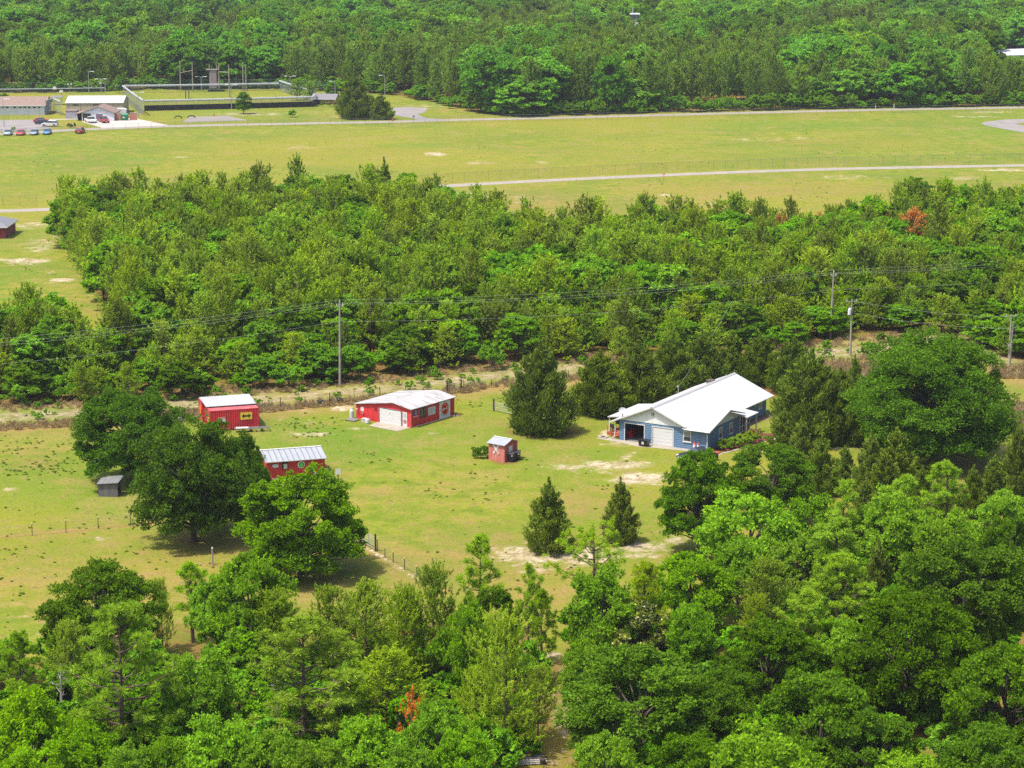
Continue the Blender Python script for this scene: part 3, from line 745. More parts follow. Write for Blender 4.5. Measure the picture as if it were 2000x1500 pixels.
def ground_mat():
    m = bpy.data.materials.new('ground_cover'); nt, N, L = nodes(m)
    b = N('ShaderNodeBsdfPrincipled'); o = N('ShaderNodeOutputMaterial'); L(b.outputs[0], o.inputs[0])
    b.inputs['Roughness'].default_value = 0.95; b.inputs['Specular IOR Level'].default_value = 0.1
    v = objvec(nt)
    fine = noise(nt, 2.6, 3, 0.7, v); mid = noise(nt, 0.32, 5, 0.65, v); big = noise(nt, 0.035, 4, 0.6, v); spk = noise(nt, 1.1, 4, 0.75, v, 0.4)
    huge = noise(nt, 0.012, 3, 0.55, v)
    def A(nm):
        k = N('ShaderNodeAttribute'); k.attribute_name = nm; return k.outputs['Fac']
    def cov(nm, amt, lo, hi, nz):
        """a patch whose edge the noise breaks up"""
        s = math_(nt, 'ADD', A(nm), math_(nt, 'MULTIPLY', math_(nt, 'SUBTRACT', nz, 0.5), amt))
        return ramp(nt, s, lo, hi)
    pat = noise(nt, 0.55, 5, 0.75, v, 0.6)
    c = mixc(nt, ramp(nt, mid, 0.38, 0.62), (0.097, 0.134, 0.008), (0.172, 0.186, 0.014))
    c = mixc(nt, ramp(nt, big, 0.40, 0.60), c, (0.098, 0.138, 0.011))
    c = mixc(nt, math_(nt, 'MULTIPLY', ramp(nt, huge, 0.44, 0.58), 0.6), c, (0.185, 0.168, 0.017))
    both = math_(nt, 'MULTIPLY', math_(nt, 'ADD', mid, spk), 0.5)
    tan_ = noise(nt, 0.085, 6, 0.72, v, 0.3)
    c = mixc(nt, math_(nt, 'MULTIPLY', cov('lush', 0.9, 0.25, 0.95, mid), 0.85), c, (0.084, 0.152, 0.009))
    c = mixc(nt, math_(nt, 'MULTIPLY', ramp(nt, tan_, 0.52, 0.64), 0.6), c, (0.205, 0.158, 0.045))
    c = mixc(nt, math_(nt, 'MULTIPLY', ramp(nt, both, 0.50, 0.59), 0.6), c, (0.200, 0.142, 0.042))
    c = mixc(nt, math_(nt, 'MULTIPLY', cov('dry', 1.9, 0.25, 1.0, both), 0.88), c, (0.215, 0.135, 0.050))
    c = mixc(nt, math_(nt, 'MULTIPLY', ramp(nt, spk, 0.55, 0.66), 0.55), c, (0.050, 0.088, 0.006))
    c = mixc(nt, math_(nt, 'MULTIPLY', ramp(nt, pat, 0.62, 0.70), 0.25), c, (0.30, 0.24, 0.13))
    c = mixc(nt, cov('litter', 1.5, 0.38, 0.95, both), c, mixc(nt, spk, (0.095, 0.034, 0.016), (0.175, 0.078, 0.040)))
    sc_ = mixc(nt, ramp(nt, fine, 0.35, 0.65), (0.26, 0.185, 0.115), (0.50, 0.43, 0.33))
    sc_ = mixc(nt, math_(nt, 'MULTIPLY', ramp(nt, pat, 0.46, 0.58), 0.75), sc_, (0.165, 0.125, 0.050))
    c = mixc(nt, cov('sand', 3.2, 0.42, 0.85, both), c, sc_)
    trk = mixc(nt, ramp(nt, pat, 0.40, 0.60), (0.32, 0.25, 0.17), (0.140, 0.100, 0.050))
    c = mixc(nt, math_(nt, 'MULTIPLY', cov('track', 2.4, 0.30, 0.95, both), 0.92), c, trk)
    c = mixc(nt, math_(nt, 'MULTIPLY', ramp(nt, fine, 0.42, 0.68), 0.45), c, mixc(nt, 1.0, c, (0.55, 0.60, 0.5), 'MULTIPLY'))
    L(c, b.inputs['Base Color'])
    bp = N('ShaderNodeBump'); bp.inputs['Strength'].default_value = 0.55; bp.inputs['Distance'].default_value = 0.18
    L(math_(nt, 'ADD', fine, spk), bp.inputs['Height']); L(bp.outputs[0], b.inputs['Normal'])
    return m
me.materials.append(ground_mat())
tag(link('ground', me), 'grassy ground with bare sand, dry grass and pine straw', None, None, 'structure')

ASPH = mat('old_asphalt', (0.22, 0.19, 0.16), 0.9, 0.14, 0.4, dirt=(0.17, 0.155, 0.13), dirt_amt=0.5, dscale=0.15)
ASPH2 = mat('grey_asphalt', (0.17, 0.155, 0.15), 0.9, 0.18, 0.25, dirt=(0.22, 0.19, 0.16), dirt_amt=0.4, dscale=0.12)
CONC = mat('concrete', (0.26, 0.228, 0.185), 0.85, 0.15, 0.8, dirt=(0.20, 0.165, 0.125), dirt_amt=0.6, dscale=0.5)
CONC2 = mat('bright_concrete', (0.34, 0.31, 0.28), 0.85, 0.1, 0.3, dirt=(0.27, 0.24, 0.21), dirt_amt=0.4, dscale=0.15)
strip('perimeter_road', [G(*p) for p in ((-500, 424), (-100, 414), (70, 410), (300, 398), (600, 380), (800, 368), (1000, 356), (1300, 342), (1600, 331), (2000, 323), (2600, 312))], 4.6, ASPH, 0.02, 'pale asphalt road along the inner airfield fence')
strip('airfield_road', [G(*p) for p in ((-500, 274), (0, 262), (120, 255), (320, 247), (600, 241), (760, 238), (900, 234), (1100, 230), (1400, 222), (1700, 215), (2000, 210), (2600, 200))], 5.5, ASPH, 0.024, 'grey road along the edge of the far pine forest')
patch('turning_area', [(760, 211), (800, 209), (835, 212), (830, 219), (815, 224), (835, 231), (880, 234), (870, 236), (800, 237), (815, 233), (770, 225)], ASPH2, 0.032, 'grey asphalt turning area where the road bends')
patch('taxiway', [(2300, 228), (2000, 232.5), (1960, 234), (1925, 238), (1916, 241), (1924, 245), (1960, 252), (2000, 259), (2400, 285), (2400, 268), (2000, 245), (1985, 243), (1990, 241), (2010, 239), (2300, 236)], ASPH2, 0.032, 'curved grey end of a taxiway')
patch('parking_lot', [(-200, 236), (70, 234), (98, 236), (80, 241), (100, 250), (60, 256), (-200, 264)], ASPH2, 0.032, 'grey asphalt parking lot by the white building')
patch('concrete_yard', [(160, 238), (175, 234.5), (262, 231), (330, 245), (225, 249), (200, 250)], CONC2, 0.036, 'bright concrete yard in front of the porch')
patch('concrete_walk', [(95, 233), (160, 231.8), (160, 233), (95, 234.2)], CONC2, 0.036, 'narrow concrete walk')
patch('paved_pad', [(370, 228.5), (445, 226), (485, 235.5), (355, 239.5)], mat('stained_pad', (0.175, 0.155, 0.14), 0.9, 0.2, 0.2, dirt=(0.12, 0.10, 0.09), dirt_amt=0.6, dscale=0.1), 0.03, 'stained concrete pad in the grass')

# the air between: pale, thin, all round
hm = bpy.data.materials.new('haze_air'); hnt, HN, HL = nodes(hm)
pv = HN('ShaderNodeVolumePrincipled'); pv.inputs['Color'].default_value = (0.86, 0.92, 1.0, 1); pv.inputs['Density'].default_value = 0.00006; pv.inputs['Anisotropy'].default_value = 0.2
ho = HN('ShaderNodeOutputMaterial'); HL(pv.outputs[0], ho.inputs['Volume'])
hb = MB(); hb.box(-4300, 4300, -60, 12200, -1.0, 75); hz_ = hb.build('haze', hm); tag(hz_, 'thin pale haze in the air over the whole view', None, None, 'stuff')
sc.cycles.volume_max_steps = 64
# ------------------------------------------------------------------ the trees one can tell apart
rng = np.random.default_rng(5)
T = [
 # kind, u, top, foot, width px, label, variant
 ('oak', 258, 766, 940, 205, 'broad dark oak rising behind the grey wooden shed', 0),
 ('oak', 378, 818, 1057, 215, 'largest dark oak in the left pasture, thick trunk bare above a round shadow', 1),
 ('oak', 462, 852, 1036, 128, 'smaller dark oak leaning against the largest pasture oak, trunk beside the red shed', 2),
 ('pasture_oak', 587, 920, 1122, 228, 'lighter green spreading oak in front of the red shed with the green round sign', 0),
 ('big_oak', 1822, 652, 902, 290, 'huge round dark oak right of the blue house', 0),
 ('oak', 1697, 768, 866, 92, 'small dark oak against the left side of the huge oak', 1),
 ('round_oak', 1362, 886, 1082, 150, 'dark oak in front of the black car, overhanging its own round shadow', 0),
 ('round_oak', 1508, 872, 1020, 165, 'round dark green oak in front of the right corner of the blue house', 1),
 ('fat_cedar', 1056, 672, 846, 124, 'big dense dark cedar standing alone between the red shop and the blue house', 0),
 ('fat_cedar', 1172, 690, 808, 120, 'dark cedar at the left end of the row behind the blue house', 1),
 ('fat_cedar', 1246, 668, 790, 110, 'second cedar of the row behind the blue house, above the satellite dish', 0),
 ('fat_cedar', 1312, 655, 770, 104, 'third cedar of the row behind the blue house, behind the power mast', 1),
 ('fat_cedar', 1372, 652, 756, 96, 'fourth cedar of the row, behind the ridge of the white roof', 0),
 ('cedar', 1428, 650, 748, 80, 'fifth cedar of the row, left of the far end of the white roof', 1),
 ('fat_cedar', 1482, 655, 752, 90, 'sixth cedar of the row, just behind the far end of the white roof', 1),
 ('fat_cedar', 1548, 662, 768, 95, 'last cedar of the row, right of the far gable of the blue house', 0),
 ('fat_cedar', 1582, 690, 862, 150, 'wide dark cedar filling the gap between the blue house and the huge oak', 1),
 ('cedar', 1668, 694, 776, 38, 'narrow upright cedar in front of the transformer pole', 2),
 ('fat_cedar', 1632, 738, 866, 105, 'dark cedar squeezed between the wide dark cedar and the small dark oak', 1),
 ('cedar', 1530, 800, 880, 60, 'dark cedar at the left foot of the wide dark cedar', 1),
 ('cedar', 1725, 880, 975, 70, 'green cedar in the gap below the small dark oak', 0),
 ('cedar', 1835, 930, 1010, 60, 'small cedar left of the tall curled pine', 2),
 ('fat_cedar', 1640, 720, 800, 60, 'low cedar shoulder right of the wide dark cedar', 0),
 ('cedar', 1072, 938, 1078, 88, 'small cedar with three ragged spires on bare sand', 0),
 ('cedar', 1211, 936, 1060, 70, 'small neat cone shaped cedar on the lawn in front of the blue house', 1),
 ('cedar', 1563, 818, 922, 62, 'young cedar in front of the wide dark cedar', 2),
 ('cedar', 1604, 850, 968, 70, 'slim olive cedar left of the cut through the cedar clump', 0),
 ('cedar', 1648, 872, 950, 52, 'short cedar between the slim olive cedar and the feathery pair', 1),
 ('cedar', 1698, 846, 966, 72, 'olive cedar, left of the feathery pair below the huge oak', 2),
 ('cedar', 1748, 838, 950, 88, 'olive cedar, right of the feathery pair below the huge oak', 1),
 ('cedar', 1788, 846, 930, 64, 'olive cedar against the dark foot of the huge oak', 0),
 ('cedar', 1800, 912, 985, 52, 'low pale cedar below the trunk of the huge oak', 2),
 ('cedar', 1985, 826, 968, 66, 'tall thin cedar at the right edge of the clearing', 0),
 ('cedar', 1940, 892, 1000, 72, 'cedar bordering the sandy track right of the tall curled pine', 1),
 ('cedar', 1897, 912, 1010, 60, 'small dark cedar just right of the tall curled pine', 2),
 ('cedar', 1690, 935, 1010, 60, 'grey green cedar half hidden behind light oaks', 1),
 # light oaks and pines right of the lawn
 ('light_oak', 1462, 962, 1132, 190, 'bright green oak in front of the round dark oak pair', 1),
 ('light_oak', 1590, 968, 1110, 130, 'bright green oak left of the first curled pine', 2),
 ('light_oak', 1560, 1050, 1200, 150, 'bright green oak above the sandy gap in the wood', 0),
 ('light_oak', 1740, 960, 1130, 150, 'bright green oak behind the second curled pine', 1),
 ('light_oak', 1850, 1005, 1180, 170, 'bright green oak below the tall curled pine', 2),
 ('light_oak', 1960, 960, 1130, 150, 'bluish green airy oak at the right border of the wood', 0),
 ('light_oak', 1440, 1060, 1200, 120, 'bright green oak with a dark hollow near the oak shadow on the lawn', 2),
 ('thin_pine', 1652, 938, 1130, 92, 'first curled pine right of the lawn, pale green puffs', 0),
 ('thin_pine', 1640, 1010, 1200, 120, 'pine with thick puffs over the sandy gap in the wood', 1),
 ('thin_pine', 1768, 926, 1120, 108, 'second curled pine, tapering, in front of olive cedars', 2),
 ('thin_pine', 1848, 900, 1062, 100, 'tall curled pine with a finger shaped top below the huge oak', 0),
 ('long_pine', 1637, 1085, 1262, 135, 'broad pine with open branches right of the bright round oak', 1),
 ('thin_pine', 1574, 1148, 1300, 92, 'blue green pine cone rising among dark oaks', 1),
 ('light_oak', 1345, 1080, 1240, 170, 'brightest yellow green round oak at the edge of the brown lawn', 0),
 ('light_oak', 1340, 1180, 1330, 110, 'soft bright green oak beside the magnolia', 1),
 ('sand_pine', 1500, 1090, 1250, 120, 'dark fine needled pine right of the brightest round oak', 0),
 ('pale_pine', 1468, 1160, 1290, 70, 'thin yellowish pine between the brightest round oak and the blue green pine', 0),
 # lower right wood
 ('round_oak', 1770, 1165, 1420, 240, 'wide dark oak with a deep black hollow in the lower right wood', 1),
 ('round_oak', 1880, 1055, 1300, 250, 'dark oak crown sloping down to the right in the lower right wood', 2),
 ('round_oak', 1965, 1010, 1220, 130, 'dark oak on the right border above the sloping crown', 0),
 ('round_oak', 1500, 1215, 1400, 190, 'dark oak left of the oak with the black hollow', 0),
 ('round_oak', 1250, 1270, 1500, 290, 'biggest round oak beside the leaf covered path', 2),
 ('round_oak', 1390, 1310, 1500, 170, 'dark oak touching the right side of the biggest round oak', 1),
 ('round_oak', 1600, 1320, 1560, 230, 'olive green oak in the middle of the lower right wood', 0),
 ('light_oak', 1480, 1430, 1640, 240, 'bright oak crown cut off at the bottom of the lower right wood', 1),
 ('round_oak', 1960, 1260, 1500, 220, 'large oak on the right border of the lower right wood', 1),
 ('light_oak', 1780, 1475, 1640, 190, 'bright crown at the bottom right of the black hollow', 2),
 ('round_oak', 1930, 1420, 1640, 230, 'oak crown in the lowest right corner', 2),
 ('light_oak', 1180, 1430, 1600, 130, 'bright bushy oak at the lower end of the leaf covered path', 0),
 ('round_oak', 1350, 1440, 1620, 170, 'dark oak crown below the biggest round oak', 0),
 ('light_oak', 1650, 1215, 1380, 130, 'bright green oak below the blue green pine', 2),
 ('round_oak', 1700, 1390, 1600, 190, 'shaded oak under the black hollow', 2),
 ('light_oak', 1560, 1235, 1390, 100, 'small bright oak left of the olive green oak', 0),
 ('cedar', 1710, 1060, 1230, 90, 'dark upright evergreen left of the sloping crown', 2),
 # around the path and the lower middle
 ('open_pine', 1152, 1016, 1205, 155, 'pine with open crooked branches in front of the small cedars', 0),
 ('yellow_pine', 1252, 1098, 1270, 105, 'yellow green pine beside the brightest round oak', 0),
 ('light_oak', 1178, 1108, 1310, 150, 'soft green oak below the pine with crooked branches', 2),
 ('magnolia', 1244, 1176, 1320, 142, 'magnolia with dark leaves and creamy yellow highlights', 0),
 ('light_oak', 1140, 1255, 1380, 90, 'low dark green bush like oak above the leaf covered path', 1),
 ('thin_pine', 932, 1042, 1240, 92, 'pine with dark puffs standing out against the brown lawn', 0),
 ('thin_pine', 1030, 1100, 1300, 62, 'slender pine left of the crooked branches', 2),
 ('thin_pine', 1061, 1150, 1330, 66, 'slender pine with a bare lower trunk and a dead orange twig', 1),
 ('round_oak', 968, 1150, 1300, 100, 'dark glossy oak behind the slender pines', 0),
 ('light_oak', 908, 1180, 1390, 108, 'deep green narrow oak in front of the dark puffed pine', 1),
 ('pale_pine', 990, 1195, 1475, 165, 'wide pale yellow green pine beside the leaf covered path', 0),
 ('sand_pine', 1050, 1300, 1440, 90, 'dark fine needled pine half behind the wide pale pine', 1),
 ('sand_pine', 845, 1102, 1362, 120, 'tallest of the fine needled pines in front of the brown lawn', 0),
 ('sand_pine', 790, 1138, 1370, 130, 'fine needled pine left of the tallest one, bare dark trunk below', 1),
 ('sand_pine', 715, 1128, 1345, 150, 'fine needled pine in front of the shadow of the lighter oak', 2),
 ('sand_pine', 648, 1142, 1335, 110, 'thin see through pine with a dark bare stem', 0),
 ('sand_pine', 552, 1148, 1320, 135, 'olive pine behind the great bright pine in the middle', 1),
 ('sand_pine', 760, 1260, 1420, 170, 'low wide pine with drooping lower branches', 2),
 ('light_oak', 492, 1082, 1300, 170, 'light green bushy oak in front of the largest pasture oak', 0),
 ('light_oak', 430, 1130, 1290, 110, 'airy light oak left of the bushy oak', 1),
 ('thin_pine', 377, 1098, 1255, 78, 'small pine with a bare stem against the pasture', 1),
 ('pale_pine', 318, 1128, 1270, 50, 'sparse pale sapling left of the small bare stemmed pine', 0),
 ('round_oak', 196, 1106, 1300, 215, 'wide dome shaped oak at the lower edge of the pasture', 1),
 ('sand_pine', 140, 1210, 1400, 100, 'brownish green pine below the dome shaped oak', 0),
 ('long_pine', 240, 1183, 1500, 225, 'great bright longleaf pine on the lower left', 0),
 ('long_pine', 596, 1212, 1500, 245, 'great bright longleaf pine in the lower middle', 1),
 ('long_pine', 40, 1228, 1430, 120, 'bright longleaf pine at the left border', 2),
 ('light_oak', 70, 1345, 1580, 190, 'bushy oak in the lower left corner', 2),
 ('light_oak', 170, 1420, 1600, 150, 'bushy oak at the foot of the left great pine', 0),
 ('light_oak', 390, 1270, 1460, 150, 'green oak between the two great pines', 1),
 ('light_oak', 420, 1400, 1600, 170, 'bushy oak below the gap between the two great pines', 2),
 ('light_oak', 330, 1440, 1620, 120, 'small dark bush like oak right of the left great pine', 0),
 ('dead_pine', 802, 1345, 1490, 86, 'dead pine with bright orange red needles', 0),
 ('light_oak', 860, 1370, 1560, 140, 'green bushy oak right of the dead orange pine', 0),
 ('light_oak', 720, 1400, 1570, 140, 'yellowish bushy oak left of the dead orange pine', 2),
 ('light_oak', 900, 1430, 1600, 120, 'bushy oak above the stack of pale boards', 1),
 ('light_oak', 620, 1450, 1620, 130, 'bright small oak at the foot of the middle great pine', 1),
 ('light_oak', 530, 1430, 1610, 140, 'dark bushy oak left of the foot of the middle great pine', 0),
 ('light_oak', 790, 1455, 1610, 130, 'bushy oak at the bottom below the dead orange pine', 2),
 ('sand_pine', 930, 1300, 1450, 90, 'shaded pine left of the wide pale pine', 0),
 ('thin_pine', 690, 1300, 1450, 80, 'young pine right of the middle great pine', 2),
 ('light_oak', 80, 1450, 1640, 170, 'oak crown at the very bottom of the left border', 1),
 ('light_oak', 250, 1460, 1640, 150, 'oak crown at the very bottom below the left great pine', 2),
 # left: the pines in front of the far meadow
 ('mid_pine', 40, 566, 700, 110, 'dark pine in front of the meadow, tall rounded top', 0),
 ('mid_pine', 92, 590, 712, 90, 'olive pine right of the dark pine in front of the meadow', 1),
 ('mid_pine', 160, 606, 690, 50, 'small blue green pine at the tip of the meadow', 2),
 # far: single trees on the mown field
 ('fat_cedar', 692, 146, 231.5, 68, 'big dark evergreen beside the airfield road', 0),
 ('cedar', 745, 184, 233, 46, 'smaller brighter evergreen right of the big dark one', 1),
 ('round_oak', 476, 180, 222.5, 30, 'small round dark green tree in front of the black fence', 0),
 ('shrub', 572, 214, 229, 20, 'low dark bush on the grass in front of the black fence', 0),
 ('far_pine', 580, 152, 196, 32, 'green pine behind the far corner of the black fence', 1),
 ('far_pine', 606, 158, 200, 34, 'green pine right beside the one behind the fence corner', 2),
 ('mid_wood', 648, 158, 196, 26, 'small light tree behind the little brick house', 1),
 ('shrub', 630, 196, 210, 8, 'small dark bush in front of the little brick house', 1),
 ('shrub', 644, 198, 208, 10, 'reddish bush at the right end of the little brick house', 0),
 ('mid_wood', 878, 196, 212, 14, 'little pale yellow tree in front of the dark far forest', 2),
 ('mid_wood', 668 - 435, 155, 182, 14, 'small light green tree behind the cream roofed hall', 2),
 ('shrub', 8, 182, 196, 26, 'grey green bush behind the long white building', 0),
 ('shrub', 27, 247, 256, 9, 'small clipped round shrub at the corner of the parking lot', 1),
]
for k, u, a, b, wd, lab, v in T:
    cat = 'bush' if k == 'shrub' or 'bush' == lab.split()[-1] else 'tree'
    ptree(k, u, a, b, wd, lab, var=v, cat=cat, wk=1.0)

# ------------------------------------------------------------------ the pine wood across the sand track
rng = np.random.default_rng(21)
WP = [G(*p) for p in MIDWOOD]
X, Y = spread(WP, 3.6, 0.6)
U, V = project(X, Y)
k = (U > -160) & (U < 2160)
X, Y, U, V = X[k], Y[k], U[k], V[k]
o_ = np.argsort(Y); X, Y, U, V = X[o_], Y[o_], U[o_], V[o_]
edge = np.array([min(abs(V[i] - np.interp(U[i], [p[0] for p in TRACK], [p[1] for p in TRACK])), 400) for i in range(len(X))])
def field(x, y, f, p): return math.sin(x * f + p) * math.sin(y * f * 1.3 + 2 * p) + 0.5 * math.sin(x * f * 2.1 - y * f * 1.7 + 3 * p)
WIN = ((1742, 1822, 462, 517), (1700, 1742, 428, 500), (1500, 1540, 448, 512), (1576, 1616, 446, 512), (1808, 1828, 428, 495))
rows = {'mid_pine': [], 'mid_wood': [], 'shrub': []}
for i in range(len(X)):
    x, y = X[i], Y[i]
    q = field(x, y, 0.07, 1.0) + 0.9 * rng.normal()
    kind = 'mid_wood' if q > 0.62 else 'mid_pine'
    if U[i] > 1850 and V[i] < 640 and rng.random() < 0.6: kind = 'mid_wood'
    near = edge[i]
    if near < 32 and rng.random() < 0.66: kind = 'shrub' if rng.random() < 0.75 else 'mid_wood'
    if near < 15 and rng.random() < 0.5: continue
    g = 0.75 + 0.35 * min(1, near / 90)
    if kind == 'mid_pine': h_ = (rng.uniform(6.2, 11.2) + 3.0 * rng.random() ** 4) * g; wd = max(3.6, h_ * rng.uniform(0.46, 0.74))
    elif kind == 'mid_wood': h_ = rng.uniform(5.6, 10.2) * g; wd = h_ * rng.uniform(0.65, 0.95)
    else: h_ = rng.uniform(1.6, 3.8); wd = h_ * rng.uniform(1.1, 1.6)
    if kind != 'shrub' and near < 50: h_ *= 0.72
    for (a, b, cut, v0) in WIN:                          # low growth in front of the dying pines
        if a < U[i] < b and v0 < V[i] < v0 + 75: h_ = min(h_, max(2.0, height_at(U[i], V[i], cut)))
    rows[kind].append((x, y, h_, wd, U[i], V[i]))
LAB = {'mid_pine': ('green pine of the crowded young wood beyond the sand track', 'pine tree', 'pines of the young wood', 'pine'),
       'mid_wood': ('bright leafy hardwood mixed into the young pine wood', 'hardwood tree', 'hardwoods of the young wood', 'hardwood_tree'),
       'shrub': ('low leafy shrub along the edge of the young wood by the sand track', 'shrub', 'shrubs along the sand track', 'shrub')}
rest = []
for kind, L_ in rows.items():
    lab, cat, grp, nm = LAB[kind]
    L_.sort(key=lambda r: r[1])
    shown = [r for r in L_ if -20 < r[4] < 2020]
    first = shown[:285]; keep = set(id(r) for r in first)
    for r in first: tree(kind, r[0], r[1], r[2], r[3], lab, cat, nm, grp)
    rest += [(kind, r) for r in L_ if id(r) not in keep]
KS = ['mid_pine', 'mid_wood', 'shrub']; meshes = []; start = {}
for kk in KS: start[kk] = len(meshes); meshes += [p['mesh'] for p in PROTO[kk]]
pts = []; rot = []; scl = []; idx = []
for kk, r in rest:
    j = rng.integers(len(PROTO[kk])); p = PROTO[kk][j]
    pts.append((r[0], r[1], 0)); rot.append(rng.uniform(0, 6.28)); scl.append((r[3] / p['w'], r[3] / p['w'], r[2] / p['h'])); idx.append(start[kk] + j)
scatter('young_wood', meshes, pts, rot, scl, idx, 'dense back part of the young pine wood in front of the airfield')
print('mid wood', {a: len(b) for a, b in rows.items()}, 'rest', len(rest))

# trees of that wood that stand out
for kind, u, v, hh, wd, lab, cat in (
    ('mid_red', 1782, 515, 10.2, 7.2, 'large orange red pine dying at the back right of the young wood', 'pine tree'),
    ('mid_red', 1722, 498, 9.4, 3.8, 'bright red pine dying beside the large orange one', 'pine tree'),
    ('mid_red', 1818, 492, 8.0, 2.0, 'small red tip right of the large orange dying pine', 'pine tree'),
    ('mid_red', 1520, 510, 8.8, 3.6, 'dull red pine dying at the back of the young wood', 'pine tree'),
    ('mid_red', 1596, 510, 9.0, 4.0, 'orange pine dying between the dull red and the bright red one', 'pine tree'),
    ('far_pine', 582, 440, 14.0, 7.5, 'tall dark pine standing above the back edge of the young wood', 'pine tree'),
    ('cedar', 752, 448, 13.5, 5.2, 'tall dark evergreen at the end of the pale road', 'tree'),
    ('mid_wood', 785, 450, 11.0, 7.5, 'dark round hardwood right of the tall evergreen by the road end', 'hardwood tree'),
    ('mid_pine', 1250, 498, 11.0, 5.5, 'dark pine standing out where the back edge of the wood rises', 'pine tree'),
    ('mid_wood', 1780, 470, 12.0, 8.5, 'dark crown standing above the dying red pines', 'hardwood tree')):
    x, y = G(u, v); tree(kind, x, y, hh, wd, lab, cat, {'mid_red': 'dying_pine', 'far_pine': 'pine', 'mid_pine': 'pine', 'cedar': 'evergreen', 'mid_wood': 'hardwood_tree'}[kind])

# ------------------------------------------------------------------ the far forest: its front rows stand as trees, the depth behind reads as one mass
rng = np.random.default_rng(33)
front = []; back = []
e = np.array(FARWOOD_EDGE, float)
def far_kind(u, v, y):
    q = field(u * 0.9, y, 0.011, 0.4) + 0.5 * rng.normal() + (y - 800) / 260
    if u > 1750: q += 0.25
    return 'far_wood' if q > 0.35 else 'far_pine'
for y0, y1, st in ((600, 900, 6.6), (900, 1300, 8.6), (1300, 1750, 11.0)):
    wx = y1 * 0.27 + 20
    X, Y = spread([(-wx, y0), (wx, y0), (wx, y1), (-wx, y1)], st)
    U, V = project(X, Y)
    for x, y, u, v in zip(X, Y, U, V):
        vb = np.interp(u, e[:, 0], e[:, 1])
        if v > vb - 1 or u < -160 or u > 2160: continue
        if 1228 < u < 1250 and 62 < v < 112: continue
        hmax = 99
        if u > 1920 and 112 < v: hmax = max(2.5, (v - 118) / 5.8)
        if 1545 < u < 1570 and v > 190: hmax = max(2.5, (v - 126) / 6.5)
        kd = far_kind(u, v, y)
        if rng.random() < 0.08: continue
        lowfield = u < 660
        h_ = (rng.uniform(12.5, 18.0) if not lowfield else rng.uniform(10.5, 15.5)) if kd == 'far_pine' else rng.uniform(9, 19)
        if u > 780 and kd == 'far_pine' and y < 760: h_ = rng.uniform(13, 18.5)
        wd = rng.uniform(6.0, 9.0) if kd == 'far_pine' else rng.uniform(8.0, 19.0)
        h_ = min(h_, hmax)
        dist = vb - v
        (front if dist < 26 and -30 < u < 2030 else back).append((kd, x, y, h_, wd, u, dist))
front.sort(key=lambda r: r[2])
cnt = {'far_pine': 0, 'far_wood': 0}
FL = {'far_pine': ('tall dark pine in the front of the far forest behind the airfield', 'tall pine', 'front pines of the far forest', 'tall_pine'),
      'far_wood': ('leafy tree in the front of the far forest behind the airfield', 'forest tree', 'front leafy trees of the far forest', 'forest_tree')}
for r in front:
    if cnt[r[0]] >= 290: back.append(r); continue
    cnt[r[0]] += 1
    lab, cat, grp, nm = FL[r[0]]
    tree(r[0], r[1], r[2], r[3], r[4], lab, cat, nm, grp)
KS = ['far_pine', 'far_wood', 'far_light', 'far_dark', 'far_darkpine', 'mid_wood', 'shrub']; meshes = []; start = {}
for kk in KS: start[kk] = len(meshes); meshes += [p['mesh'] for p in PROTO[kk]]
pts = []; rot = []; scl = []; idx = []
def addf(kk, x, y, h_, wd):
    j = rng.integers(len(PROTO[kk])); p = PROTO[kk][j]
    pts.append((x, y, 0)); rot.append(rng.uniform(0, 6.28)); scl.append((wd / p['w'], wd / p['w'], h_ / p['h'])); idx.append(start[kk] + j)
for r in back:
    kk = r[0]; q = rng.random() + 0.12 * field(r[1], r[2], 0.02, 2.2)
    if kk == 'far_wood': kk = 'far_light' if q > 0.86 else 'far_dark' if q < 0.3 else kk
    elif q < 0.3: kk = 'far_darkpine'
    addf(kk, *r[1:5])
scatter('far_forest', meshes, pts, rot, scl, idx, 'far forest of pines and leafy trees stretching to the top of the view')
print('far', cnt, len(back))
pts = []; rot = []; scl = []; idx = []
for u in np.arange(-40, 2040, 7.0):                         # undergrowth along the forest foot
    v = np.interp(u, e[:, 0], e[:, 1]) + rng.uniform(-3, 0.5)
    if 770 < u < 800: continue
    addf('shrub' if rng.random() < 0.7 else 'mid_wood', *G(u, v), rng.uniform(1.5, 5.0), rng.uniform(3, 6))
scatter('forest_edge_undergrowth', meshes, pts, rot, scl, idx, 'undergrowth along the foot of the far forest')
for kind, u, v, hh, wd, lab in (
    ('far_wood', 490, 132, 21, 12, 'bright yellow green crown in the far forest above the climbing tower'),
    ('far_wood', 838, 120, 19, 15, 'bright yellow green crown in the middle of the far forest'),
    ('far_wood', 1660, 190, 15, 10, 'bright green tree in the front of the far forest left of the taxiway')):
    x, y = G(u, v); o = tree(kind, x, y, hh, wd, lab, 'tree', 'bright_forest_tree')
    mm = o.data.copy(); mm.materials[0] = LM['light']; o.data = mm
for u, v, hh, wd, lab in ((1308, 96, 14, 8, 'rusty orange crown in the far forest'), (652, 138, 13, 4, 'small orange tip in the far forest above the brick house'), (1832, 190, 11, 4, 'small red dead crown in the far forest near the taxiway')):
    x, y = G(u, v); tree('mid_red', x, y, hh, wd, lab, 'tree', 'rusty_forest_tree')

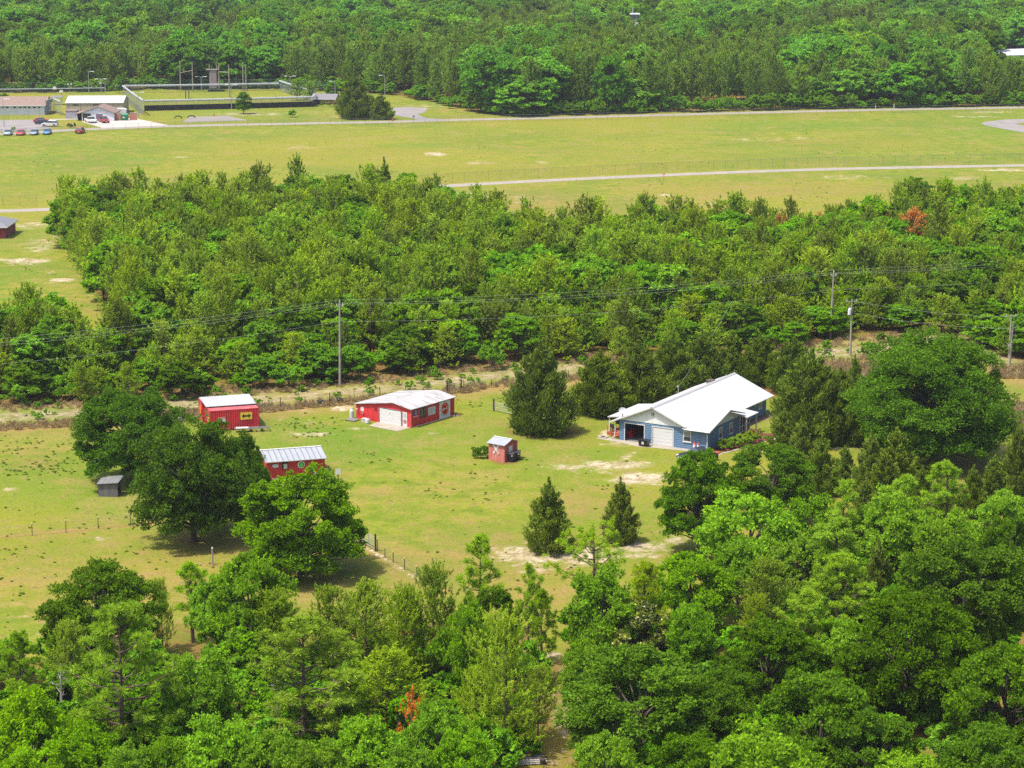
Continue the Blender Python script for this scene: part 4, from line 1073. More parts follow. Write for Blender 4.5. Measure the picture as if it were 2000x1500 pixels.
# ------------------------------------------------------------------ weeds, dry grass, undergrowth
rng = np.random.default_rng(44)
def scat_pix(name, kinds, boxes, label, cond=None, smin=0.6, smax=1.3, zs=1.0, clump=False):
    meshes = []
    for kk in kinds: meshes += [p['mesh'] for p in PROTO[kk]]
    pts = []; rot = []; scl = []; idx = []
    for (u0, u1, v0, v1, n) in boxes:
        cl = [(rng.uniform(u0, u1), rng.uniform(v0, v1)) for _ in range(max(3, n // 9))]
        for _ in range(n):
            u = rng.uniform(u0, u1); v = rng.uniform(v0, v1)
            if clump and rng.random() < 0.75:
                q = cl[rng.integers(len(cl))]; u = q[0] + rng.normal() * 16; v = q[1] + rng.normal() * 6
            if callable(cond): v = cond(u, v)
            x, y = G(u, v); s = rng.uniform(smin, smax)
            pts.append((x, y, 0)); rot.append(rng.uniform(0, 6.28)); scl.append((s, s, s * zs * rng.uniform(0.7, 1.2))); idx.append(rng.integers(len(meshes)))
    return scatter(name, meshes, pts, rot, scl, idx, label)
scat_pix('field_weeds', ['weed'], [(0, 170, 850, 930, 170), (60, 130, 895, 925, 50), (0, 260, 990, 1240, 150), (660, 1300, 880, 1080, 110), (560, 680, 815, 855, 90), (700, 1000, 840, 1040, 50), (880, 1000, 770, 800, 40), (0, 800, 270, 340, 160), (820, 2000, 250, 330, 220), (900, 1990, 348, 400, 190), (0, 180, 430, 600, 60), (300, 480, 1060, 1110, 20), (900, 1280, 1080, 1240, 120)],
         'small dark weeds scattered over the mown grass', smin=0.12, smax=0.5, clump=True)
def verge(u, v): return np.interp(u, [p[0] for p in TRACK], [p[1] for p in TRACK]) + v
scat_pix('dry_verge_grass', ['dry_tuft'], [(-60, 1150, 15, 27, 900), (1600, 1830, 16, 30, 170), (-60, 1150, -30, -8, 420), (1150, 1830, -24, -8, 300)], 'brown dry grass along the sand track', verge, 0.7, 1.5)
scat_pix('dry_pasture_grass', ['dry_tuft'], [(1625, 1790, 712, 762, 900), (1930, 2010, 790, 850, 600), (1935, 2010, 715, 740, 200)], 'tall brown dry grass in the right pasture', None, 0.7, 1.4)
scat_pix('track_weeds', ['weed', 'shrub'], [(-40, 1150, -22, 14, 170), (1600, 1830, -14, 14, 50)], 'green weeds growing on the sand track', verge, 0.2, 0.55)
scat_pix('forest_undergrowth', ['shrub', 'shrub', 'weed'], [(-40, 300, 1300, 1640, 150), (250, 1030, 1310, 1640, 330), (1140, 2040, 1260, 1640, 260), (420, 860, 1290, 1340, 40), (1450, 1980, 1060, 1260, 110)], 'leafy undergrowth between the trees of the lower wood', None, 0.7, 1.7)

rng = np.random.default_rng(66)
SNAG = [snag().mesh('dead_tree', mat('grey_deadwood', (0.20, 0.175, 0.16), 0.9, 0.2)) for _ in range(2)]
for i, (u, v, hh) in enumerate(((520, 640, 8.5), (800, 660, 9), (880, 600, 8), (700, 700, 7), (1060, 655, 8), (1185, 560, 8), (1290, 600, 9), (430, 560, 9), (330, 690, 7), (1480, 560, 8), (1850, 600, 9), (1770, 560, 8), (640, 560, 8), (980, 690, 6))):
    x, y = G(u, v); o = link('dead_tree', SNAG[i % 2]); o.location = (x, y, 0); o.rotation_euler = (0, 0, rng.uniform(0, 6)); o.scale = (1.2, 1.2, hh / 8)
    tag(o, 'bare grey dead tree among the pines of the young wood', 'dead tree', 'dead trees in the young wood')
for u, v, hh, lab in ((545, 1440, 5.5, 'bare grey dead sapling between the two great pines'), (1690, 1110, 6.0, 'bare grey dead sapling over the sandy gap'), (1972, 712, 6.5, 'bare grey dead tree beside the short pole at the right wood'), (120, 1440, 6, 'bare grey dead tree left of the foot of the left great pine')):
    x, y = G(u, v); o = link('dead_tree', SNAG[0]); o.location = (x, y, 0); o.rotation_euler = (0, 0, u); o.scale = (1.3, 1.3, hh / 8); tag(o, lab, 'dead tree')
# ------------------------------------------------------------------ paints
RED = rib_mat('red_sheet', (0.496, 0.026, 0.034), 0, 0.3, 0.5, 0.55, 0.1, dirt=(0.288, 0.024, 0.024), dirt_amt=0.4)
REDY = rib_mat('red_sheet_side', (0.480, 0.021, 0.026), 1, 0.9, 0.3, 0.55, 0.12, dirt=(0.272, 0.020, 0.020), dirt_amt=0.5)
REDX = rib_mat('red_sheet_front', (0.512, 0.024, 0.030), 0, 0.9, 0.3, 0.55, 0.12, dirt=(0.304, 0.024, 0.024), dirt_amt=0.5)
CRED = mat('container_red', (0.464, 0.024, 0.036), 0.55, 0.1, 1.5, dirt=(0.264, 0.048, 0.040), dirt_amt=0.45, dscale=0.9)
CROOF = mat('container_roof_red', (0.352, 0.068, 0.076), 0.7, 0.15, 1.0, dirt=(0.400, 0.176, 0.160), dirt_amt=0.5, dscale=0.7)
WHITE = mat('white_paint', (0.480, 0.476, 0.468), 0.5, 0.05, 1.0, dirt=(0.480, 0.464, 0.432), dirt_amt=0.35)
WHITE2 = mat('white_board', (0.496, 0.488, 0.480), 0.5, 0.03, 1.0)
WROOF = rib_mat('white_metal_roof', (0.385, 0.383, 0.382), 1, 0.42, 0.35, 0.45, 0.05, dirt=(0.33, 0.326, 0.318), dirt_amt=0.6, dscale=0.25, line=0.16, stretch=(0.4, 1, 1))  # lighter than the wing sheet: the colour makes up for less sun here
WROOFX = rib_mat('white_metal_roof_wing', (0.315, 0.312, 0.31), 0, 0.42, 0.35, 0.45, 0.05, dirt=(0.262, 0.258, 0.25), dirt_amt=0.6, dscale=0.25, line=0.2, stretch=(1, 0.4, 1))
BLUE = rib_mat('blue_lap_siding', (0.092, 0.164, 0.264), 2, 0.21, 0.8, 0.6, 0.05, line=0.45)
DARK = mat('dark_frame', (0.024, 0.024, 0.026), 0.6, 0.1)
BLACK = mat('black_plastic', (0.011, 0.011, 0.014), 0.4, 0.1, spec=0.45)
GLASS = glass_mat()
GREYM = mat('galvanised', (0.288, 0.296, 0.304), 0.5, 0.12, 4.0, metal=0.3)
DECK = mat('red_brown_deck', (0.264, 0.068, 0.036), 0.8, 0.2, 3.0)
BRICKR = mat('brick_step', (0.272, 0.068, 0.040), 0.85, 0.2, 6.0)
WOODG = mat('weathered_wood', (0.160, 0.148, 0.132), 0.9, 0.3, 5.0, stretch=(1, 1, 0.2))
POLE = mat('weathered_pole', (0.240, 0.212, 0.176), 0.9, 0.25, 5.0, stretch=(1, 1, 0.2))
DPOST = mat('dark_post', (0.048, 0.036, 0.030), 0.9, 0.25, 5.0)
YELLOW = mat('sign_yellow', (0.640, 0.448, 0.048), 0.5, 0.05)
ORANGE = mat('sign_orange', (0.576, 0.128, 0.024), 0.5, 0.08)
SRED = mat('sign_red', (0.480, 0.016, 0.018), 0.45, 0.05)
INK = mat('sign_black', (0.010, 0.010, 0.010), 0.5, 0.05)
NAVY = mat('sign_navy', (0.020, 0.028, 0.160), 0.5, 0.08)
GREEN = mat('sign_green', (0.024, 0.240, 0.048), 0.5, 0.08)
LIME = mat('sign_lime', (0.176, 0.496, 0.080), 0.5, 0.08)
INSIDE_DARK = mat('interior_dark', (0.044, 0.036, 0.032), 0.9, 0.3, 2.0)  # even dark colour for the garage inside and the porch shade sheets

def window(parent, c, xdir, nrm, wd, ht, sashes=2, frame=0.09):
    """white framed sash window with dark panes, standing a little proud of the wall; c = middle of the sill"""
    x = Vector(xdir).normalized(); n = Vector(nrm).normalized(); z = Vector((0, 0, 1)); c = Vector(c)
    def bx(m, a0, a1, z0, z1, d0, d1):
        P = [c + x * a + z * q + n * d for q in (z0, z1) for (a, d) in ((a0, d0), (a1, d0), (a1, d1), (a0, d1))]
        m.hexa([P[0], P[1], P[2], P[3], P[4], P[5], P[6], P[7]])
    f = MB()
    bx(f, -wd / 2, -wd / 2 + frame, 0, ht, 0.002, 0.06); bx(f, wd / 2 - frame, wd / 2, 0, ht, 0.002, 0.06)
    bx(f, -wd / 2 + frame, wd / 2 - frame, 0, frame, 0.002, 0.06); bx(f, -wd / 2 + frame, wd / 2 - frame, ht - frame, ht, 0.002, 0.06)
    if sashes == 2: bx(f, -wd / 2 + frame, wd / 2 - frame, ht / 2 - 0.03, ht / 2 + 0.03, 0.002, 0.055)
    w_ = f.build('window', WHITE, parent)
    g = MB(); bx(g, -wd / 2 + frame, wd / 2 - frame, frame, ht / 2 - 0.03, 0.004, 0.02); g.build('pane', GLASS, w_)
    g = MB(); bx(g, -wd / 2 + frame, wd / 2 - frame, ht / 2 + 0.03, ht - frame, 0.004, 0.02)
    g.build('pane', glass_mat('pale_window_glass', (0.176, 0.184, 0.184)) if sashes == 2 else GLASS, w_)
    s_ = MB(); bx(s_, -wd / 2 - 0.05, wd / 2 + 0.05, -0.07, 0.0, 0.002, 0.10); s_.build('sill', WHITE, w_)
    return w_

# ------------------------------------------------------------------ the blue house
hx, hy = G(1209.4, 859.1)
hs = thing('house', 'long blue house with a white metal roof, two garage doors and one of them open', 'house', (hx, hy, 0), math.radians(-30.5))
WH = 2.55; TH = 0.15
m = MB()
for a, b in ((0, 0.75), (3.35, 4.45), (7.2, 11.6)): m.box(a, b, 0, TH, 0, WH)
for a, b in ((0.75, 3.35), (4.45, 7.2)): m.box(a, b, 0, TH, 2.16, WH)
m.box(0, TH, TH, 22, 0, WH); m.box(11.6 - TH, 11.6, TH, 9.0, 0, WH); m.box(9.2, 11.6 - TH, 8.85, 9.0, 0, WH)
m.box(9.05, 9.2, 8.85, 22, 0, WH); m.box(TH, 9.05, 21.85, 22, 0, WH)
m.build('wall', BLUE, hs)
m = MB(); m.box(TH, 9.05, TH, 6.4, -0.02, 0.03); m.build('garage_floor', mat('garage_floor', (0.128, 0.124, 0.120), 0.8, 0.15), hs)
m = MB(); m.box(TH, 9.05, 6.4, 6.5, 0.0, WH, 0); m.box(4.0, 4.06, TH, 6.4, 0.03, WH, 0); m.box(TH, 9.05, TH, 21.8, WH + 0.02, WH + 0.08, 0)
m.build('inner_wall', INSIDE_DARK, hs)
m = MB(); m.box(0.3, 0.9, 3.6, 6.1, 0.03, 1.6, 0); m.box(1.2, 2.6, 5.6, 6.3, 0.03, 1.2, 0); m.box(0.35, 0.85, 1.4, 2.6, 0.03, 0.9, 1); m.box(2.9, 3.8, 4.4, 6.2, 0.03, 1.1, 0)
m.build('garage_clutter', [mat('clutter_brown', (0.096, 0.048, 0.032), 0.8, 0.5, 4.0), SRED], hs)
# white front gable, wing gable, rear gable
m = MB(); m.prism([(0.0, WH), (9.1, WH), (4.55, WH + 1.92)], 1, -0.03, 0.10); m.prism([(0.0, WH + 0.002), (9.1, WH + 0.002), (4.55, WH + 1.9)], 1, 21.9, 22.02)
m.build('gable', mat('white_gable_siding', (0.544, 0.544, 0.544), 0.6, 0.05), hs)
m = MB(); m.prism([(0.05, WH), (9.6, WH), (5.1, WH + 1.36)], 0, 11.5, 11.63); m.build('wing_gable', _M['white_gable_siding'], hs)
# roofs
sl_ = 0.425
def mz(u): return WH + 0.12 + 4.55 * sl_ - abs(u - 4.55) * sl_
m = MB()
m.slab([(-1.0, -0.5, mz(-1.0)), (4.55, -0.5, mz(4.55)), (4.55, 22.6, mz(4.55)), (-1.0, 22.6, mz(-1.0))], 0.13)
m.slab([(4.55, -0.5, mz(4.55)), (9.0, -0.5, mz(9.0)), (9.0, 5.0, mz(9.0)), (4.55, 5.0, mz(4.55))], 0.13)
m.slab([(4.55, 5.0, mz(4.55)), (9.95, 5.0, mz(9.95)), (9.95, 22.6, mz(9.95)), (4.55, 22.6, mz(4.55))], 0.13)
rf = m.build('roof', WROOF, hs)
m = MB()
for q in (4.45, 4.65): pass
m.hexa([(4.3, -0.52, mz(4.3) - .01), (4.55, -0.52, mz(4.55) - .01), (4.55, 22.62, mz(4.55) - .01), (4.3, 22.62, mz(4.3) - .01), (4.3, -0.52, mz(4.3) + .05), (4.55, -0.52, mz(4.55) + .06), (4.55, 22.62, mz(4.55) + .06), (4.3, 22.62, mz(4.3) + .05)])
m.hexa([(4.55, -0.52, mz(4.55) - .01), (4.8, -0.52, mz(4.8) - .01), (4.8, 22.62, mz(4.8) - .01), (4.55, 22.62, mz(4.55) - .01), (4.55, -0.52, mz(4.55) + .06), (4.8, -0.52, mz(4.8) + .05), (4.8, 22.62, mz(4.8) + .05), (4.55, 22.62, mz(4.55) + .06)])
m.build('ridge_cap', mat('ridge_cap_white', (0.264, 0.264, 0.268), 0.5, 0.05), rf)
m = MB(); m.box(3.0, 3.9, 17.6, 18.3, mz(3.0) - 0.1, mz(3.9) + 0.12); m.build('roof_vent', mat('vent_brown', (0.080, 0.060, 0.048), 0.7, 0.2), rf)
wz = lambda v: WH + 0.13 + 5.1 * 0.28 - abs(v - 5.1) * 0.28
m = MB()
m.slab([(8.6, -0.5, wz(-0.5)), (12.25, -0.5, wz(-0.5)), (12.25, 5.1, wz(5.1)), (5.3, 5.1, wz(5.1))], 0.12)
m.slab([(5.3, 5.1, wz(5.1)), (12.25, 5.1, wz(5.1)), (12.25, 9.4, wz(9.4)), (8.6, 9.4, wz(9.4))], 0.12)
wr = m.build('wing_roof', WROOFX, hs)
m = MB(); m.slab([(9.3, 8.9, 2.86), (12.75, 8.9, 2.50), (12.75, 12.1, 2.50), (9.3, 12.1, 2.86)], 0.12); m.build('porch_roof', WROOF, hs)
m = MB(); m.slab([(-2.85, 2.3, 2.08), (-0.75, 2.3, 2.34), (-0.75, 10.4, 2.34), (-2.85, 10.4, 2.08)], 0.10); m.build('side_porch_roof', WROOF, hs)
m = MB()
m.tube([(-1.05, -0.5, mz(-1.0) - 0.06), (-1.05, 2.3, mz(-1.0) - 0.06)], 0.07, 6); m.build('gutter', WHITE, hs)
m = MB(); m.tube([(8.9, -0.57, wz(-0.5) - 0.07), (12.25, -0.57, wz(-0.5) - 0.07)], 0.075, 6); m.build('gutter', WHITE, hs)
m = MB(); m.tube([(10.02, 12.1, mz(9.95) - 0.07), (10.02, 22.6, mz(9.95) - 0.07)], 0.075, 6); m.build('gutter', WHITE, hs)
m = MB(); m.tube([(11.75, -0.5, wz(-0.5) - 0.1), (11.68, -0.06, 2.2), (11.68, -0.06, 0.1), (11.75, -0.35, 0.05)], 0.065, 6); m.build('downspout', WHITE, hs)
m = MB(); m.tube([(9.95, 22.0, 2.15), (9.28, 21.9, 1.95), (9.28, 21.9, 0.05)], 0.06, 6); m.build('downspout', WHITE, hs)
m = MB(); m.tube([(-1.0, 1.2, 2.05), (-0.95, 0.9, 1.9), (-0.95, 0.6, 0.2), (-1.1, 0.2, 0.08)], 0.065, 6); m.build('downspout', WHITE, hs)
for v in (2.5, 6.2, 10.1):
    m = MB(); m.box(-2.72, -2.60, v - 0.06, v + 0.06, 0.0, 2.02); m.build('porch_post', WHITE, hs)
m = MB(); m.box(12.45, 12.57, 9.05, 9.17, 0, 2.4); m.build('porch_post', WHITE, hs)
m = MB(); m.box(12.45, 12.57, 11.85, 11.97, 0, 2.4); m.build('porch_post', WHITE, hs)
m = MB(); m.box(-2.55, -0.005, 1.6, 10.2, 0.0, 0.34); m.box(-1.6, -0.005, 0.9, 1.6, 0, 0.18); m.build('side_deck', DECK, hs)
m = MB(); m.box(9.21, 12.4, 9.02, 11.9, 0.0, 0.36); m.build('porch_deck', DECK, hs)
m = MB()
for p in ((12.5, 9.3), (13.6, 9.3), (13.6, 10.6)): m.box(p[0] - .05, p[0] + .05, p[1] - .05, p[1] + .05, 0, 0.95)
m.box(12.55, 13.55, 9.27, 9.33, 0.86, 0.94); m.box(13.57, 13.63, 9.35, 10.55, 0.86, 0.94); m.build('handrail', mat('cedar_rail', (0.320, 0.120, 0.056), 0.7, 0.15), hs)
m = MB(); m.box(-1.62, -1.55, 0.92, 0.98, 0, 1.0); m.box(-2.5, -2.42, 1.6, 1.66, 0.34, 1.25); m.tube([(-1.58, 0.95, 0.98), (-2.46, 1.63, 1.22)], 0.04, 5); m.build('handrail', mat('cedar_rail', (0.320, 0.120, 0.056)), hs)
# screened entry
m = MB()
for a in (9.05, 9.75, 10.55, 11.35, 11.85): m.box(11.62, 11.70, a - 0.05, a + 0.05, 0.36, 2.40)
for z in (0.38, 1.05, 2.32): m.box(11.62, 11.69, 9.1, 11.8, z, z + 0.09)
sd = m.build('screen_wall', WHITE, hs)
m = MB(); m.box(11.60, 11.615, 9.02, 11.84, 0.37, 2.38); m.build('screen', mat('dark_screen', (0.024, 0.024, 0.026), 0.7, 0.1), sd)
m = MB(); m.box(11.63, 11.71, 11.0, 11.3, 0.4, 2.2); m.build('front_door', mat('maroon_door', (0.128, 0.028, 0.024), 0.5, 0.1), sd)
# doors
m = MB()
for k in range(5): m.box(4.52, 7.13, 0.02, 0.07 + 0.002 * (k % 2), 0.03 + k * 0.42, 0.03 + k * 0.42 + 0.405)
gd = m.build('garage_door', WHITE2, hs); gd['label'] = 'closed white garage door'
m = MB()
for a, b in ((0.67, 4.0), (4.37, 7.28)):
    b = 3.43 if a < 1 else b
    m.box(a, a + 0.1, -0.03, -0.002, 0, 2.16); m.box(b - 0.1, b, -0.03, -0.002, 0, 2.16); m.box(a, b, -0.032, -0.002, 2.162, 2.27)
m.build('garage_trim', WHITE, hs)
m = MB(); m.box(11.61, 11.72, 2.0, 2.001, 0, 0.001); 
window(hs, (9.05, 0, 0.88), (1, 0, 0), (0, -1, 0), 1.05, 1.3)
for v in (3.7, 6.6): window(hs, (11.6, v, 0.85), (0, 1, 0), (1, 0, 0), 0.95, 1.35)
for v in (16.3, 20.2): window(hs, (9.2, v, 0.95), (0, 1, 0), (1, 0, 0), 0.9, 1.35)
m = MB(); m.box(4.35, 4.62, -0.17, -0.035, 3.55, 3.85, 0); m.build('gable_lamp', [mat('lamp_bronze', (0.128, 0.096, 0.064), 0.5, 0.1)], hs)
m = MB(); m.disc((4.48, -0.185, 3.66), (0, -1, 0), 0.075, 0.015, 12); m.build('lamp_glass', WHITE2, hs)
m = MB(); m.tube([(0.3, 15.2, mz(0.3) - 0.1), (0.3, 15.2, 3.75)], 0.045, 6); m.disc((0.25, 15.2, 3.72), (-0.6, -0.6, 0.3), 0.14, 0.06, 12); m.build('service_mast', GREYM, hs)
m = MB(); m.tube([(-0.2, 1.2, mz(-0.2) - 0.05), (-0.2, 1.2, mz(-0.2) + 0.55)], 0.05, 6); ds = m.build('dish_post', DARK, hs)
m = MB()
dn = Vector((0.35, -0.55, 0.55)).normalized(); dc = Vector((-0.2, 1.15, mz(-0.2) + 0.72)); da = Vector((0, 0, 1)).cross(dn).normalized(); db = dn.cross(da)
rings = [[dc + dn * (0.42 * (r * r) * 0.35 - 0.03 * 0) + (da * math.cos(t) * 0.46 + db * math.sin(t) * 0.42) * r for t in np.linspace(0, 2 * PI, 20, endpoint=False)] for r in (0.03, 0.35, 0.7, 1.0)]
for a, b in zip(rings, rings[1:]):
    for k in range(20): m.face([a[k], a[(k + 1) % 20], b[(k + 1) % 20], b[k]])
m.tube([dc - db * 0.42, dc + dn * 0.5], 0.018, 5); m.build('satellite_dish', mat('dish_grey', (0.336, 0.336, 0.344), 0.5, 0.05), hs)
m = MB(); m.box(11.72, 13.3, -0.7, 0.35, 0, 0.16); m.build('brick_step', BRICKR, hs)

def hw(u, v): # house frame to world
    a = math.radians(-30.5); return (hx + u * math.cos(a) - v * math.sin(a), hy + u * math.sin(a) + v * math.cos(a))
def hpatch(name, uv, mt, z, lab):
    me = bpy.data.meshes.new(name); me.from_pydata([(*hw(*p), z) for p in uv], [], [tuple(range(len(uv)))]); me.materials.append(mt); me.update()
    return tag(link(name, me), lab, None, None, 'structure')
hpatch('house_apron', [(-3.3, 0.9), (-2.6, -0.8), (0.2, -1.0), (1.6, -1.4), (3.6, -1.9), (5.2, -1.5), (8.3, -1.1), (9.5, -0.85), (11.7, -1.2), (12.6, -2.4), (13.6, -1.6), (13.6, 0.2), (11.7, 0.1), (0.0, 0.1), (-2.0, 0.5)], CONC, 0.012, 'concrete strip along the front of the blue house')
hpatch('mulch_bed', [(11.7, 0.5), (13.0, 0.4), (13.9, 2.5), (14.6, 6.5), (15.6, 9.2), (15.6, 11.0), (14.4, 12.3), (13.0, 11.6), (11.7, 9.2)], mat('red_mulch', (0.108, 0.022, 0.021), 0.95, 0.4, 6.0), 0.016, 'red mulch bed beside the entry')
hpatch('stone_edging', [(13.4, 0.3), (13.75, 0.2), (14.35, 2.4), (15.0, 6.4), (16.1, 9.1), (16.1, 11.2), (14.6, 12.9), (14.4, 12.55), (15.75, 11.05), (15.75, 9.2), (14.7, 6.5), (14.0, 2.5)], CONC, 0.028, 'pale stone edging around the mulch bed')
hpatch('rear_bed', [(9.3, 12.3), (10.4, 12.4), (10.9, 22.5), (9.3, 22.5)], mat('bed_soil', (0.112, 0.068, 0.048), 0.95, 0.3, 3.0), 0.014, 'bare soil strip along the rear wing')
for (u, v, s, lab) in ((13.0, 2.0, 1.0, 'clipped round bush nearest to the brick step of the blue house'), (13.4, 3.6, 1.05, 'clipped round bush, second from the brick step'), (13.8, 5.3, 1.1, 'clipped round bush, third from the brick step'), (14.2, 7.0, 1.15, 'clipped round bush nearest to the screened entry')):
    x, y = hw(u, v); tree('bush', x, y, 1.25 * s, 1.95 * s, lab, 'bush', 'round_bush', 'clipped bushes along the blue house')
x, y = G(938, 893); tree('bush', x, y, 1.4, 2.3, 'dark clipped round bush beside the red crossing shed', 'bush', 'round_bush').data = (lambda a: (a.materials.__setitem__(0, LM['oak']), a)[1])(PROTO['bush'][0]['mesh'].copy())

def traffic_cone(x, y, lab):
    t = thing('traffic_cone', lab, 'traffic cone', (x, y, 0), 0.3, 'traffic cones by the black car')
    m = MB(); m.box(-0.2, 0.2, -0.2, 0.2, 0, 0.05); m.build('base', mat('cone_base', (0.400, 0.040, 0.024), 0.6, 0.1), t)
    m = MB(); m.cyl(0, 0, 0.05, 0.4, 0.15, 14, 0, 0.105); m.cyl(0, 0, 0.58, 0.76, 0.075, 14, 0, 0.035); m.build('cone', mat('cone_red', (0.600, 0.072, 0.040), 0.5, 0.05), t)
    m = MB(); m.cyl(0, 0, 0.4, 0.58, 0.105, 14, 0, 0.075); m.build('reflective_band', WHITE2, t)
    t.scale = (1.5, 1.5, 1.5); return t
for u, lab in ((10.35, 'orange traffic cone on the left, in front of the blue house corner'), (10.85, 'orange traffic cone on the right, nearer the white downspout')):
    traffic_cone(*hw(u, -0.75), lab)

def storage_tote(u, v):
    x, y = hw(u, v); t = thing('storage_tote', 'black plastic storage bin between the two garage doors', 'storage bin', (x, y, 0), math.radians(-30))
    m = MB(); m.taper(0, 0, 0, 0.72, 0.52, 0.33, 0.6, 0.4); m.build('body', BLACK, t)
    m = MB(); m.box(-0.66, 0.66, -0.46, 0.46, 0.72, 0.80); m.build('lid', BLACK, t)
    m = MB(); m.box(-0.14, 0.14, -0.415, -0.385, 0.3, 0.6); m.build('paper_label', WHITE2, t)
storage_tote(4.0, -1.25)

def grill(u, v):
    x, y = hw(u, v); t = thing('barbecue_grill', 'black covered barbecue grill on the side deck of the blue house', 'grill', (x, y, 0.34), math.radians(60))
    m = MB(); m.taper(0, 0, 0.75, 1.05, 0.5, 0.28, 0.55, 0.3); m.prism([(-0.3, 1.05), (0.3, 1.05), (0.22, 1.32), (-0.22, 1.32)], 0, -0.52, 0.52); m.build('firebox', BLACK, t)
    for sx in (-0.45, 0.45):
        for sy in (-0.22, 0.22):
            m = MB(); m.box(sx - .03, sx + .03, sy - .03, sy + .03, 0, 0.75); m.build('leg', DARK, t)
    m = MB(); m.box(0.55, 0.95, -0.25, 0.25, 0.95, 0.99); m.build('side_shelf', DARK, t)
grill(-1.9, 3.6)
x, y = hw(-2.0, 2.2); t = thing('patio_chair', 'dark patio chair at the front end of the side deck', 'chair', (x, y, 0.34), math.radians(150))
m = MB(); m.box(-0.28, 0.28, -0.28, 0.28, 0.4, 0.46); m.build('seat', DARK, t)
m = MB(); m.box(-0.28, 0.28, 0.28, 0.33, 0.46, 1.0); m.build('backrest', DARK, t)
for sx in (-0.25, 0.25):
    for sy in (-0.25, 0.25):
        m = MB(); m.box(sx - .025, sx + .025, sy - .025, sy + .025, 0, 0.4); m.build('leg', DARK, t)
x, y = hw(-2.2, 0.0); t = thing('floor_drain_box', 'flat grey utility cover lying left of the side steps', 'utility cover', (x, y, 0.0), math.radians(-30))
m = MB(); m.box(-0.55, 0.55, -0.4, 0.4, 0, 0.12); m.build('base', CONC, t); m = MB(); m.box(-0.22, 0.22, -0.18, 0.18, 0.12, 0.17); m.build('hatch', DARK, t)

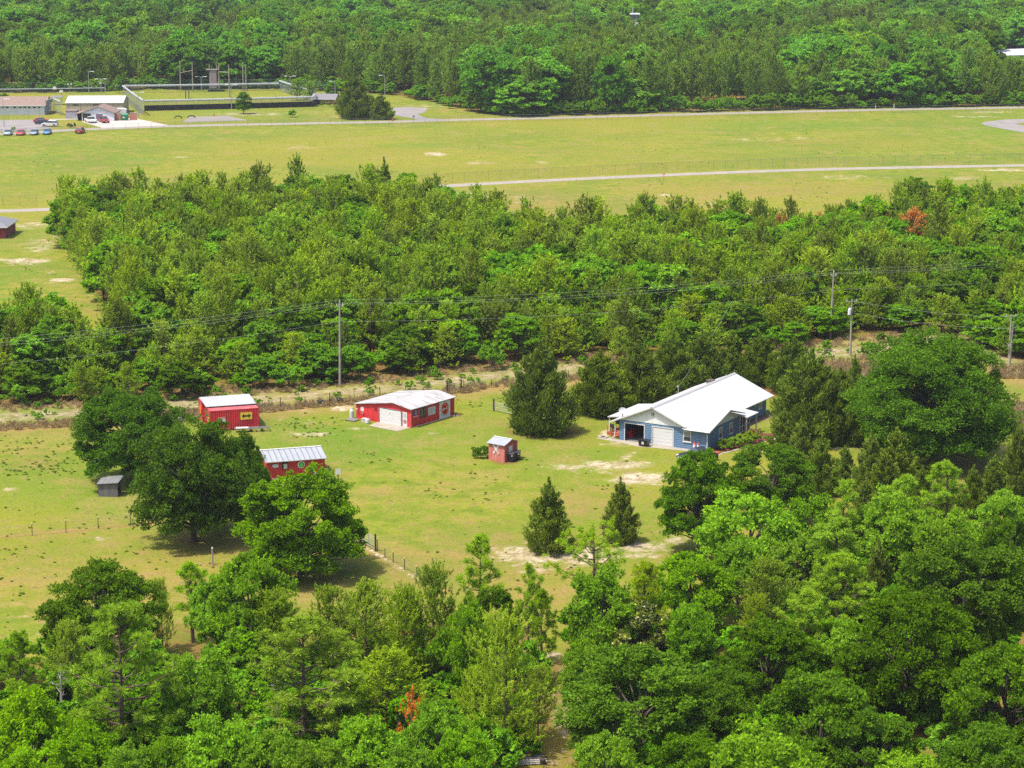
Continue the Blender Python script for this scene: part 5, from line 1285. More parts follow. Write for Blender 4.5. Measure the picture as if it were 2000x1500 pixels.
# ------------------------------------------------------------------ cars
TYRE = mat('tyre', (0.012, 0.012, 0.013), 0.8, 0.1); RIM = mat('rim', (0.280, 0.280, 0.288), 0.35, 0.05, metal=0.6)
LAMPW = mat('headlamp', (0.480, 0.480, 0.464), 0.2, 0.02); LAMPR = mat('tail_lamp', (0.320, 0.008, 0.010), 0.25, 0.02)
def paint(name, col): return mat('paint_' + name, col, 0.28, 0.02, 1.0, spec=0.6)
def car(x, y, rot, label, pm, kind='sedan', group=None):
    """x axis runs from tail to nose"""
    name = {'sedan': 'parked_car', 'suv': 'parked_car', 'pickup': 'pickup_truck'}[kind]
    t = thing(name, label, 'pickup truck' if kind == 'pickup' else 'car', (x, y, 0), rot, group)
    if kind == 'sedan':
        Lh, W_, low, belt, top = 2.3, 0.9, 0.28, 0.88, 1.42
        body = [(-2.28, 0.45), (-2.2, 0.82), (-1.9, 0.93), (-1.5, 0.95), (0.95, 0.92), (1.9, 0.80), (2.22, 0.64), (2.3, 0.42), (2.2, 0.25), (-2.2, 0.25)]
        cab = [(-1.75, 0.93), (-1.0, 1.40), (0.1, 1.43), (1.05, 0.91)]
    elif kind == 'suv':
        Lh, W_, top = 2.3, 0.93, 1.68
        body = [(-2.3, 0.5), (-2.28, 0.98), (-2.0, 1.05), (0.95, 1.03), (1.9, 0.95), (2.25, 0.78), (2.3, 0.5), (2.2, 0.3), (-2.2, 0.3)]
        cab = [(-2.2, 1.04), (-1.85, 1.64), (0.2, 1.68), (1.05, 1.02)]
    else:
        Lh, W_, top = 2.75, 0.97, 1.8
        body = [(-2.75, 0.55), (-2.75, 1.08), (-0.7, 1.1), (1.15, 1.1), (2.3, 1.02), (2.7, 0.85), (2.75, 0.5), (2.6, 0.38), (-2.6, 0.38)]
        cab = [(-0.72, 1.09), (-0.6, 1.74), (0.55, 1.78), (1.3, 1.09)]
    m = MB(); m.prism(body, 1, -W_, W_)
    k = 0.82   # roof narrower than the body
    (a0, z0), (a1, z1), (a2, z2), (a3, z3) = cab
    rt = 0.05
    m.hexa([(a1 - 0.02, -W_ * k, z1 - rt), (a2 + 0.02, -W_ * k, z2 - rt), (a2 + 0.02, W_ * k, z2 - rt), (a1 - 0.02, W_ * k, z1 - rt),
            (a1, -W_ * k * 0.96, z1 + 0.02), (a2, -W_ * k * 0.96, z2 + 0.02), (a2, W_ * k * 0.96, z2 + 0.02), (a1, W_ * k * 0.96, z1 + 0.02)])
    b = m.build('body', pm, t)
    mod = b.modifiers.new('bevel', 'BEVEL'); mod.width = 0.06; mod.segments = 2
    m = MB(); m.hexa([(a0, -W_ * 0.95, z0), (a3, -W_ * 0.95, z3), (a3, W_ * 0.95, z3), (a0, W_ * 0.95, z0),
                      (a1, -W_ * k, z1 - rt), (a2, -W_ * k, z2 - rt), (a2, W_ * k, z2 - rt), (a1, W_ * k, z1 - rt)])
    m.build('glasshouse', GLASS, t)
    if kind == 'pickup':
        m = MB(); m.box(-2.6, -0.8, -0.8, 0.8, 1.09, 1.12); m.build('load_bed', BLACK, t)
    ax_ = Lh * 0.62; r = 0.33 if kind == 'sedan' else 0.38
    for sx in (-1, 1):
        for sy in (-1, 1):
            m = MB(); m.tube([(sx * ax_, sy * (W_ - 0.14), r), (sx * ax_, sy * (W_ + 0.03), r)], r, 14); wl = m.build('wheel', TYRE, t)
            m = MB(); m.tube([(sx * ax_, sy * (W_ + 0.028), r), (sx * ax_, sy * (W_ + 0.045), r)], r * 0.58, 10); m.build('rim', RIM, wl)
    zt = 0.68 if kind != 'pickup' else 0.85
    for sy in (-1, 1):
        m = MB(); m.box(Lh - 0.22, Lh + 0.01, sy * W_ * 0.75 - 0.16, sy * W_ * 0.75 + 0.16, zt - 0.1, zt + 0.04); m.build('headlight', LAMPW, t)
        m = MB(); m.box(-Lh - 0.01, -Lh + 0.15, sy * W_ * 0.78 - 0.15, sy * W_ * 0.78 + 0.15, zt + 0.02, zt + 0.18); m.build('tail_light', LAMPR, t)
    m = MB(); m.box(Lh - 0.05, Lh + 0.03, -0.3, 0.3, 0.42, 0.55); m.box(-Lh - 0.02, -Lh + 0.05, -0.26, 0.26, 0.5, 0.63); m.build('number_plate', WHITE2, t)
    return t
x, y = G(1362, 899)
car(x, y, math.radians(197), 'black car parked in front of the blue house, half hidden by an oak', paint('black', (0.010, 0.010, 0.014)))
# ------------------------------------------------------------------ red workshop
sx_, sy_ = G(696.5, 817)
ws = thing('workshop', 'red metal workshop with a weathered white roof and a round cola sign', 'workshop', (sx_, sy_, 0), math.radians(-36.2))
D = 8.65; W = 8.75
m = MB(); m.prism([(0, 0), (W, 0), (W, 2.28), (6.0, 2.76), (0, 1.9)], 1, 0.0, D, 0)
wl = m.build('wall', REDX, ws)
m = MB()
m.box(W - 0.14, W + 0.03, -0.03, 0.14, 0, 2.26); m.box(-0.03, 0.1, -0.03, 0.1, 0, 1.88); m.build('corner_trim', mat('corner_trim_rose', (0.352, 0.056, 0.060), 0.6, 0.1), ws)
m = MB(); m.box(W, W + 0.006, 0.14, D, 0.04, 2.2); m.build('side_wall', REDY, ws)
ROOFW = mat('weathered_white_roof', (0.315, 0.308, 0.305), 0.6, 0.10, 1.2, stretch=(0.35, 1.6, 1), dirt=(0.15, 0.125, 0.118), dirt_amt=0.85, dscale=1.1)
m = MB()
m.slab([(-0.22, -0.25, 1.93), (6.0, -0.25, 2.86), (6.0, D + 0.2, 2.86), (-0.22, D + 0.2, 1.93)], 0.07)
m.slab([(6.0, -0.25, 2.86), (W + 0.22, -0.25, 2.36), (W + 0.22, D + 0.2, 2.36), (6.0, D + 0.2, 2.86)], 0.07)
rf = m.build('roof', ROOFW, ws)
m = MB(); m.box(3.62, 3.76, -0.05, -0.003, 0, 1.92); m.box(7.16, 7.34, -0.05, -0.003, 0, 1.92); m.box(3.76, 7.16, -0.05, -0.003, 1.86, 1.95); m.build('door_frame', mat('frame_grey', (0.112, 0.104, 0.120), 0.6, 0.1), ws)
m = MB()
for k in range(5): m.box(3.77, 7.15, -0.03 - 0.003 * (k % 2), -0.002, 0.03 + k * 0.366, 0.03 + k * 0.366 + 0.355)
gd = m.build('garage_door', WHITE2, ws)
m = MB(); m.box(5.3, 5.46, -0.06, -0.034, 1.32, 1.4); m.build('handle', GREYM, gd)
m = MB(); m.box(7.42, 8.12, -0.045, -0.002, 0.03, 1.83); dr = m.build('door', WHITE2, ws)
m = MB(); m.box(7.52, 8.02, -0.052, -0.046, 1.15, 1.7); m.build('door_window', glass_mat('pale_door_glass', (0.336, 0.368, 0.368)), dr)
m = MB(); m.disc((7.78, -0.046, 0.66), (0, -1, 0), 0.27, 0.012, 24); m.build('round_emblem', mat('emblem_brown', (0.288, 0.136, 0.112), 0.6, 0.3, 14.0), dr)
m = MB(); m.box(0.72, 1.22, -0.05, -0.003, 1.05, 1.62); sg = m.build('white_sign', WHITE2, ws)
m = MB(); m.box(0.9, 1.04, -0.053, -0.051, 1.15, 1.5); m.build('faded_mark', mat('faded_grey', (0.400, 0.384, 0.384), 0.6, 0.2, 20.0), sg)
m = MB(); m.box(2.98, 3.3, -0.05, -0.003, 1.42, 1.72); m.build('wall_vent', mat('vent_dark_red', (0.104, 0.008, 0.010), 0.7, 0.1), ws)
m = MB(); m.tube([(0.3, -0.02, 1.25), (0.3, -0.3, 1.3)], [0.03, 0.12], 8); m.build('wall_lamp', mat('lamp_pink', (0.480, 0.240, 0.224), 0.5, 0.05), ws)
m = MB(); m.tube([(1.12, -0.02, 0.9), (1.12, -0.22, 0.86)], [0.05, 0.14], 8); m.build('wall_lamp', mat('lamp_pink', (0.480, 0.240, 0.224), 0.5, 0.05), ws)
# side wall signs
X0 = W + 0.008
m = MB(); m.box(X0, X0 + 0.03, 0.5, 1.22, 1.42, 2.08); sg = m.build('blue_sign', NAVY, ws)
m = MB(); m.prism([(0.66, 1.62), (0.86, 1.5), (1.06, 1.62), (1.06, 1.98), (0.66, 1.98)], 0, X0 + 0.031, X0 + 0.034); m.build('shield', mat('shield_pale', (0.440, 0.464, 0.544), 0.5, 0.05), sg)
text('number', '88', 0.34, NAVY, sg, (X0 + 0.036, 0.86, 1.76), (0, 1, 0), (1, 0, 0), bold=0.01)
m = MB(); m.box(X0, X0 + 0.03, 0.42, 1.3, 1.22, 1.36); m.build('pink_strip', mat('strip_pink', (0.600, 0.288, 0.320), 0.5, 0.05), ws)
m = MB(); m.box(X0, X0 + 0.02, 1.75, 2.95, 0.86, 2.2); wn_ = m.build('window', DARK, ws)
m = MB(); m.box(X0 + 0.021, X0 + 0.03, 1.85, 2.3, 0.98, 2.1); m.build('pane', mat('dusty_pane', (0.080, 0.096, 0.104), 0.3, 0.4, 3.0), wn_)
m = MB(); m.box(X0 + 0.021, X0 + 0.03, 2.42, 2.85, 0.98, 2.1); m.build('pane', mat('brown_pane', (0.068, 0.056, 0.052), 0.35, 0.4, 3.0), wn_)
m = MB(); m.box(X0, X0 + 0.03, 3.35, 4.75, 0.92, 1.92); sg = m.build('lettered_sign', WHITE2, ws)
BLT = mat('letter_blue', (0.176, 0.216, 0.368), 0.5, 0.05)
for k, (a, b) in enumerate(((3.55, 4.5), (3.68, 4.4), (3.55, 4.5), (3.7, 4.3))):
    z = 1.72 - k * 0.2; m = MB(); q = a
    while q < b:
        l = 0.07 + 0.05 * ((int(q * 91) * 7) % 3); m.box(X0 + 0.031, X0 + 0.034, q, min(q + l, b), z - 0.05, z + 0.05); q += l + 0.035
    m.build('worn_lettering', BLT, sg)
m = MB(); m.box(X0, X0 + 0.04, 5.55, 7.75, 0.03, 2.2); cp = m.build('cola_panel', mat('panel_white', (0.528, 0.520, 0.544), 0.5, 0.04, 2.0), ws)
m = MB(); m.disc((X0 + 0.041, 6.65, 1.22), (1, 0, 0), 0.80, 0.012, 40); m.build('white_ring', WHITE2, cp)
m = MB(); m.disc((X0 + 0.054, 6.65, 1.22), (1, 0, 0), 0.745, 0.012, 40); m.build('red_disc', SRED, cp)
m = MB()
bot = [(-0.11, -0.68), (0.11, -0.68), (0.13, -0.3), (0.10, -0.08), (0.14, 0.14), (0.06, 0.36), (0.05, 0.62), (-0.05, 0.62), (-0.06, 0.36), (-0.14, 0.14), (-0.10, -0.08), (-0.13, -0.3)]
m.prism([(6.65 + a, 1.22 + b) for a, b in bot], 0, X0 + 0.067, X0 + 0.072); bt = m.build('bottle', mat('bottle_brown', (0.040, 0.010, 0.008), 0.4, 0.1), cp)
m = MB(); m.prism([(6.60, 1.62), (6.70, 1.62), (6.69, 1.86), (6.61, 1.86)], 0, X0 + 0.0725, X0 + 0.076); m.build('bottle_neck', mat('neck_cream', (0.600, 0.496, 0.360), 0.5, 0.05), bt)
text('script_lettering', 'Coca-Cola', 0.47, WHITE2, cp, (X0 + 0.078, 6.65, 1.24), (0, 1, 0.12), (1, 0, 0), shear=0.35, bold=0.012)
wd_ = 'SIGN OF GOOD TASTE'; chs = []
for i, ch in enumerate(wd_):
    if ch == ' ': continue
    a = -PI / 2 + (i - (len(wd_) - 1) / 2) * 0.115; r = 0.94
    chs.append((ch, (X0 + 0.042, 6.65 + math.cos(a) * r, 1.22 + math.sin(a) * r), (0, -math.sin(a), math.cos(a))))
text('small_lettering', wd_, 0.17, NAVY, cp, None, None, (1, 0, 0), chars=chs)
text('small_lettering', 'DRINK', 0.15, NAVY, cp, (X0 + 0.042, 6.65, 2.11), (0, 1, 0), (1, 0, 0))
m = MB(); m.box(W + 0.01, W + 0.16, 0.2, D, 0.0, 0.06); m.build('foundation_edge', mat('pink_concrete', (0.416, 0.288, 0.248), 0.8, 0.12), ws)
def sw(u, v, o=(sx_, sy_), d=-36.2):
    a = math.radians(d); return (o[0] + u * math.cos(a) - v * math.sin(a), o[1] + u * math.sin(a) + v * math.cos(a))
me = bpy.data.meshes.new('workshop_apron'); me.from_pydata([(*sw(*p), 0.03) for p in ((3.4, 0), (3.9, -2.3), (8.5, -2.55), (8.7, -0.05))], [], [(0, 1, 2, 3)]); me.materials.append(CONC); me.update()
tag(link('workshop_apron', me), 'concrete apron in front of the workshop garage door', None, None, 'structure')
x, y = sw(-0.45, -0.4); t = thing('gas_cylinder', 'pale grey gas cylinder standing at the left corner of the red workshop', 'gas cylinder', (x, y, 0))
m = MB(); m.tube([(0, 0, 0), (0, 0, 0.95), (0, 0, 1.1), (0, 0, 1.18)], [0.27, 0.27, 0.18, 0.06], 14); m.build('tank', mat('cylinder_grey', (0.400, 0.408, 0.416), 0.4, 0.08), t)
m = MB(); m.cyl(0, 0, 1.18, 1.3, 0.08, 10); m.build('valve_cap', WHITE2, t)
x, y = sw(0.3, -1.2); t = thing('wooden_pallet', 'low grey pallet lying in front of the gas cylinder', 'pallet', (x, y, 0), math.radians(-30))
m = MB()
for k in range(6): m.box(-0.75, 0.75, -0.6 + k * 0.21, -0.6 + k * 0.21 + 0.15, 0.12, 0.15)
m.build('boards', WOODG, t); m = MB()
for a in (-0.7, 0, 0.62): m.box(a, a + 0.08, -0.58, 0.58, 0.0, 0.118)
m.build('runners', WOODG, t)
x, y = sw(2.85, -1.3); t = thing('plastic_drum', 'white plastic drum beside the concrete apron of the red workshop', 'drum', (x, y, 0))
m = MB(); m.tube([(0, 0, 0), (0, 0, 0.1), (0, 0, 0.5), (0, 0, 0.6)], [0.24, 0.28, 0.28, 0.22], 16); m.build('body', WHITE2, t); m = MB(); m.cyl(0, 0, 0.6, 0.64, 0.18, 14); m.build('lid', GREYM, t)
x, y = sw(2.25, -1.0); t = thing('cooler_box', 'grey box left of the white drum by the workshop', 'box', (x, y, 0), math.radians(-36))
m = MB(); m.box(-0.4, 0.4, -0.25, 0.25, 0, 0.42); m.build('body', mat('box_grey', (0.320, 0.320, 0.336), 0.6, 0.1), t); m = MB(); m.box(-0.43, 0.43, -0.28, 0.28, 0.422, 0.5); m.build('lid', mat('lid_pink', (0.480, 0.320, 0.320), 0.6, 0.1), t)
x, y = sw(9.2, 8.4); t = thing('rubble_heap', 'small heap of pale rubble at the back corner of the red workshop', 'rubble', (x, y, 0))
m = MB()
rr_ = random.Random(3)
for k in range(16):
    a, b, s_ = rr_.uniform(-0.6, 0.6), rr_.uniform(-0.5, 0.5), rr_.uniform(0.07, 0.18); m.taper(a, b, 0, s_ * 1.3, s_, s_ * 0.8, s_ * 0.7, s_ * 0.6, k % 2)
m.build('stones', [CONC, mat('brown_stone', (0.160, 0.080, 0.064), 0.9, 0.2)], t)

# ------------------------------------------------------------------ two containers with a white canopy between them
A18 = math.radians(18)
def corr(m, p0, p1, z0, z1, pitch=0.28, dep=0.04, mi=0):
    """corrugated sheet between two ground points"""
    p0 = Vector((*p0, 0)); p1 = Vector((*p1, 0)); d = (p1 - p0); L_ = d.length; d /= L_; n = Vector((d.y, -d.x, 0))
    k = max(1, round(L_ / pitch)); st = L_ / k; pts = []
    for i in range(k):
        for f, o in ((0.0, 0), (0.32, 0), (0.5, dep), (0.82, dep)): pts.append(p0 + d * (i + f) * st + n * o)
    pts.append(p1)
    for a, b in zip(pts, pts[1:]): m.face([(a.x, a.y, z0), (b.x, b.y, z0), (b.x, b.y, z1), (a.x, a.y, z1)], mi)
def container(x, y, lab):
    t = thing('shipping_container', lab, 'shipping container', (x, y, 0.12), A18, None)
    L_, D_, H_ = 6.06, 2.44, 2.45
    m = MB(); corr(m, (0.08, 0.03), (L_ - 0.08, 0.03), 0.12, H_ - 0.1); corr(m, (L_ - 0.03, 0.08), (L_ - 0.03, D_ - 0.08), 0.12, H_ - 0.1)
    corr(m, (L_ - 0.08, D_ - 0.03), (0.08, D_ - 0.03), 0.12, H_ - 0.1); m.build('corrugated_wall', CRED, t)
    m = MB()
    for a in (0, L_ - 0.12):
        for b in (0, D_ - 0.12): m.box(a, a + 0.12, b, b + 0.12, 0, H_)
    for z in (0, H_ - 0.1):
        m.box(0.12, L_ - 0.12, -0.012, 0.1, z, z + 0.1); m.box(0.12, L_ - 0.12, D_ - 0.1, D_ + 0.012, z, z + 0.1); m.box(0.002, 0.1, 0.12, D_ - 0.12, z, z + 0.1); m.box(L_ - 0.1, L_ - 0.002, 0.12, D_ - 0.12, z, z + 0.1)
    m.build('frame', CRED, t)
    m = MB(); m.box(0.03, L_ - 0.03, 0.03, D_ - 0.03, H_ - 0.02, H_ + 0.012); m.build('roof', CROOF, t)
    m = MB(); m.box(0.03, 0.07, 0.13, D_ / 2 - 0.01, 0.1, H_ - 0.1); d1 = m.build('door', CRED, t)
    m = MB(); m.box(0.03, 0.07, D_ / 2 + 0.01, D_ - 0.13, 0.1, H_ - 0.1); d2 = m.build('door', CRED, t)
    for b in (0.45, 0.95): m = MB(); m.tube([(0.0, b, 0.12), (0.0, b, H_ - 0.12)], 0.02, 6); m.build('lock_rod', GREYM, d1)
    for b in (1.5, 2.0): m = MB(); m.tube([(0.0, b, 0.12), (0.0, b, H_ - 0.12)], 0.02, 6); m.build('lock_rod', GREYM, d2)
    m = MB(); 
    for a in (0.1, L_ - 0.5):
        for b in (0.05, D_ - 0.45): m.box(a, a + 0.4, b, b + 0.4, -0.12, -0.002)
    m.build('block', CONC, t)
    return t
cx, cy = -36.75, 269.35
def cw(u, v): return (cx + u * math.cos(A18) - v * math.sin(A18), cy + u * math.sin(A18) + v * math.cos(A18))
cA = container(cx, cy, 'front red shipping container with a yellow double arrow sign')
def diamond(par, y, z, s, mt, nrm=-1, x=-0.02):
    m = MB(); m.prism([(y - s, z), (y, z - s), (y + s, z), (y, z + s)], 0, x - 0.03, x); return m.build('diamond_sign', mt, par)
m = MB(); m.box(3.75, 5.2, -0.055, -0.03, 1.12, 2.0); sg = m.build('arrow_sign', YELLOW, cA)
m = MB(); az = 1.56
m.prism([(3.9, az), (4.2, az + 0.28), (4.2, az + 0.1), (4.75, az + 0.1), (4.75, az + 0.28), (5.05, az), (4.75, az - 0.28), (4.75, az - 0.1), (4.2, az - 0.1), (4.2, az - 0.28)], 1, -0.062, -0.057); m.build('double_arrow', INK, sg)
m = MB(); m.box(0.95, 1.9, -0.055, -0.03, 0.95, 1.42); sg = m.build('white_sign', WHITE2, cA)
m = MB(); m.box(0.95, 1.9, -0.055, -0.03, 1.45, 1.62); m.build('pink_plate', mat('plate_pink', (0.496, 0.200, 0.200), 0.6, 0.1), cA)
diamond(cA, 0.75, 1.15, 0.62, YELLOW)
bx_, by_ = cw(0.0, 5.25)
cB = container(bx_, by_, 'rear red shipping container standing behind the white canopy')
m = MB(); m.disc((-0.03, 0.9, 1.35), (-1, 0, 0), 0.62, 0.03, 8); m.build('octagon_sign', ORANGE, cB)
t = thing('canopy', 'white sheet canopy bridging the two red containers', 'canopy', (*cw(0, 0), 0.12), A18)
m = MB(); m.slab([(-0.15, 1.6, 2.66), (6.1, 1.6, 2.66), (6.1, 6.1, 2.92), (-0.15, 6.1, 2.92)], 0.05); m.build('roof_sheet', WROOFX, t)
m = MB(); m.prism([(2.46, -0.1), (5.22, -0.1), (5.22, 2.80), (2.46, 2.64)], 0, 0.3, 0.36); iw = m.build('end_wall', RED, t); diamond(iw, 3.55, 1.15, 0.42, YELLOW, x=0.27)
for (a, b, z0, z1) in ((0.1, 1.8, 2.46, 2.61), (5.9, 1.8, 2.46, 2.61), (0.1, 5.9, 2.46, 2.85), (5.9, 5.9, 2.46, 2.85)):
    m = MB(); m.box(a - 0.05, a + 0.05, b - 0.05, b + 0.05, z0, z1); m.build('prop', DPOST, t)
m = MB(); m.box(0.2, 5.75, 1.66, 1.74, 2.48, 2.6); m.build('front_beam', DPOST, t)
t = thing('flat_trailer', 'low grey wooden trailer bed lying in front of the front container', 'trailer', (*cw(2.7, -1.5), 0), A18 - 0.15)
m = MB()
for k in range(4): m.box(0, 4.3, 0.0 + k * 0.3, 0.0 + k * 0.3 + (0.09 if k else 0.14), 0.42, 0.49)
m.build('rails', WOODG, t); m = MB()
for a in (0.1, 0.9, 1.7, 2.5, 3.4, 4.15): m.box(a, a + 0.12, 0.02, 1.0, 0.34, 0.415)
m.build('cross_bars', WOODG, t)
for a in (0.95, 1.9, 3.2): m = MB(); m.box(a, a + 0.25, 0.1, 0.9, 0.0, 0.335); m.build('support', DPOST, t)
m = MB(); m.box(0.2, 1.7, 0.12, 0.85, 0.50, 0.53); m.build('loose_board', mat('pale_board', (0.400, 0.376, 0.352), 0.8, 0.15), t)
t = thing('lumber_stack', 'low stack of grey planks left of the rear container', 'lumber', (*cw(-3.3, 6.4), 0), A18)
m = MB()
for k in range(5): m.box(0, 3.0, k * 0.22, k * 0.22 + 0.19, 0.1, 0.28 + 0.05 * (k % 3))
m.build('planks', WOODG, t); m = MB(); m.box(0.4, 0.5, 0, 1.1, 0, 0.1); m.box(2.4, 2.5, 0, 1.1, 0, 0.1); m.build('bearers', WOODG, t)

# ------------------------------------------------------------------ red shed with the striped roof
r0 = (-27.42, 246.45); RA = math.radians(17.2)
sh = thing('shed', 'red shed with a striped metal roof and a round green sign', 'shed', (*r0, 0), RA)
L_, D_ = 6.62, 5.4
m = MB(); m.prism([(0, 0), (D_, 0), (D_, 2.02), (2.7, 2.62), (0, 2.02)], 0, 0, L_); m.build('wall', RED, sh)
STR = rib_mat('striped_roof', (0.240, 0.256, 0.276), 0, 0.62, 0.3, 0.45, 0.06, dirt=(0.296, 0.288, 0.284), dirt_amt=0.5, dscale=0.5, line=0.75, stretch=(1, 0.3, 1))
STR2 = mat('pale_roof_back', (0.304, 0.304, 0.308), 0.5, 0.06)
m = MB(); m.slab([(-0.2, -0.3, 2.04), (L_ + 0.2, -0.3, 2.04), (L_ + 0.2, 2.7, 2.72), (-0.2, 2.7, 2.72)], 0.06); rf = m.build('roof', STR, sh)
m = MB(); m.slab([(-0.2, 2.7, 2.72), (L_ + 0.2, 2.7, 2.72), (L_ + 0.2, D_ + 0.25, 2.06), (-0.2, D_ + 0.25, 2.06)], 0.06); m.build('rear_roof', STR2, sh)
m = MB(); m.box(-0.2, L_ + 0.2, 2.58, 2.82, 2.725, 2.78); m.box(-0.22, L_ + 0.22, -0.34, -0.305, 1.98, 2.07); m.build('white_trim', WHITE2, rf)
m = MB(); m.disc((0.98, -0.02, 1.5), (0, -1, 0), 0.38, 0.03, 28, 0, 0.21); m.build('oval_sign', mat('oval_pale', (0.496, 0.504, 0.560), 0.5, 0.05), sh)
m = MB(); m.box(1.72, 2.42, -0.04, -0.002, 1.02, 1.82); wn_ = m.build('window', DARK, sh); m = MB(); m.box(1.86, 2.28, -0.25, -0.042, 1.12, 1.68); m.build('air_conditioner', mat('ac_beige', (0.384, 0.360, 0.304), 0.6, 0.15, 10), wn_)
m = MB(); m.disc((3.92, -0.02, 1.42), (0, -1, 0), 0.41, 0.03, 36); bp_ = m.build('round_sign', mat('sign_cream', (0.576, 0.576, 0.496), 0.5, 0.04), sh)
m = MB(); m.disc((3.95, -0.051, 1.40), (0, -1, 0), 0.30, 0.012, 18); m.build('green_ring', GREEN, bp_)
m = MB(); m.disc((3.95, -0.064, 1.40), (0, -1, 0), 0.19, 0.012, 12); m.build('lime_burst', LIME, bp_)
m = MB(); m.box(5.02, 5.36, -0.045, -0.015, 1.02, 1.66); sg = m.build('yellow_sign', YELLOW, sh)
m = MB(); m.prism([(5.1, 1.5), (5.16, 1.5), (5.22, 1.33), (5.26, 1.36), (5.27, 1.2), (5.14, 1.26), (5.18, 1.3)], 1, -0.05, -0.046); m.build('black_mark', INK, sg)
m = MB(); m.box(0.0, L_, -0.12, -0.003, 0.0, 0.05); m.build('base_board', mat('pale_base', (0.440, 0.400, 0.336), 0.8, 0.1), sh)
m = MB(); m.box(0.18, 0.24, -0.03, -0.003, 0.85, 1.02); m.build('door_handle', WHITE2, sh)
m = MB(); m.box(5.3, 5.75, -0.3, -0.125, 0.06, 0.4); m.build('meter_box', GREYM, sh)

# ------------------------------------------------------------------ little crossing shed, bins
x0 = (-2.71, 255.47); XA = math.radians(-36.9)
xs = thing('shed', 'small rose red shed with a white railroad crossing sign', 'shed', (*x0, 0), XA)
BRD = rib_mat('rose_boards', (0.416, 0.116, 0.092), 0, 0.42, 0.4, 0.8, 0.14, dirt=(0.464, 0.208, 0.176), dirt_amt=0.5, dscale=1.5, line=0.5, stretch=(1, 1, 0.3))
BRDY = rib_mat('rose_boards_shaded', (0.352, 0.068, 0.062), 1, 0.36, 0.4, 0.8, 0.14, line=0.55)  # same boards on the side away from the sun, shade put into a darker red
m = MB(); m.prism([(0, 0), (2.5, 0), (2.5, 2.08), (1.25, 2.5), (0, 2.08)], 0, 0, 2.3); m.build('wall', BRD, xs)
m = MB(); m.prism([(0.01, 0.01), (2.49, 0.01), (2.49, 2.05), (1.25, 2.46), (0.01, 2.05)], 0, 2.3, 2.312); m.build('side_wall', BRDY, xs)
RG = rib_mat('grey_blue_roof', (0.240, 0.248, 0.280), 0, 0.5, 0.3, 0.5, 0.08, line=0.3)
m = MB(); m.slab([(-0.15, -0.2, 2.06), (2.47, -0.2, 2.06), (2.47, 1.25, 2.56), (-0.15, 1.25, 2.56)], 0.05); m.slab([(-0.15, 1.25, 2.56), (2.47, 1.25, 2.56), (2.47, 2.75, 2.04), (-0.15, 2.75, 2.04)], 0.05); rf = m.build('roof', RG, xs)
m = MB(); m.box(-0.16, 2.48, 1.17, 1.33, 2.565, 2.6); m.build('ridge_cap', WHITE2, rf)
m = MB()
for s_ in (1, -1):
    d = Vector((math.cos(0.93), 0, math.sin(0.93) * s_)); n = Vector((-d.z, 0, d.x)); c = Vector((1.12, 0, 1.42)); yy = -0.03 if s_ > 0 else -0.055
    P = [c - d * 0.66 - n * 0.105, c + d * 0.66 - n * 0.105, c + d * 0.66 + n * 0.105, c - d * 0.66 + n * 0.105]
    m.hexa([(p.x, yy - 0.02, p.z) for p in P] + [(p.x, yy, p.z) for p in P])
cb = m.build('crossbuck_sign', WHITE2, xs)
def xt(body, s_, y, f):
    d = Vector((math.cos(0.93), 0, math.sin(0.93) * s_)); text('lettering', body, 0.15, INK, cb, Vector((1.12, y, 1.42)) + d * f, d, (0, -1, 0))
xt('CROSSING', 1, -0.052, 0); xt('RAIL', -1, -0.077, -0.38); xt('ROAD', -1, -0.077, 0.38)
m = MB(); m.box(2.313, 2.335, 0.8, 1.5, 0.95, 1.78); sg = m.build('white_sign', WHITE2, xs)
for k in range(5):
    m = MB(); q = 0.88
    while q < 1.42: l = 0.05 + 0.03 * ((int(q * 70) * 5 + k) % 3); m.box(2.336, 2.338, q, q + l, 1.64 - k * 0.14, 1.69 - k * 0.14); q += l + 0.03
    m.build('worn_lettering', mat('faded_ink', (0.304, 0.304, 0.336), 0.6, 0.1), sg)
def wheelie_bin(x, y, rot, lab):
    t = thing('wheelie_bin', lab, 'trash bin', (x, y, 0), rot, 'wheelie bins by the crossing shed')
    m = MB(); m.taper(0, 0, 0.1, 1.0, 0.26, 0.3, 0.34, 0.4); m.build('body', BLACK, t)
    m = MB(); m.hexa([(-.37, -.43, 1.0), (.37, -.43, 1.0), (.37, .45, 1.0), (-.37, .45, 1.0), (-.34, -.4, 1.06), (.34, -.4, 1.06), (.34, .42, 1.1), (-.34, .42, 1.1)]); m.build('lid', mat('bin_lid', (0.040, 0.040, 0.048), 0.3, 0.1, spec=0.5), t)
    for s_ in (-1, 1): m = MB(); m.tube([(s_ * 0.25, 0.3, 0.13), (s_ * 0.33, 0.3, 0.13)], 0.13, 12); m.build('wheel', TYRE, t)
    m = MB(); m.tube([(-.25, .48, 1.0), (.25, .48, 1.0)], 0.025, 6); m.build('handle', BLACK, t)
    m = MB(); m.disc((0.2, -0.388, 0.8), (0, -1, 0), 0.07, 0.015, 12); m.build('sticker', WHITE2, t)
wheelie_bin(-0.02, 254.5, math.radians(-25), 'black wheelie bin nearer the front of the crossing shed')
wheelie_bin(0.62, 255.35, math.radians(-10), 'black wheelie bin farther right beside the crossing shed')

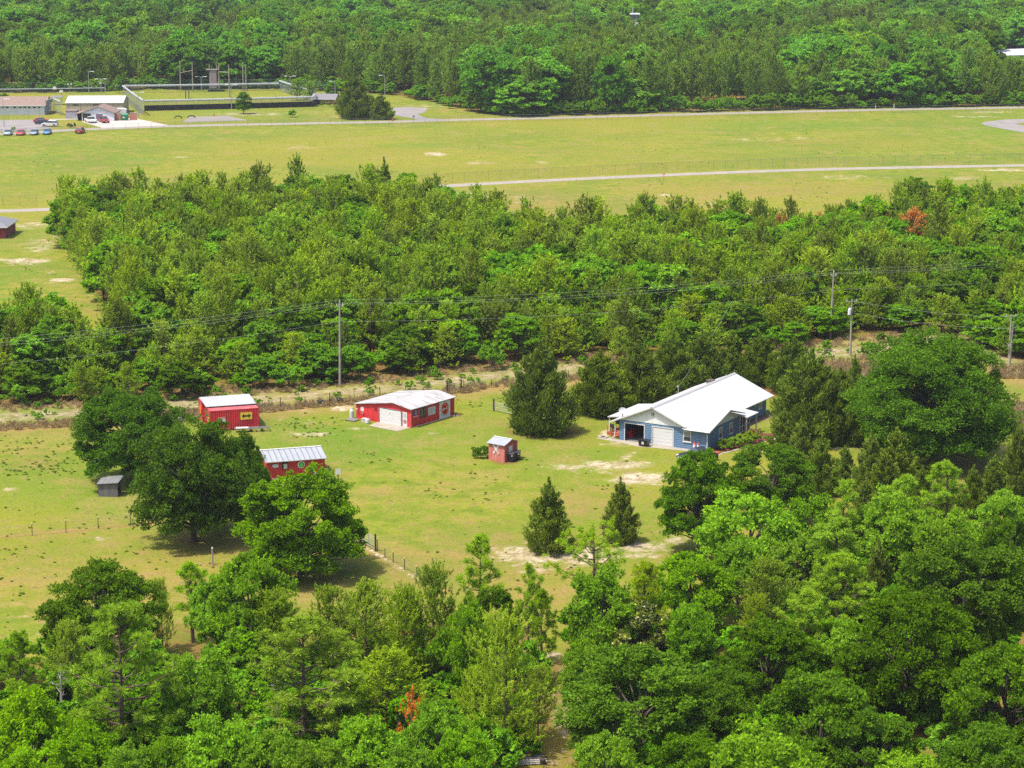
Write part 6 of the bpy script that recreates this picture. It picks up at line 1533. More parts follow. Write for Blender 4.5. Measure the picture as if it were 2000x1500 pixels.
# ------------------------------------------------------------------ grey lean-to
gs = thing('lean_to', 'weathered grey wooden lean-to with an open dark side under an oak', 'lean-to', (-45.0, 239.1, 0), math.radians(-6))
GB = rib_mat('grey_boards', (0.116, 0.108, 0.104), 0, 0.19, 0.5, 0.9, 0.35, line=0.8, stretch=(1, 1, 0.2))
m = MB(); m.prism([(0, 0), (2.16, 0), (2.16, 1.62), (0, 1.42)], 1, 0, 0.05); m.box(0, 0.05, 0.05, 1.55, 0, 1.5); m.box(0.05, 2.16, 1.5, 1.55, 0, 1.85); m.build('wall', GB, gs)
m = MB()
for a, b in ((2.1, 0.06), (2.1, 1.44)): m.box(a - .05, a + .05, b, b + .1, 0, 1.7)
m.build('post', WOODG, gs)
m = MB(); m.slab([(-0.12, -0.18, 1.46), (2.3, -0.18, 1.66), (2.42, 1.75, 2.02), (-0.02, 1.75, 1.80)], 0.06); m.build('roof', rib_mat('grey_tin', (0.128, 0.128, 0.132), 0, 0.55, 0.3, 0.7, 0.2), gs)

# ------------------------------------------------------------------ fences, gates, posts
WIRE = mat('fence_wire', (0.176, 0.160, 0.152), 0.5, 0.1, metal=0.4)
def post_fence(name, label, pix, hts, mats, wires=(), r=0.045, sides=6, tip=None, cat='fence'):
    P = [G(*p) for p in pix]; t = thing(name, label, cat, (*P[0], 0))
    o = Vector((*P[0], 0))
    for i, p in enumerate(P):
        q = Vector((*p, 0)) - o; hh = hts[i % len(hts)]; rr = r[i % len(r)] if isinstance(r, (list, tuple)) else r
        m = MB(); m.cyl(q.x, q.y, 0, hh, rr, sides); po = m.build('post', mats[i % len(mats)], t)
        if tip is not None: m = MB(); m.cyl(q.x, q.y, hh - 0.14, hh + 0.01, rr + 0.008, sides); m.build('white_tip', tip, po)
    for z in wires:
        m = MB(); m.tube([Vector((*p, 0)) - o + Vector((0, 0, z)) for p in P], 0.011, 4); m.build('wire', WIRE, t)
    return t
IRON = mat('iron_post', (0.040, 0.048, 0.040), 0.8, 0.2)
post_fence('wire_fence', 'wire fence with thin white tipped posts across the left pasture', [(-68, 1057), (-2, 1052), (63, 1046), (129, 1040), (192, 1033), (255, 1026), (318, 1020)], [1.35], [IRON], (0.4, 0.75, 1.1), 0.04, 6, WHITE2)
post_fence('track_fence', 'wire fence on dark posts along the sand track', [(344, 816), (400, 812), (452, 807), (500, 802), (548, 797), (596, 792), (644, 787), (692, 782), (742, 775), (792, 769), (838, 764)], [1.35, 1.2], [DPOST, IRON], (0.4, 0.75, 1.1), (0.06, 0.04))
post_fence('track_fence', 'wire fence on dark posts between the two gates behind the lone cedar', [(906, 762), (960, 757), (1010, 752), (1062, 747), (1110, 742)], [1.3, 1.15], [DPOST, IRON], (0.4, 0.75, 1.1), (0.06, 0.04))
post_fence('wire_fence', 'short wire fence running from the grey pasture gate to the tall pines', [(737, 1076), (752, 1090), (768, 1099), (790, 1113), (814, 1127), (842, 1146)], [1.25, 1.15, 1.2], [IRON], (0.4, 0.75, 1.05), 0.045, 6, mat('tip_yellow', (0.560, 0.480, 0.160)))
post_fence('fence_post', 'lone weathered wooden post with a pale top in the shade of the oak', [(415.5, 1103)], [1.75], [POLE], (), 0.08, 8, WHITE2, 'post')
def gate(name, label, p0, p1, hh, bars, mt, pm, brace=False):
    a = Vector((*G(*p0), 0)); b = Vector((*G(*p1), 0)); t = thing(name, label, 'gate', a, math.atan2(b.y - a.y, b.x - a.x)); L_ = (b - a).length
    for q in (0, L_): m = MB(); m.cyl(q, 0, 0, hh + 0.35, 0.10, 8); m.build('post', pm, t)
    m = MB()
    for k in range(bars): z = 0.25 + k * (hh - 0.3) / (bars - 1); m.tube([(0.14, 0, z), (L_ - 0.14, 0, z)], 0.03, 5)
    for q in (0.16, L_ / 2, L_ - 0.16): m.tube([(q, 0.005, 0.2), (q, 0.005, hh)], 0.032, 5)
    m.build('gate_panel', mt, t)
    if brace: m = MB(); m.tube([(-0.05, 0, hh + 0.1), (-1.3, 0.5, 0.1)], 0.06, 6); m.build('brace', pm, t)
    return t
gate('farm_gate', 'grey tubular gate between dark posts in the pasture', (706, 1061), (733.5, 1077), 1.45, 5, GREYM, DPOST, True)
gate('farm_gate', 'grey wooden gate beside the sand track behind the red workshop', (873, 767), (901, 764), 1.2, 5, WOODG, DPOST)
gate('farm_gate', 'pale tubular gate half hidden by the lone dark cedar', (964.5, 803), (1004, 812), 1.2, 4, GREYM, DPOST)
post_fence('fence_corner', 'dark corner posts with a rail left of the lone dark cedar', [(964, 801), (989.5, 793)], [1.5, 1.6], [DPOST], (1.25, 1.3), 0.09, 8)
t = post_fence('wire_fence', 'short row of thin posts at the right end of the green signed shed', [(643, 928), (652, 938)], [1.2, 1.3], [IRON], (0.5, 0.9), 0.04)
t = thing('notice_board', 'white notice board on a dark post right of the red shed', 'sign', (*G(660.5, 943), 0), 0.1)
m = MB(); m.box(-0.06, 0.06, -0.06, 0.06, 0, 1.25); m.build('post', DPOST, t); m = MB(); m.box(-0.28, 0.28, -0.1, -0.062, 1.0, 1.62); m.build('board', WHITE2, t)
for (u, v, lab) in ((626.5, 790), (663.5, 786.5)) and ((626.5, 790, 'black feed tub by the sand track fence, the left of the pair'), (663.5, 786.5, 'black feed tub by the sand track fence, nearer the red workshop')):
    t = thing('feed_tub', lab, 'tub', (*G(u, v), 0), 0, 'feed tubs along the fence')
    m = MB(); m.tube([(0, 0, 0), (0, 0, 0.5)], [0.34, 0.44], 16); m.build('tub', BLACK, t); m = MB()
    m.tube([(0.44 * math.cos(a), 0.44 * math.sin(a), 0.5) for a in np.linspace(0, 2 * PI, 17)], 0.03, 5); m.build('rim', BLACK, t)
t = thing('board_pile', 'pile of pale weathered boards and posts at the lower end of the path', 'lumber', (*G(1030, 1490), 0), 0.12)
rr_ = random.Random(8); m = MB()
for k in range(9): a = rr_.uniform(-0.2, 0.4); b = -0.5 + k * 0.13; m.box(-1.2 + a, 1.1 + a, b, b + 0.1, 0.05 + 0.1 * (k % 3), 0.13 + 0.1 * (k % 3))
m.build('boards', mat('pale_timber', (0.400, 0.368, 0.336), 0.8, 0.2, 5.0), t); m = MB(); m.box(0.9, 1.3, -0.6, 0.2, 0, 0.4); m.build('crate', DPOST, t)
t = thing('crumpled_tarp', 'crumpled white tarp left of the board pile', 'tarp', (*G(962, 1503), 0), 0.3)
m = MB(); n_ = 12; P = [[(i * 0.22 - 1.3, j * 0.15 - 0.5, max(0.03, 0.25 + 0.12 * math.sin(i * 1.7 + j * 2.3) + 0.1 * math.sin(i * 0.6 - j) - 0.05 * abs(j - 4))) for j in range(9)] for i in range(n_)]
for i in range(n_ - 1):
    for j in range(8): m.face([P[i][j], P[i + 1][j], P[i + 1][j + 1], P[i][j + 1]])
m.build('sheet', WHITE2, t)

# ------------------------------------------------------------------ power line
def utility_pole(u, v, hh, lab, lean=0.0, arms='vee'):
    x, y = G(u, v); t = thing('utility_pole', lab, 'utility pole', (x, y, 0), 0.4)
    m = MB(); m.tube([(0, 0, -0.2), (lean * 0.5, 0, hh * 0.5), (lean, 0, hh)], [0.17, 0.14, 0.11], 9); m.build('pole', POLE, t)
    if arms == 'vee':
        for s_ in (-1, 1):
            m = MB(); m.tube([(lean, 0, hh - 0.75), (lean + s_ * 0.42, 0, hh - 0.45)], 0.05, 6); im = m.build('bracket', WHITE2, t)
            m = MB(); m.tube([(lean + s_ * 0.42, 0, hh - 0.45), (lean + s_ * 0.42, 0, hh - 0.2)], [0.06, 0.03], 7); m.build('insulator', WHITE2, im)
        m = MB(); m.tube([(lean, 0, hh), (lean, 0, hh + 0.3)], [0.06, 0.03], 7); m.build('insulator', WHITE2, t)
    else:
        m = MB(); m.box(lean - 0.9, lean + 0.9, -0.07, 0.05, hh - 0.35, hh - 0.22); ar = m.build('crossarm', POLE, t)
        for a in (-0.8, 0.8): m = MB(); m.cyl(lean + a, 0, hh - 0.22, hh, 0.05, 7); m.build('insulator', WHITE2, ar)
    return t, (x, y)
_, P1 = utility_pole(664, 753, 11.3, 'tall weathered utility pole behind the red containers and the workshop', 0.15)
_, P2 = utility_pole(1621.5, 661, 9.9, 'tall weathered utility pole beside the sand track on the right', 0.25)
t3, P3 = utility_pole(1660.5, 695, 8.1, 'shorter dark utility pole with a white transformer', 0.0, 'arm')
m = MB(); m.tube([(-0.33, 0, 5.9), (-0.33, 0, 6.0), (-0.33, 0, 6.75), (-0.33, 0, 6.85)], [0.2, 0.24, 0.24, 0.16], 14); tf = m.build('transformer', mat('transformer_white', (0.496, 0.512, 0.544), 0.4, 0.05), t3)
m = MB(); m.cyl(-0.4, 0, 6.85, 7.1, 0.05, 7); m.cyl(-0.25, 0, 6.85, 7.05, 0.05, 7); m.build('bushing', WHITE2, tf)
_, P4 = utility_pole(1970.5, 700, 6.3, 'short bare utility pole at the edge of the right wood', 0.05, 'arm')
LW = mat('power_wire', (0.336, 0.352, 0.304), 0.5, 0.05)
def span(p, q, sag, n=26): return [(p[0] + (q[0] - p[0]) * s, p[1] + (q[1] - p[1]) * s, p[2] + (q[2] - p[2]) * s - 4 * sag * s * (1 - s)) for s in np.linspace(0, 1, n)]
d12 = (P2[0] - P1[0], P2[1] - P1[1]); P0 = (P1[0] - d12[0], P1[1] - d12[1]); P9 = (P2[0] + d12[0], P2[1] + d12[1])
LH = [('upper power wire strung between the tall poles', 0.15, 0, 0.3, 0.9), ('power wire on the left brackets of the tall poles', -0.27, 0.42, -0.2, 1.0), ('power wire on the right brackets of the tall poles', 0.57, -0.42, -0.2, 1.15), ('lowest communication wire strung between the tall poles', 0.12, 0, -2.6, 1.2)]
for lab, ox, oy, dz, sg_ in LH:
    a = (P1[0] + ox, P1[1] + oy, 11.3 + dz); b = (P2[0] + ox, P2[1] + oy, 9.9 + dz); z0 = (P0[0] + ox, P0[1] + oy, 10.2 + dz); z9 = (P9[0] + ox, P9[1] + oy, 10.4 + dz)
    m = MB(); m.tube(span(z0, a, sg_) + span(a, b, sg_)[1:] + span(b, z9, sg_)[1:], 0.0075, 4); o = m.build('power_wire', LW); tag(o, lab, 'wire', 'wires of the power line')
mx_, my_ = hw(0.3, 15.2)
q = 0.78; tp_ = (P1[0] + d12[0] * q, P1[1] + d12[1] * q, 8.7 * (1 - q) + 7.3 * q - 4 * 1.2 * q * (1 - q))
m = MB(); m.tube(span((mx_, my_, 3.75), tp_, 0.5), 0.011, 4); tag(m.build('service_wire', LW), 'service wire running up from the mast of the blue house', 'wire')
for lab, z in (('drop wire leaving the transformer pole', 7.9), ('lower drop wire leaving the transformer pole', 6.2)):
    m = MB(); m.tube(span((P3[0], P3[1], z), (P4[0], P4[1], z - 1.9), 0.5), 0.009, 4); tag(m.build('drop_wire', LW), lab, 'wire')
# fallen branch and bare twigs by the right wood
# ------------------------------------------------------------------ the compound beyond the airfield
FENCE_POST = mat('fence_post_grey', (0.160, 0.164, 0.168), 0.5, 0.1, metal=0.3)
DKPOST = mat('fence_post_dark', (0.104, 0.128, 0.112), 0.7, 0.1)
def mesh_mat(name, col, alpha):
    m = bpy.data.materials.new(name); nt, N, L = nodes(m)
    d = N('ShaderNodeBsdfDiffuse'); d.inputs['Color'].default_value = (*col, 1); t = N('ShaderNodeBsdfTransparent'); x = N('ShaderNodeMixShader'); o = N('ShaderNodeOutputMaterial')
    x.inputs[0].default_value = alpha; L(t.outputs[0], x.inputs[1]); L(d.outputs[0], x.inputs[2]); L(x.outputs[0], o.inputs[0]); return m
LINK = mesh_mat('chain_link', (0.096, 0.152, 0.120), 0.10)
LINKD = mesh_mat('close_chain_link', (0.208, 0.232, 0.256), 0.30)
COIL = mesh_mat('razor_coil', (0.336, 0.352, 0.376), 0.62)
def mesh_fence(name, label, pix, hh, spacing, post, link_m, screen=None, coil=0.0, r=0.028):
    P = [Vector((*G(*p), 0)) for p in pix]; o = P[0].copy(); t = thing(name, label, 'fence', o)
    n = 0
    m2 = MB(); ms = MB(); mc = MB(); mr = MB()
    for a, b in zip(P, P[1:]):
        L_ = (b - a).length; k = max(1, round(L_ / spacing)); d = (b - a) / k; nn = Vector((d.y, -d.x, 0)).normalized() * 0.02
        for i in range(k + (1 if b is P[-1] else 0)):
            q = a + d * i - o; m = MB(); m.cyl(q.x, q.y, 0, hh + 0.1, r, 6); m.build('post', post, t)
        A = a - o; B = b - o
        m2.face([A, B, B + Vector((0, 0, hh)), A + Vector((0, 0, hh))])
        mr.tube([A + Vector((0, 0, hh)), B + Vector((0, 0, hh))], 0.022, 4)
        if screen: m_ = A + nn; n_ = B + nn; ms.hexa([m_ + nn, n_ + nn, n_, m_, m_ + nn + Vector((0, 0, screen)), n_ + nn + Vector((0, 0, screen)), n_ + Vector((0, 0, screen)), m_ + Vector((0, 0, screen))])
        if coil: mc.tube([A + Vector((0, 0, hh + coil * 0.2)), B + Vector((0, 0, hh + coil * 0.2))], coil, 8)
    m2.build('chain_mesh', link_m, t); mr.build('top_rail', post, t)
    if screen: ms.build('screen', mat('black_screen', (0.010, 0.010, 0.012), 0.7, 0.15, 0.4), t)
    if coil: mc.build('razor_coil', COIL, t)
    return t
mesh_fence('chain_link_fence', 'chain link fence along the inner airfield road, running right', [(812, 361.5), (1000, 349), (1300, 335), (1600, 324.5), (2040, 315.5)], 2.1, 3.1, DKPOST, LINK)
mesh_fence('chain_link_fence', 'chain link fence seen left of the young pine wood', [(-60, 404), (72, 401)], 2.1, 3.1, DKPOST, LINK)
mesh_fence('chain_link_fence', 'long chain link fence between the mown field and the far road', [(-20, 269.5), (120, 261), (320, 252.5), (600, 246.5), (760, 244), (900, 240), (1100, 236), (1400, 228.5), (1700, 221.5), (2030, 216.5)], 2.0, 3.35, DKPOST, LINK)
mesh_fence('security_fence', 'tall fence with a black screen and razor wire facing the grass', [(282, 216.8), (450, 213), (612, 208.6), (617, 203)], 2.9, 3.2, FENCE_POST, LINKD, 1.65, 0.34)
mesh_fence('security_fence', 'inner fence with razor wire crossing the compound lawn', [(225, 182), (400, 179.5), (545, 176.8)], 2.2, 3.6, FENCE_POST, LINK, None, 0.35)
mesh_fence('security_fence', 'slanting right side of the compound fence with razor wire', [(547, 178), (580, 189), (616, 201)], 3.2, 2.6, FENCE_POST, LINKD, None, 0.35)
mesh_fence('security_fence', 'grey fence right of the tan hall, close mesh', [(241, 196), (262, 213), (281, 226.5)], 4.4, 1.7, FENCE_POST, LINKD, None, 0.3)
mesh_fence('security_fence', 'grey fence between the long white building and the tan hall', [(90, 224), (105, 219), (119, 226)], 4.0, 1.5, FENCE_POST, LINKD, None, 0.25)
mesh_fence('security_fence', 'low fence behind the long white building', [(-20, 184.5), (80, 183.5), (205, 181.5)], 1.6, 3.2, FENCE_POST, LINK, None, 0.16)
mesh_fence('forest_fence', 'dark fence along the foot of the far forest behind the compound', [(-20, 183), (200, 180), (300, 176), (540, 175.5), (610, 179), (660, 182)], 3.4, 4.2, DKPOST, LINK)
mesh_fence('security_fence', 'dark fence before the long white building', [(-10, 233), (100, 231.5)], 2.3, 3.2, DKPOST, LINK)

TAN = rib_mat('tan_sheet', (0.320, 0.276, 0.200), 0, 0.9, 0.3, 0.6, 0.06, line=0.25)
BWHITE = mat('bluish_white_wall', (0.52, 0.535, 0.57), 0.6, 0.05, 0.5)
BROOF = mat('brown_shingle', (0.172, 0.120, 0.100), 0.9, 0.12, 1.0)
CREAM = mat('cream_metal_roof', (0.424, 0.420, 0.400), 0.5, 0.04, 0.4)
LILAC = mat('lilac_grey_wall', (0.272, 0.252, 0.296), 0.7, 0.06, 0.6)
BRK = rib_mat('red_brick', (0.320, 0.128, 0.088), 2, 0.4, 0.2, 0.85, 0.15, line=0.15)
def gable_house(name, label, u, v, rot, W_, D_, hh, rise, wallm, roofm, ridge='x', cat='building', eave=0.5):
    """W_ along the front, ridge along the front (x) or running back (y); u, v = front left foot"""
    x, y = G(u, v); t = thing(name, label, cat, (x, y, 0), math.radians(rot))
    m = MB()
    if ridge == 'x': m.prism([(0, 0), (D_, 0), (D_, hh), (D_ / 2, hh + rise), (0, hh)], 0, 0, W_)
    else: m.prism([(0, 0), (W_, 0), (W_, hh), (W_ / 2, hh + rise), (0, hh)], 1, 0, D_)
    m.build('wall', wallm, t); m = MB(); e = eave
    if ridge == 'x':
        k = rise / (D_ / 2)
        m.slab([(-e, -e, hh - k * e + .14), (W_ + e, -e, hh - k * e + .14), (W_ + e, D_ / 2, hh + rise + .14), (-e, D_ / 2, hh + rise + .14)], 0.14)
        m.slab([(-e, D_ / 2, hh + rise + .14), (W_ + e, D_ / 2, hh + rise + .14), (W_ + e, D_ + e, hh - k * e + .14), (-e, D_ + e, hh - k * e + .14)], 0.14)
    else:
        k = rise / (W_ / 2)
        m.slab([(-e, -e, hh - k * e + .14), (W_ / 2, -e, hh + rise + .14), (W_ / 2, D_ + e, hh + rise + .14), (-e, D_ + e, hh - k * e + .14)], 0.14)
        m.slab([(W_ / 2, -e, hh + rise + .14), (W_ + e, -e, hh - k * e + .14), (W_ + e, D_ + e, hh - k * e + .14), (W_ / 2, D_ + e, hh + rise + .14)], 0.14)
    m.build('roof', roofm, t)
    return t
t = gable_house('long_building', 'long low white building with a brown roof at the left border', -70, 224.6, 1, 23.5, 11.0, 2.9, 1.9, BWHITE, BROOF)
for a in (5.0, 7.6, 11.0, 12.3, 14.5, 16.1, 17.4, 18.7, 20.2, 21.6): m = MB(); m.box(a, a + 0.75, -0.05, -0.002, 2.0, 2.35); m.build('window', DARK, t)
m = MB(); m.box(-0.5, 24.0, -0.58, -0.505, 2.62, 2.86); m.build('fascia', WHITE2, t)
for a in (12.0, 17.5, 21.5): m = MB(); m.cyl(a, 3.0, 3.9, 4.6, 0.12, 8); m.build('roof_pipe', WHITE2, t)
t = gable_house('hall', 'tall tan metal hall with a cream roof in the compound', 129.5, 224.5, 2, 16.6, 13.0, 3.45, 1.45, TAN, CREAM, eave=0.2)
for a in (2.0, 7.9): m = MB(); m.box(a, a + 1.7, -0.04, -0.002, 2.75, 3.05); m.build('window', DARK, t)
m = MB(); m.box(-0.04, -0.002, 3.0, 4.2, 0, 2.2); m.build('side_door', mat('brown_door', (0.096, 0.056, 0.040), 0.6, 0.1), t)
for a in (0.7, 4.2, 9.9, 13.7): m = MB(); m.box(a, a + 0.08, -0.06, -0.002, 0, 3.3); m.build('downpipe', mat('pipe_tan', (0.224, 0.192, 0.144), 0.6, 0.1), t)
t = gable_house('porch_house', 'white house with a brown roof and a columned porch in front of the tan hall', 160, 236, -2, 9.3, 8.5, 2.3, 1.75, BWHITE, BROOF, 'y', 'house', 0.4)
m = MB(); m.box(4.1, 6.0, -0.06, -0.002, 0, 2.0); m.build('door', mat('mauve_door', (0.128, 0.100, 0.144), 0.6, 0.1), t)
m = MB(); m.box(0.25, 2.6, -0.05, -0.002, 0, 2.1); m.build('porch_shade_plate', INSIDE_DARK, t)  # dark plate on the wall, standing in for the shade of an opening
m = MB(); m.slab([(-2.2, -0.3, 2.0), (-0.45, -0.3, 2.22), (-0.45, 8.3, 2.22), (-2.2, 8.3, 2.0)], 0.12); m.build('porch_roof', BROOF, t)
for b in (0.0, 2.6, 5.2, 7.8): m = MB(); m.box(-2.05, -1.85, b, b + 0.2, 0, 1.9); m.build('column', WHITE2, t)
m = MB(); m.box(-1.2, -1.15, 0.4, 7.6, 0, 1.95); m.build('porch_shade_sheet', INSIDE_DARK, t)  # dark sheet behind the columns, standing in for the porch shade
t = thing('low_block', 'flat lilac grey block left of the porch house', 'building', (*G(129, 232), 0), 0.02)
m = MB(); m.box(0, 3.1, 0, 4.0, 0, 2.2); m.build('wall', LILAC, t); m = MB(); m.box(-0.1, 3.2, -0.1, 4.1, 2.205, 2.35); m.build('roof', BROOF, t)
t = thing('shelter', 'small open white shelter behind the compound fence', 'shelter', (*G(102, 205), 0), 0.05)
for a in (0, 2.6):
    for b in (0, 2.4): m = MB(); m.box(a, a + .15, b, b + .15, 0, 2.3); m.build('post', WHITE2, t)
m = MB(); m.slab([(-0.3, -0.3, 2.31), (3.1, -0.3, 2.31), (3.1, 2.9, 2.6), (-0.3, 2.9, 2.6)], 0.1); m.build('roof', mat('slate_roof', (0.128, 0.120, 0.144), 0.8, 0.1), t)
for (u0, u1, v, lab) in ((222, 237, 235.6, 'left brick wall of the bin enclosure by the porch house'), (253.5, 267.5, 235, 'right brick wall of the bin enclosure')):
    x, y = G(u0, v); x1, _ = G(u1, v); t = thing('brick_wall', lab, 'wall', (x, y, 0))
    m = MB(); m.box(0, x1 - x, 0, 0.3, 0, 2.05); m.build('brickwork', BRK, t); m = MB(); m.box(-0.05, x1 - x + 0.05, -0.05, 0.35, 2.052, 2.14); m.build('coping', CONC2, t)
t = thing('dumpster', 'green dumpster between the two brick walls', 'dumpster', (*G(243.5, 235), 0), 0.0)
m = MB(); m.hexa([(-.95, -.9, .15), (.95, -.9, .15), (.95, .9, .15), (-.95, .9, .15), (-1.0, -1.0, 1.6), (1.0, -1.0, 1.6), (1.0, 1.0, 1.85), (-1.0, 1.0, 1.85)]); m.build('body', mat('dumpster_green', (0.016, 0.128, 0.056), 0.5, 0.1), t)
m = MB(); m.hexa([(-1.03, -1.03, 1.61), (1.03, -1.03, 1.61), (1.03, 1.03, 1.86), (-1.03, 1.03, 1.86), (-1.0, -1.0, 1.68), (1.0, -1.0, 1.68), (1.0, 1.0, 1.94), (-1.0, 1.0, 1.94)]); m.build('lid', mat('lid_green', (0.040, 0.160, 0.080), 0.4, 0.1), t)
m = MB(); m.box(-0.35, 0.15, -1.0, -0.96, 0.7, 1.15); m.build('sign', WHITE2, t)
t = thing('box_trailer', 'white rounded trailer behind the left brick wall', 'trailer', (*G(236, 229), 0), 0.0)
m = MB(); m.prism([(-1.7, 0.5), (1.7, 0.5), (1.7, 2.3), (1.2, 2.6), (-1.2, 2.6), (-1.7, 2.3)], 1, -1, 1); m.build('body', WHITE2, t)
for a in (-0.5, 0.5): m = MB(); m.tube([(a, -1.05, 0.35), (a, -0.8, 0.35)], 0.34, 12); m.build('wheel', TYRE, t)
# little brick house
t = gable_house('brick_house', 'little brick house with a grey roof right of the black fence', 611, 203.4, -8, 6.8, 6.0, 1.75, 1.1, BRK, mat('grey_shingle', (0.136, 0.128, 0.140), 0.9, 0.12), 'x', 'house', 0.6)
m = MB(); m.box(-0.62, 7.42, -0.68, -0.605, 1.5, 1.72); m.build('fascia', WHITE2, t)
window(t, (4.4, 0, 0.6), (1, 0, 0), (0, -1, 0), 0.9, 0.85); m = MB(); m.box(1.2, 2.0, -0.05, -0.002, 0, 1.5); m.build('door', DARK, t)
x, y = G(11, 466); t = thing('brick_house', 'dark red brick house cut off by the left border', 'house', (x, y, 0), 0.0)
m = MB(); m.box(-14.0, 0, 0, 9.0, 0, 2.3); m.build('wall', rib_mat('dark_brick', (0.208, 0.028, 0.030), 2, 0.4, 0.2, 0.85, 0.15, line=0.15), t)
SL = mat('slate_shingle', (0.136, 0.140, 0.160), 0.9, 0.12); e_ = 0.5; z_ = 2.32; q_ = 4.2
m = MB(); m.face([(-14.5, -e_, z_), (e_, -e_, z_), (-q_, 4.5, z_ + 1.75), (-10.3, 4.5, z_ + 1.75)]); m.face([(e_, -e_, z_), (e_, 9.5, z_), (-q_, 4.5, z_ + 1.75)]); m.face([(e_, 9.5, z_), (-14.5, 9.5, z_), (-10.3, 4.5, z_ + 1.75), (-q_, 4.5, z_ + 1.75)]); m.face([(-14.5, 9.5, z_), (-14.5, -e_, z_), (-10.3, 4.5, z_ + 1.75)])
m.build('roof', SL, t)
m = MB(); m.box(-14.5, e_, -e_ - .03, -e_ + .02, z_ - 0.22, z_ - .004); m.box(e_ - .02, e_ + .03, -e_ + .02, 9.5, z_ - 0.22, z_ - .004); m.box(-14.4, e_ - .05, -e_ + .03, 9.4, z_ - .12, z_ - .06); m.build('fascia', WHITE2, t)
m = MB(); m.cyl(-3.0, 3.0, 3.5, 4.7, 0.14, 8); m.build('roof_pipe', WHITE2, t)

# light poles
def light_pole(u, v0, v1, arms, lab):
    x, y = G(u, v0); hh = height_at(u, v0, v1); t = thing('light_pole', lab, 'light pole', (x, y, 0), 0, 'light poles of the compound')
    m = MB(); m.tube([(0, 0, 0), (0, 0, hh)], [0.13, 0.08], 8); m.build('pole', GREYM, t)
    for s_ in arms:
        m = MB(); m.tube([(0, 0, hh - 0.25), (s_ * 0.7, 0, hh), (s_ * 1.0, 0, hh)], 0.05, 5); ar = m.build('arm', GREYM, t)
        m = MB(); m.hexa([(s_ * 1.4 - .5, -.18, hh - .06), (s_ * 1.4 + .5, -.18, hh - .06), (s_ * 1.4 + .5, .18, hh - .06), (s_ * 1.4 - .5, .18, hh - .06), (s_ * 1.4 - .4, -.12, hh + .08), (s_ * 1.4 + .4, -.12, hh + .08), (s_ * 1.4 + .4, .12, hh + .08), (s_ * 1.4 - .4, .12, hh + .08)]); m.build('lamp_head', mat('lamp_grey', (0.400, 0.416, 0.440), 0.4, 0.05), ar)
for a in ((393.6, 178, 149.5, (-1, 1), 'double armed light pole left of the climbing tower'), (452.5, 213, 165.5, (-1, 1), 'double armed light pole in front of the black fence'), (567, 182, 148.5, (-1, 1), 'double armed light pole at the right end of the inner fence'),
          (655, 200, 158.5, (-1,), 'single armed light pole beside the little brick house'), (752, 189, 147, (-1,), 'single armed light pole at the forest corner by the turning area'), (198, 186, 154, (-1, 1), 'double armed light pole behind the tan hall'),
          (174, 183, 139.5, (1,), 'tall slim light pole left of the double armed one behind the hall'), (271, 230, 180, (-1, 1), 'light pole at the right corner of the tan hall'), (8, 248, 193, (1,), 'light pole in the parking lot at the left border'), (206, 184, 162, (-1,), 'short light pole right of the double armed one behind the hall')): light_pole(*a)
x, y = G(137, 188); t = thing('twin_lamp', 'pole with two round white lamps behind the white building', 'light pole', (x, y, 0)); hh = height_at(137, 188, 166)
m = MB(); m.tube([(0, 0, 0), (0, 0, hh)], 0.07, 6); m.box(-0.5, 0.5, -0.03, 0.03, hh - 0.08, hh - 0.02); m.build('pole', FENCE_POST, t)
for s_ in (-0.5, 0.5): m = MB(); m.tube([(s_, 0, hh), (s_, 0, hh + .1), (s_, 0, hh + .3), (s_, 0, hh + .4)], [0.1, 0.22, 0.22, 0.08], 10); m.build('globe', WHITE2, t)
for u, v0, v1, lab in ((107, 184, 170, 'basketball hoop, the left and taller one behind the white building'), (120, 190, 176.5, 'basketball hoop, the right and nearer one beside the tan hall')):
    x, y = G(u, v0); hh = height_at(u, v0, v1); t = thing('basketball_hoop', lab, 'basketball hoop', (x, y, 0), 0, 'basketball hoops')
    m = MB(); m.tube([(0, 0.3, 0), (0, 0.3, hh - 0.5), (0, 0.1, hh - 0.2)], 0.07, 6); m.build('pole', FENCE_POST, t)
    m = MB(); k = [(0.62 * math.cos(a) * 1.05, hh - 0.45 + 0.62 * math.sin(a)) for a in np.linspace(0, PI, 13)] + [(-0.65, hh - 0.75), (0.65, hh - 0.75)]; m.prism(k, 1, 0.0, 0.06); m.build('backboard', WHITE2, t)
    m = MB(); m.tube([(0.22 * math.cos(a), -0.3 + 0.22 * math.sin(a), hh - 0.62) for a in np.linspace(0, 2 * PI, 13)], 0.02, 4); m.build('rim', ORANGE, t)
# ropes course: tall poles, climbing tower
for u, v0, v1, lab in ((353, 177, 121, 'leftmost bare pole of the ropes course'), (377, 178.5, 121.5, 'bare pole second from left on the ropes course'), (428.5, 178, 124, 'bare pole just right of the climbing tower'), (448.5, 190, 127, 'bare pole between tower and the twin poles'), (475.5, 177.5, 122.5, 'left one of the twin bare poles'), (481, 178, 127.5, 'right one of the twin bare poles')):
    x, y = G(u, v0); hh = height_at(u, v0, v1); t = thing('ropes_pole', lab, 'pole', (x, y, 0), 0, 'bare poles of the ropes course')
    m = MB(); m.tube([(0, 0, 0), (0, 0, hh)], [0.24, 0.16], 8); m.build('pole', mat('ropes_wood', (0.200, 0.172, 0.136), 0.9, 0.2, 2.0), t); m = MB(); m.cyl(0, 0, hh + 0.002, hh + 0.12, 0.2, 8); m.build('cap', GREYM, t)
def beam(n, lab, a, b, r=0.12):
    m = MB(); m.tube([a, b], r, 6); tag(m.build(n, _M['ropes_wood']), lab, 'beam')
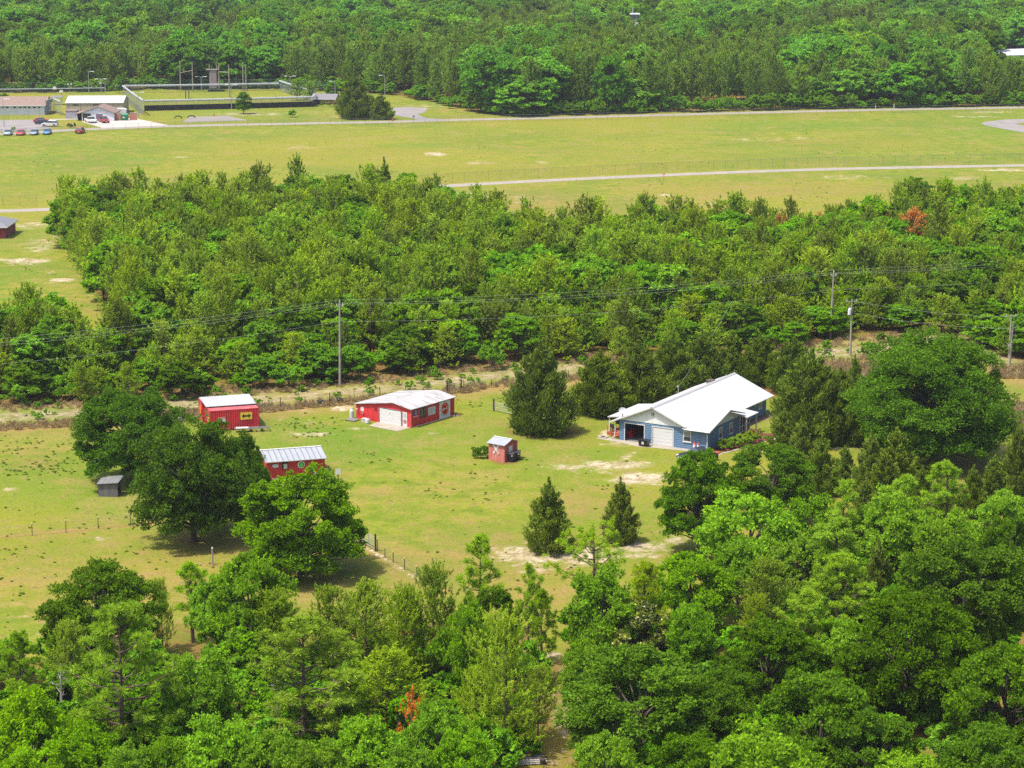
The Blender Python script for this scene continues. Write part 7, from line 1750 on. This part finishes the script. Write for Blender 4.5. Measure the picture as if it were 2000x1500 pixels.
def tp3(u, v0, v): x, y = G(u, v0); return (x, y, height_at(u, v0, v))
beam('rope_beam', 'beam slung between the two left bare poles', tp3(353, 177, 142.5), tp3(377, 178.5, 137.5))
beam('rope_beam', 'beam between the climbing tower and the pole right of it', tp3(428.5, 178, 140), tp3(448.5, 190, 141.5))
x, y = G(410, 178); t = thing('climbing_tower', 'tall plank climbing tower among the bare poles', 'climbing tower', (x, y, 0)); hh = height_at(410, 178, 136.5); wd = G(424, 178)[0] - x
m = MB(); m.box(0.1, wd - 0.1, -0.05, 0.15, 0.9, hh); m.build('climbing_wall', rib_mat('climb_planks', (0.200, 0.160, 0.160), 0, 0.36, 0.3, 0.9, 0.25, line=0.5), t)
for a, z in ((0.0, hh + 1.9), (wd, hh + 1.9)): m = MB(); m.tube([(a, 0.3, 0), (a, 0.3, z)], 0.16, 8); m.build('leg', _M['ropes_wood'], t)
m = MB(); m.box(-1.1, wd + 0.8, -0.25, 0.6, hh + 0.003, hh + 0.3); m.build('platform', mat('platform_grey', (0.264, 0.232, 0.232), 0.8, 0.1), t)
m = MB(); m.box(-0.4, wd + 2.6, -2.2, -0.3, 0.0, 0.55); m.build('landing_mat', mat('mat_black', (0.016, 0.020, 0.020), 0.7, 0.1), t)
t = thing('lookout_stand', 'dark lattice stand on the compound lawn', 'stand', (*G(362, 193), 0), 0)
for a in (0, 1.0):
    for b in (0, 1.0): m = MB(); m.box(a, a + .12, b, b + .12, 0, 3.4); m.build('leg', DPOST, t)
m = MB(); m.box(-0.1, 1.2, -0.1, 1.2, 1.9, 2.05); m.build('deck', WOODG, t)
# tyre arches, markers, small things on the grass
for u, v, lab in ((348, 231.3, 'black half buried tyre arch, the left one'), (374, 230.3, 'black half buried tyre arch, the right one')):
    x, y = G(u, v); m = MB(); m.tube([(1.1 * math.cos(a), 0, 0.75 * math.sin(a) - 0.05) for a in np.linspace(0, PI, 13)], 0.16, 7); o = m.build('tyre_arch', TYRE); o.location = (x, y, 0); tag(o, lab, 'tyre arch', 'tyre arches by the paved pad')
for u, v, lab in ((717, 233, 'small red marker cone left of the bright evergreen'), (767, 236.5, 'small red marker cone right of the bright evergreen'), (418, 227, 'small red marker at the edge of the paved pad')):
    x, y = G(u, v); t = thing('marker', lab, 'marker', (x, y, 0), 0, 'red markers in the grass'); m = MB(); m.cyl(0, 0, 0.06, 0.85, 0.24, 10, 0, 0.06); m.build('cone', mat('marker_red', (0.360, 0.040, 0.024), 0.6, 0.1), t); m = MB(); m.box(-.3, .3, -.3, .3, 0, .06); m.build('base', INK, t)
for (u, v, lab, c1) in ((1296.5, 351.5, 'small orange triangle sign by the inner airfield road', ORANGE), (808, 236, 'small dark sign where the road turns off', DARK)):
    x, y = G(u, v); t = thing('road_sign', lab, 'sign', (x, y, 0)); m = MB(); m.cyl(0, 0, 0, 1.3, 0.04, 6); m.build('post', DKPOST, t); m = MB(); m.prism([(-0.35, 1.5), (0.35, 1.5), (0, 0.95)], 1, -0.08, -0.042); m.build('panel', c1, t)
for u, v, lab in ((1049, 224.5, 'white marker post by the far road, left one'), (1710, 212, 'white marker post by the far road near the sandy turnout'), (1746, 212, 'white marker post right of the sandy turnout')):
    x, y = G(u, v); t = thing('marker_post', lab, 'post', (x, y, 0), 0, 'marker posts along the far road'); m = MB(); m.cyl(0, 0, 0, 1.3, 0.12, 8); m.build('post', WHITE2, t); m = MB(); m.cyl(0, 0, 1.302, 1.5, 0.13, 8); m.build('cap', ORANGE, t)
for u, v, lab in ((134, 249.5, 'dark brown bush, leftmost of three by the concrete yard'), (139.5, 250.8, 'dark brown bush, middle of three by the concrete yard'), (145, 249, 'dark brown bush, rightmost of three by the concrete yard')):
    x, y = G(u, v); o = tree('shrub', x, y, 1.3, 1.0, lab, 'bush', 'brown_bush', 'brown bushes by the concrete yard'); mm = o.data.copy(); mm.materials[0] = mat('brown_leaves', (0.056, 0.020, 0.020), 0.9, 0.3); o.data = mm
# cars of the compound
for (u, v, rot, lab, c1, kd, gr) in (
    (81, 239.0, 10, 'red sedan, rearmost of the three cars parked in a row beside the lot', paint('red', (0.336, 0.012, 0.024)), 'sedan', None),
    (84, 242.5, 10, 'dark blue sedan between the red sedan and the white sport utility car', paint('navy', (0.024, 0.028, 0.048)), 'sedan', None),
    (97.5, 246.8, 175, 'white sport utility car at the front of the three parked in a row', paint('white', (0.480, 0.480, 0.480)), 'suv', None),
    (177.5, 239.5, -60, 'white pickup truck in front of the porch', paint('white', (0.480, 0.480, 0.480)), 'pickup', None),
    (203, 239.3, -65, 'maroon pickup truck in front of the white gable', paint('maroon', (0.240, 0.016, 0.020)), 'pickup', None),
    (16, 263.5, -88, 'pale silver car facing the field, leftmost of the roadside row', paint('silver', (0.272, 0.336, 0.360)), 'sedan', 'cars parked nose to the field'),
    (40.5, 263.5, -88, 'bright red car facing the field, second of the roadside row', paint('bright_red', (0.440, 0.016, 0.024)), 'sedan', 'cars parked nose to the field'),
    (67, 263.0, -88, 'grey car facing the field, third of the roadside row', paint('grey', (0.208, 0.256, 0.304)), 'sedan', 'cars parked nose to the field'),
    (92.5, 262.0, -88, 'blue car facing the field, fourth of the roadside row', paint('blue', (0.048, 0.160, 0.400)), 'sedan', 'cars parked nose to the field'),
    (157, 260.0, 88, 'dark red car standing alone with its tail to the field', paint('dark_red', (0.288, 0.012, 0.024)), 'suv', 'cars parked nose to the field')):
    x, y = G(u, v); car(x, y, math.radians(rot), lab, c1, kd, gr)
# things rising out of the far forest
t = thing('open_shed', 'open shed with a pale roof on red columns in the far forest', 'building', (*G(1942, 138), 0), math.radians(24))
m = MB(); m.slab([(-1, -3.5, 5.7), (42, -3.5, 5.7), (42, 4.5, 7.3), (-1, 4.5, 7.3)], 0.35); m.build('roof', CREAM, t)
for a in (1, 4, 16, 28, 40):
    for b in (-3, 4): m = MB(); m.box(a - .2, a + .2, b - .2, b + .2, 0, 5.5 if b < 0 else 6.8); m.build('column', mat('column_red', (0.224, 0.036, 0.032), 0.6, 0.1) if a < 10 else WHITE2, t)
m = MB(); m.box(20, 41, -2.5, 3.5, 0, 5.2); m.build('wall', BWHITE, t)
x, y = G(1239, 112); hh = height_at(1239, 112, 26); t = thing('control_tower', 'white lookout tower with a flat white roof standing out of the far forest', 'tower', (x, y, 0))
m = MB(); m.box(-1.5, 1.5, -1.5, 1.5, 0, hh - 3.4); m.build('shaft', WHITE2, t); m = MB(); m.box(-1.5, 1.5, -1.5, 1.5, hh - 3.4, hh - 0.5); m.build('cabin', mat('cabin_dark', (0.128, 0.120, 0.112), 0.4, 0.3, 1.0), t)
m = MB(); m.box(-1.9, 1.9, -1.9, 1.9, hh - 0.5, hh); m.build('roof', WHITE2, t); m = MB(); m.tube([(-0.8, 0, hh), (-0.8, 0, hh + 2.2)], 0.1, 6); m.build('antenna', WHITE2, t); m = MB(); m.tube([(1.9, 0, hh - 0.5), (1.9, 0, hh - 5.5)], 0.1, 6); m.build('pipe', WHITE2, t)
x, y = G(1557.5, 190); hh = height_at(1557.5, 190, 111.5); t = thing('chimney_tower', 'narrow beige block rising out of the front of the far forest', 'tower', (x, y, 0))
m = MB(); m.box(-0.75, 0.55, -0.7, 0.7, 0, hh); m.box(0.7, 0.95, -0.7, 0.7, 0, hh + 0.4); m.build('shaft', mat('beige_block', (0.288, 0.256, 0.200), 0.8, 0.08), t); m = MB(); m.box(0.56, 0.69, -0.5, 0.5, hh - 3.2, hh - 0.3); m.build('slot', DARK, t)
x, y = G(1566, 212); hh = height_at(1566, 212, 116); t = tree('long_pine', x, y, hh, 6.5, 'tall pine with a long bare orange trunk in the front of the far forest', 'pine tree', 'bare_trunk_pine', None, 2)
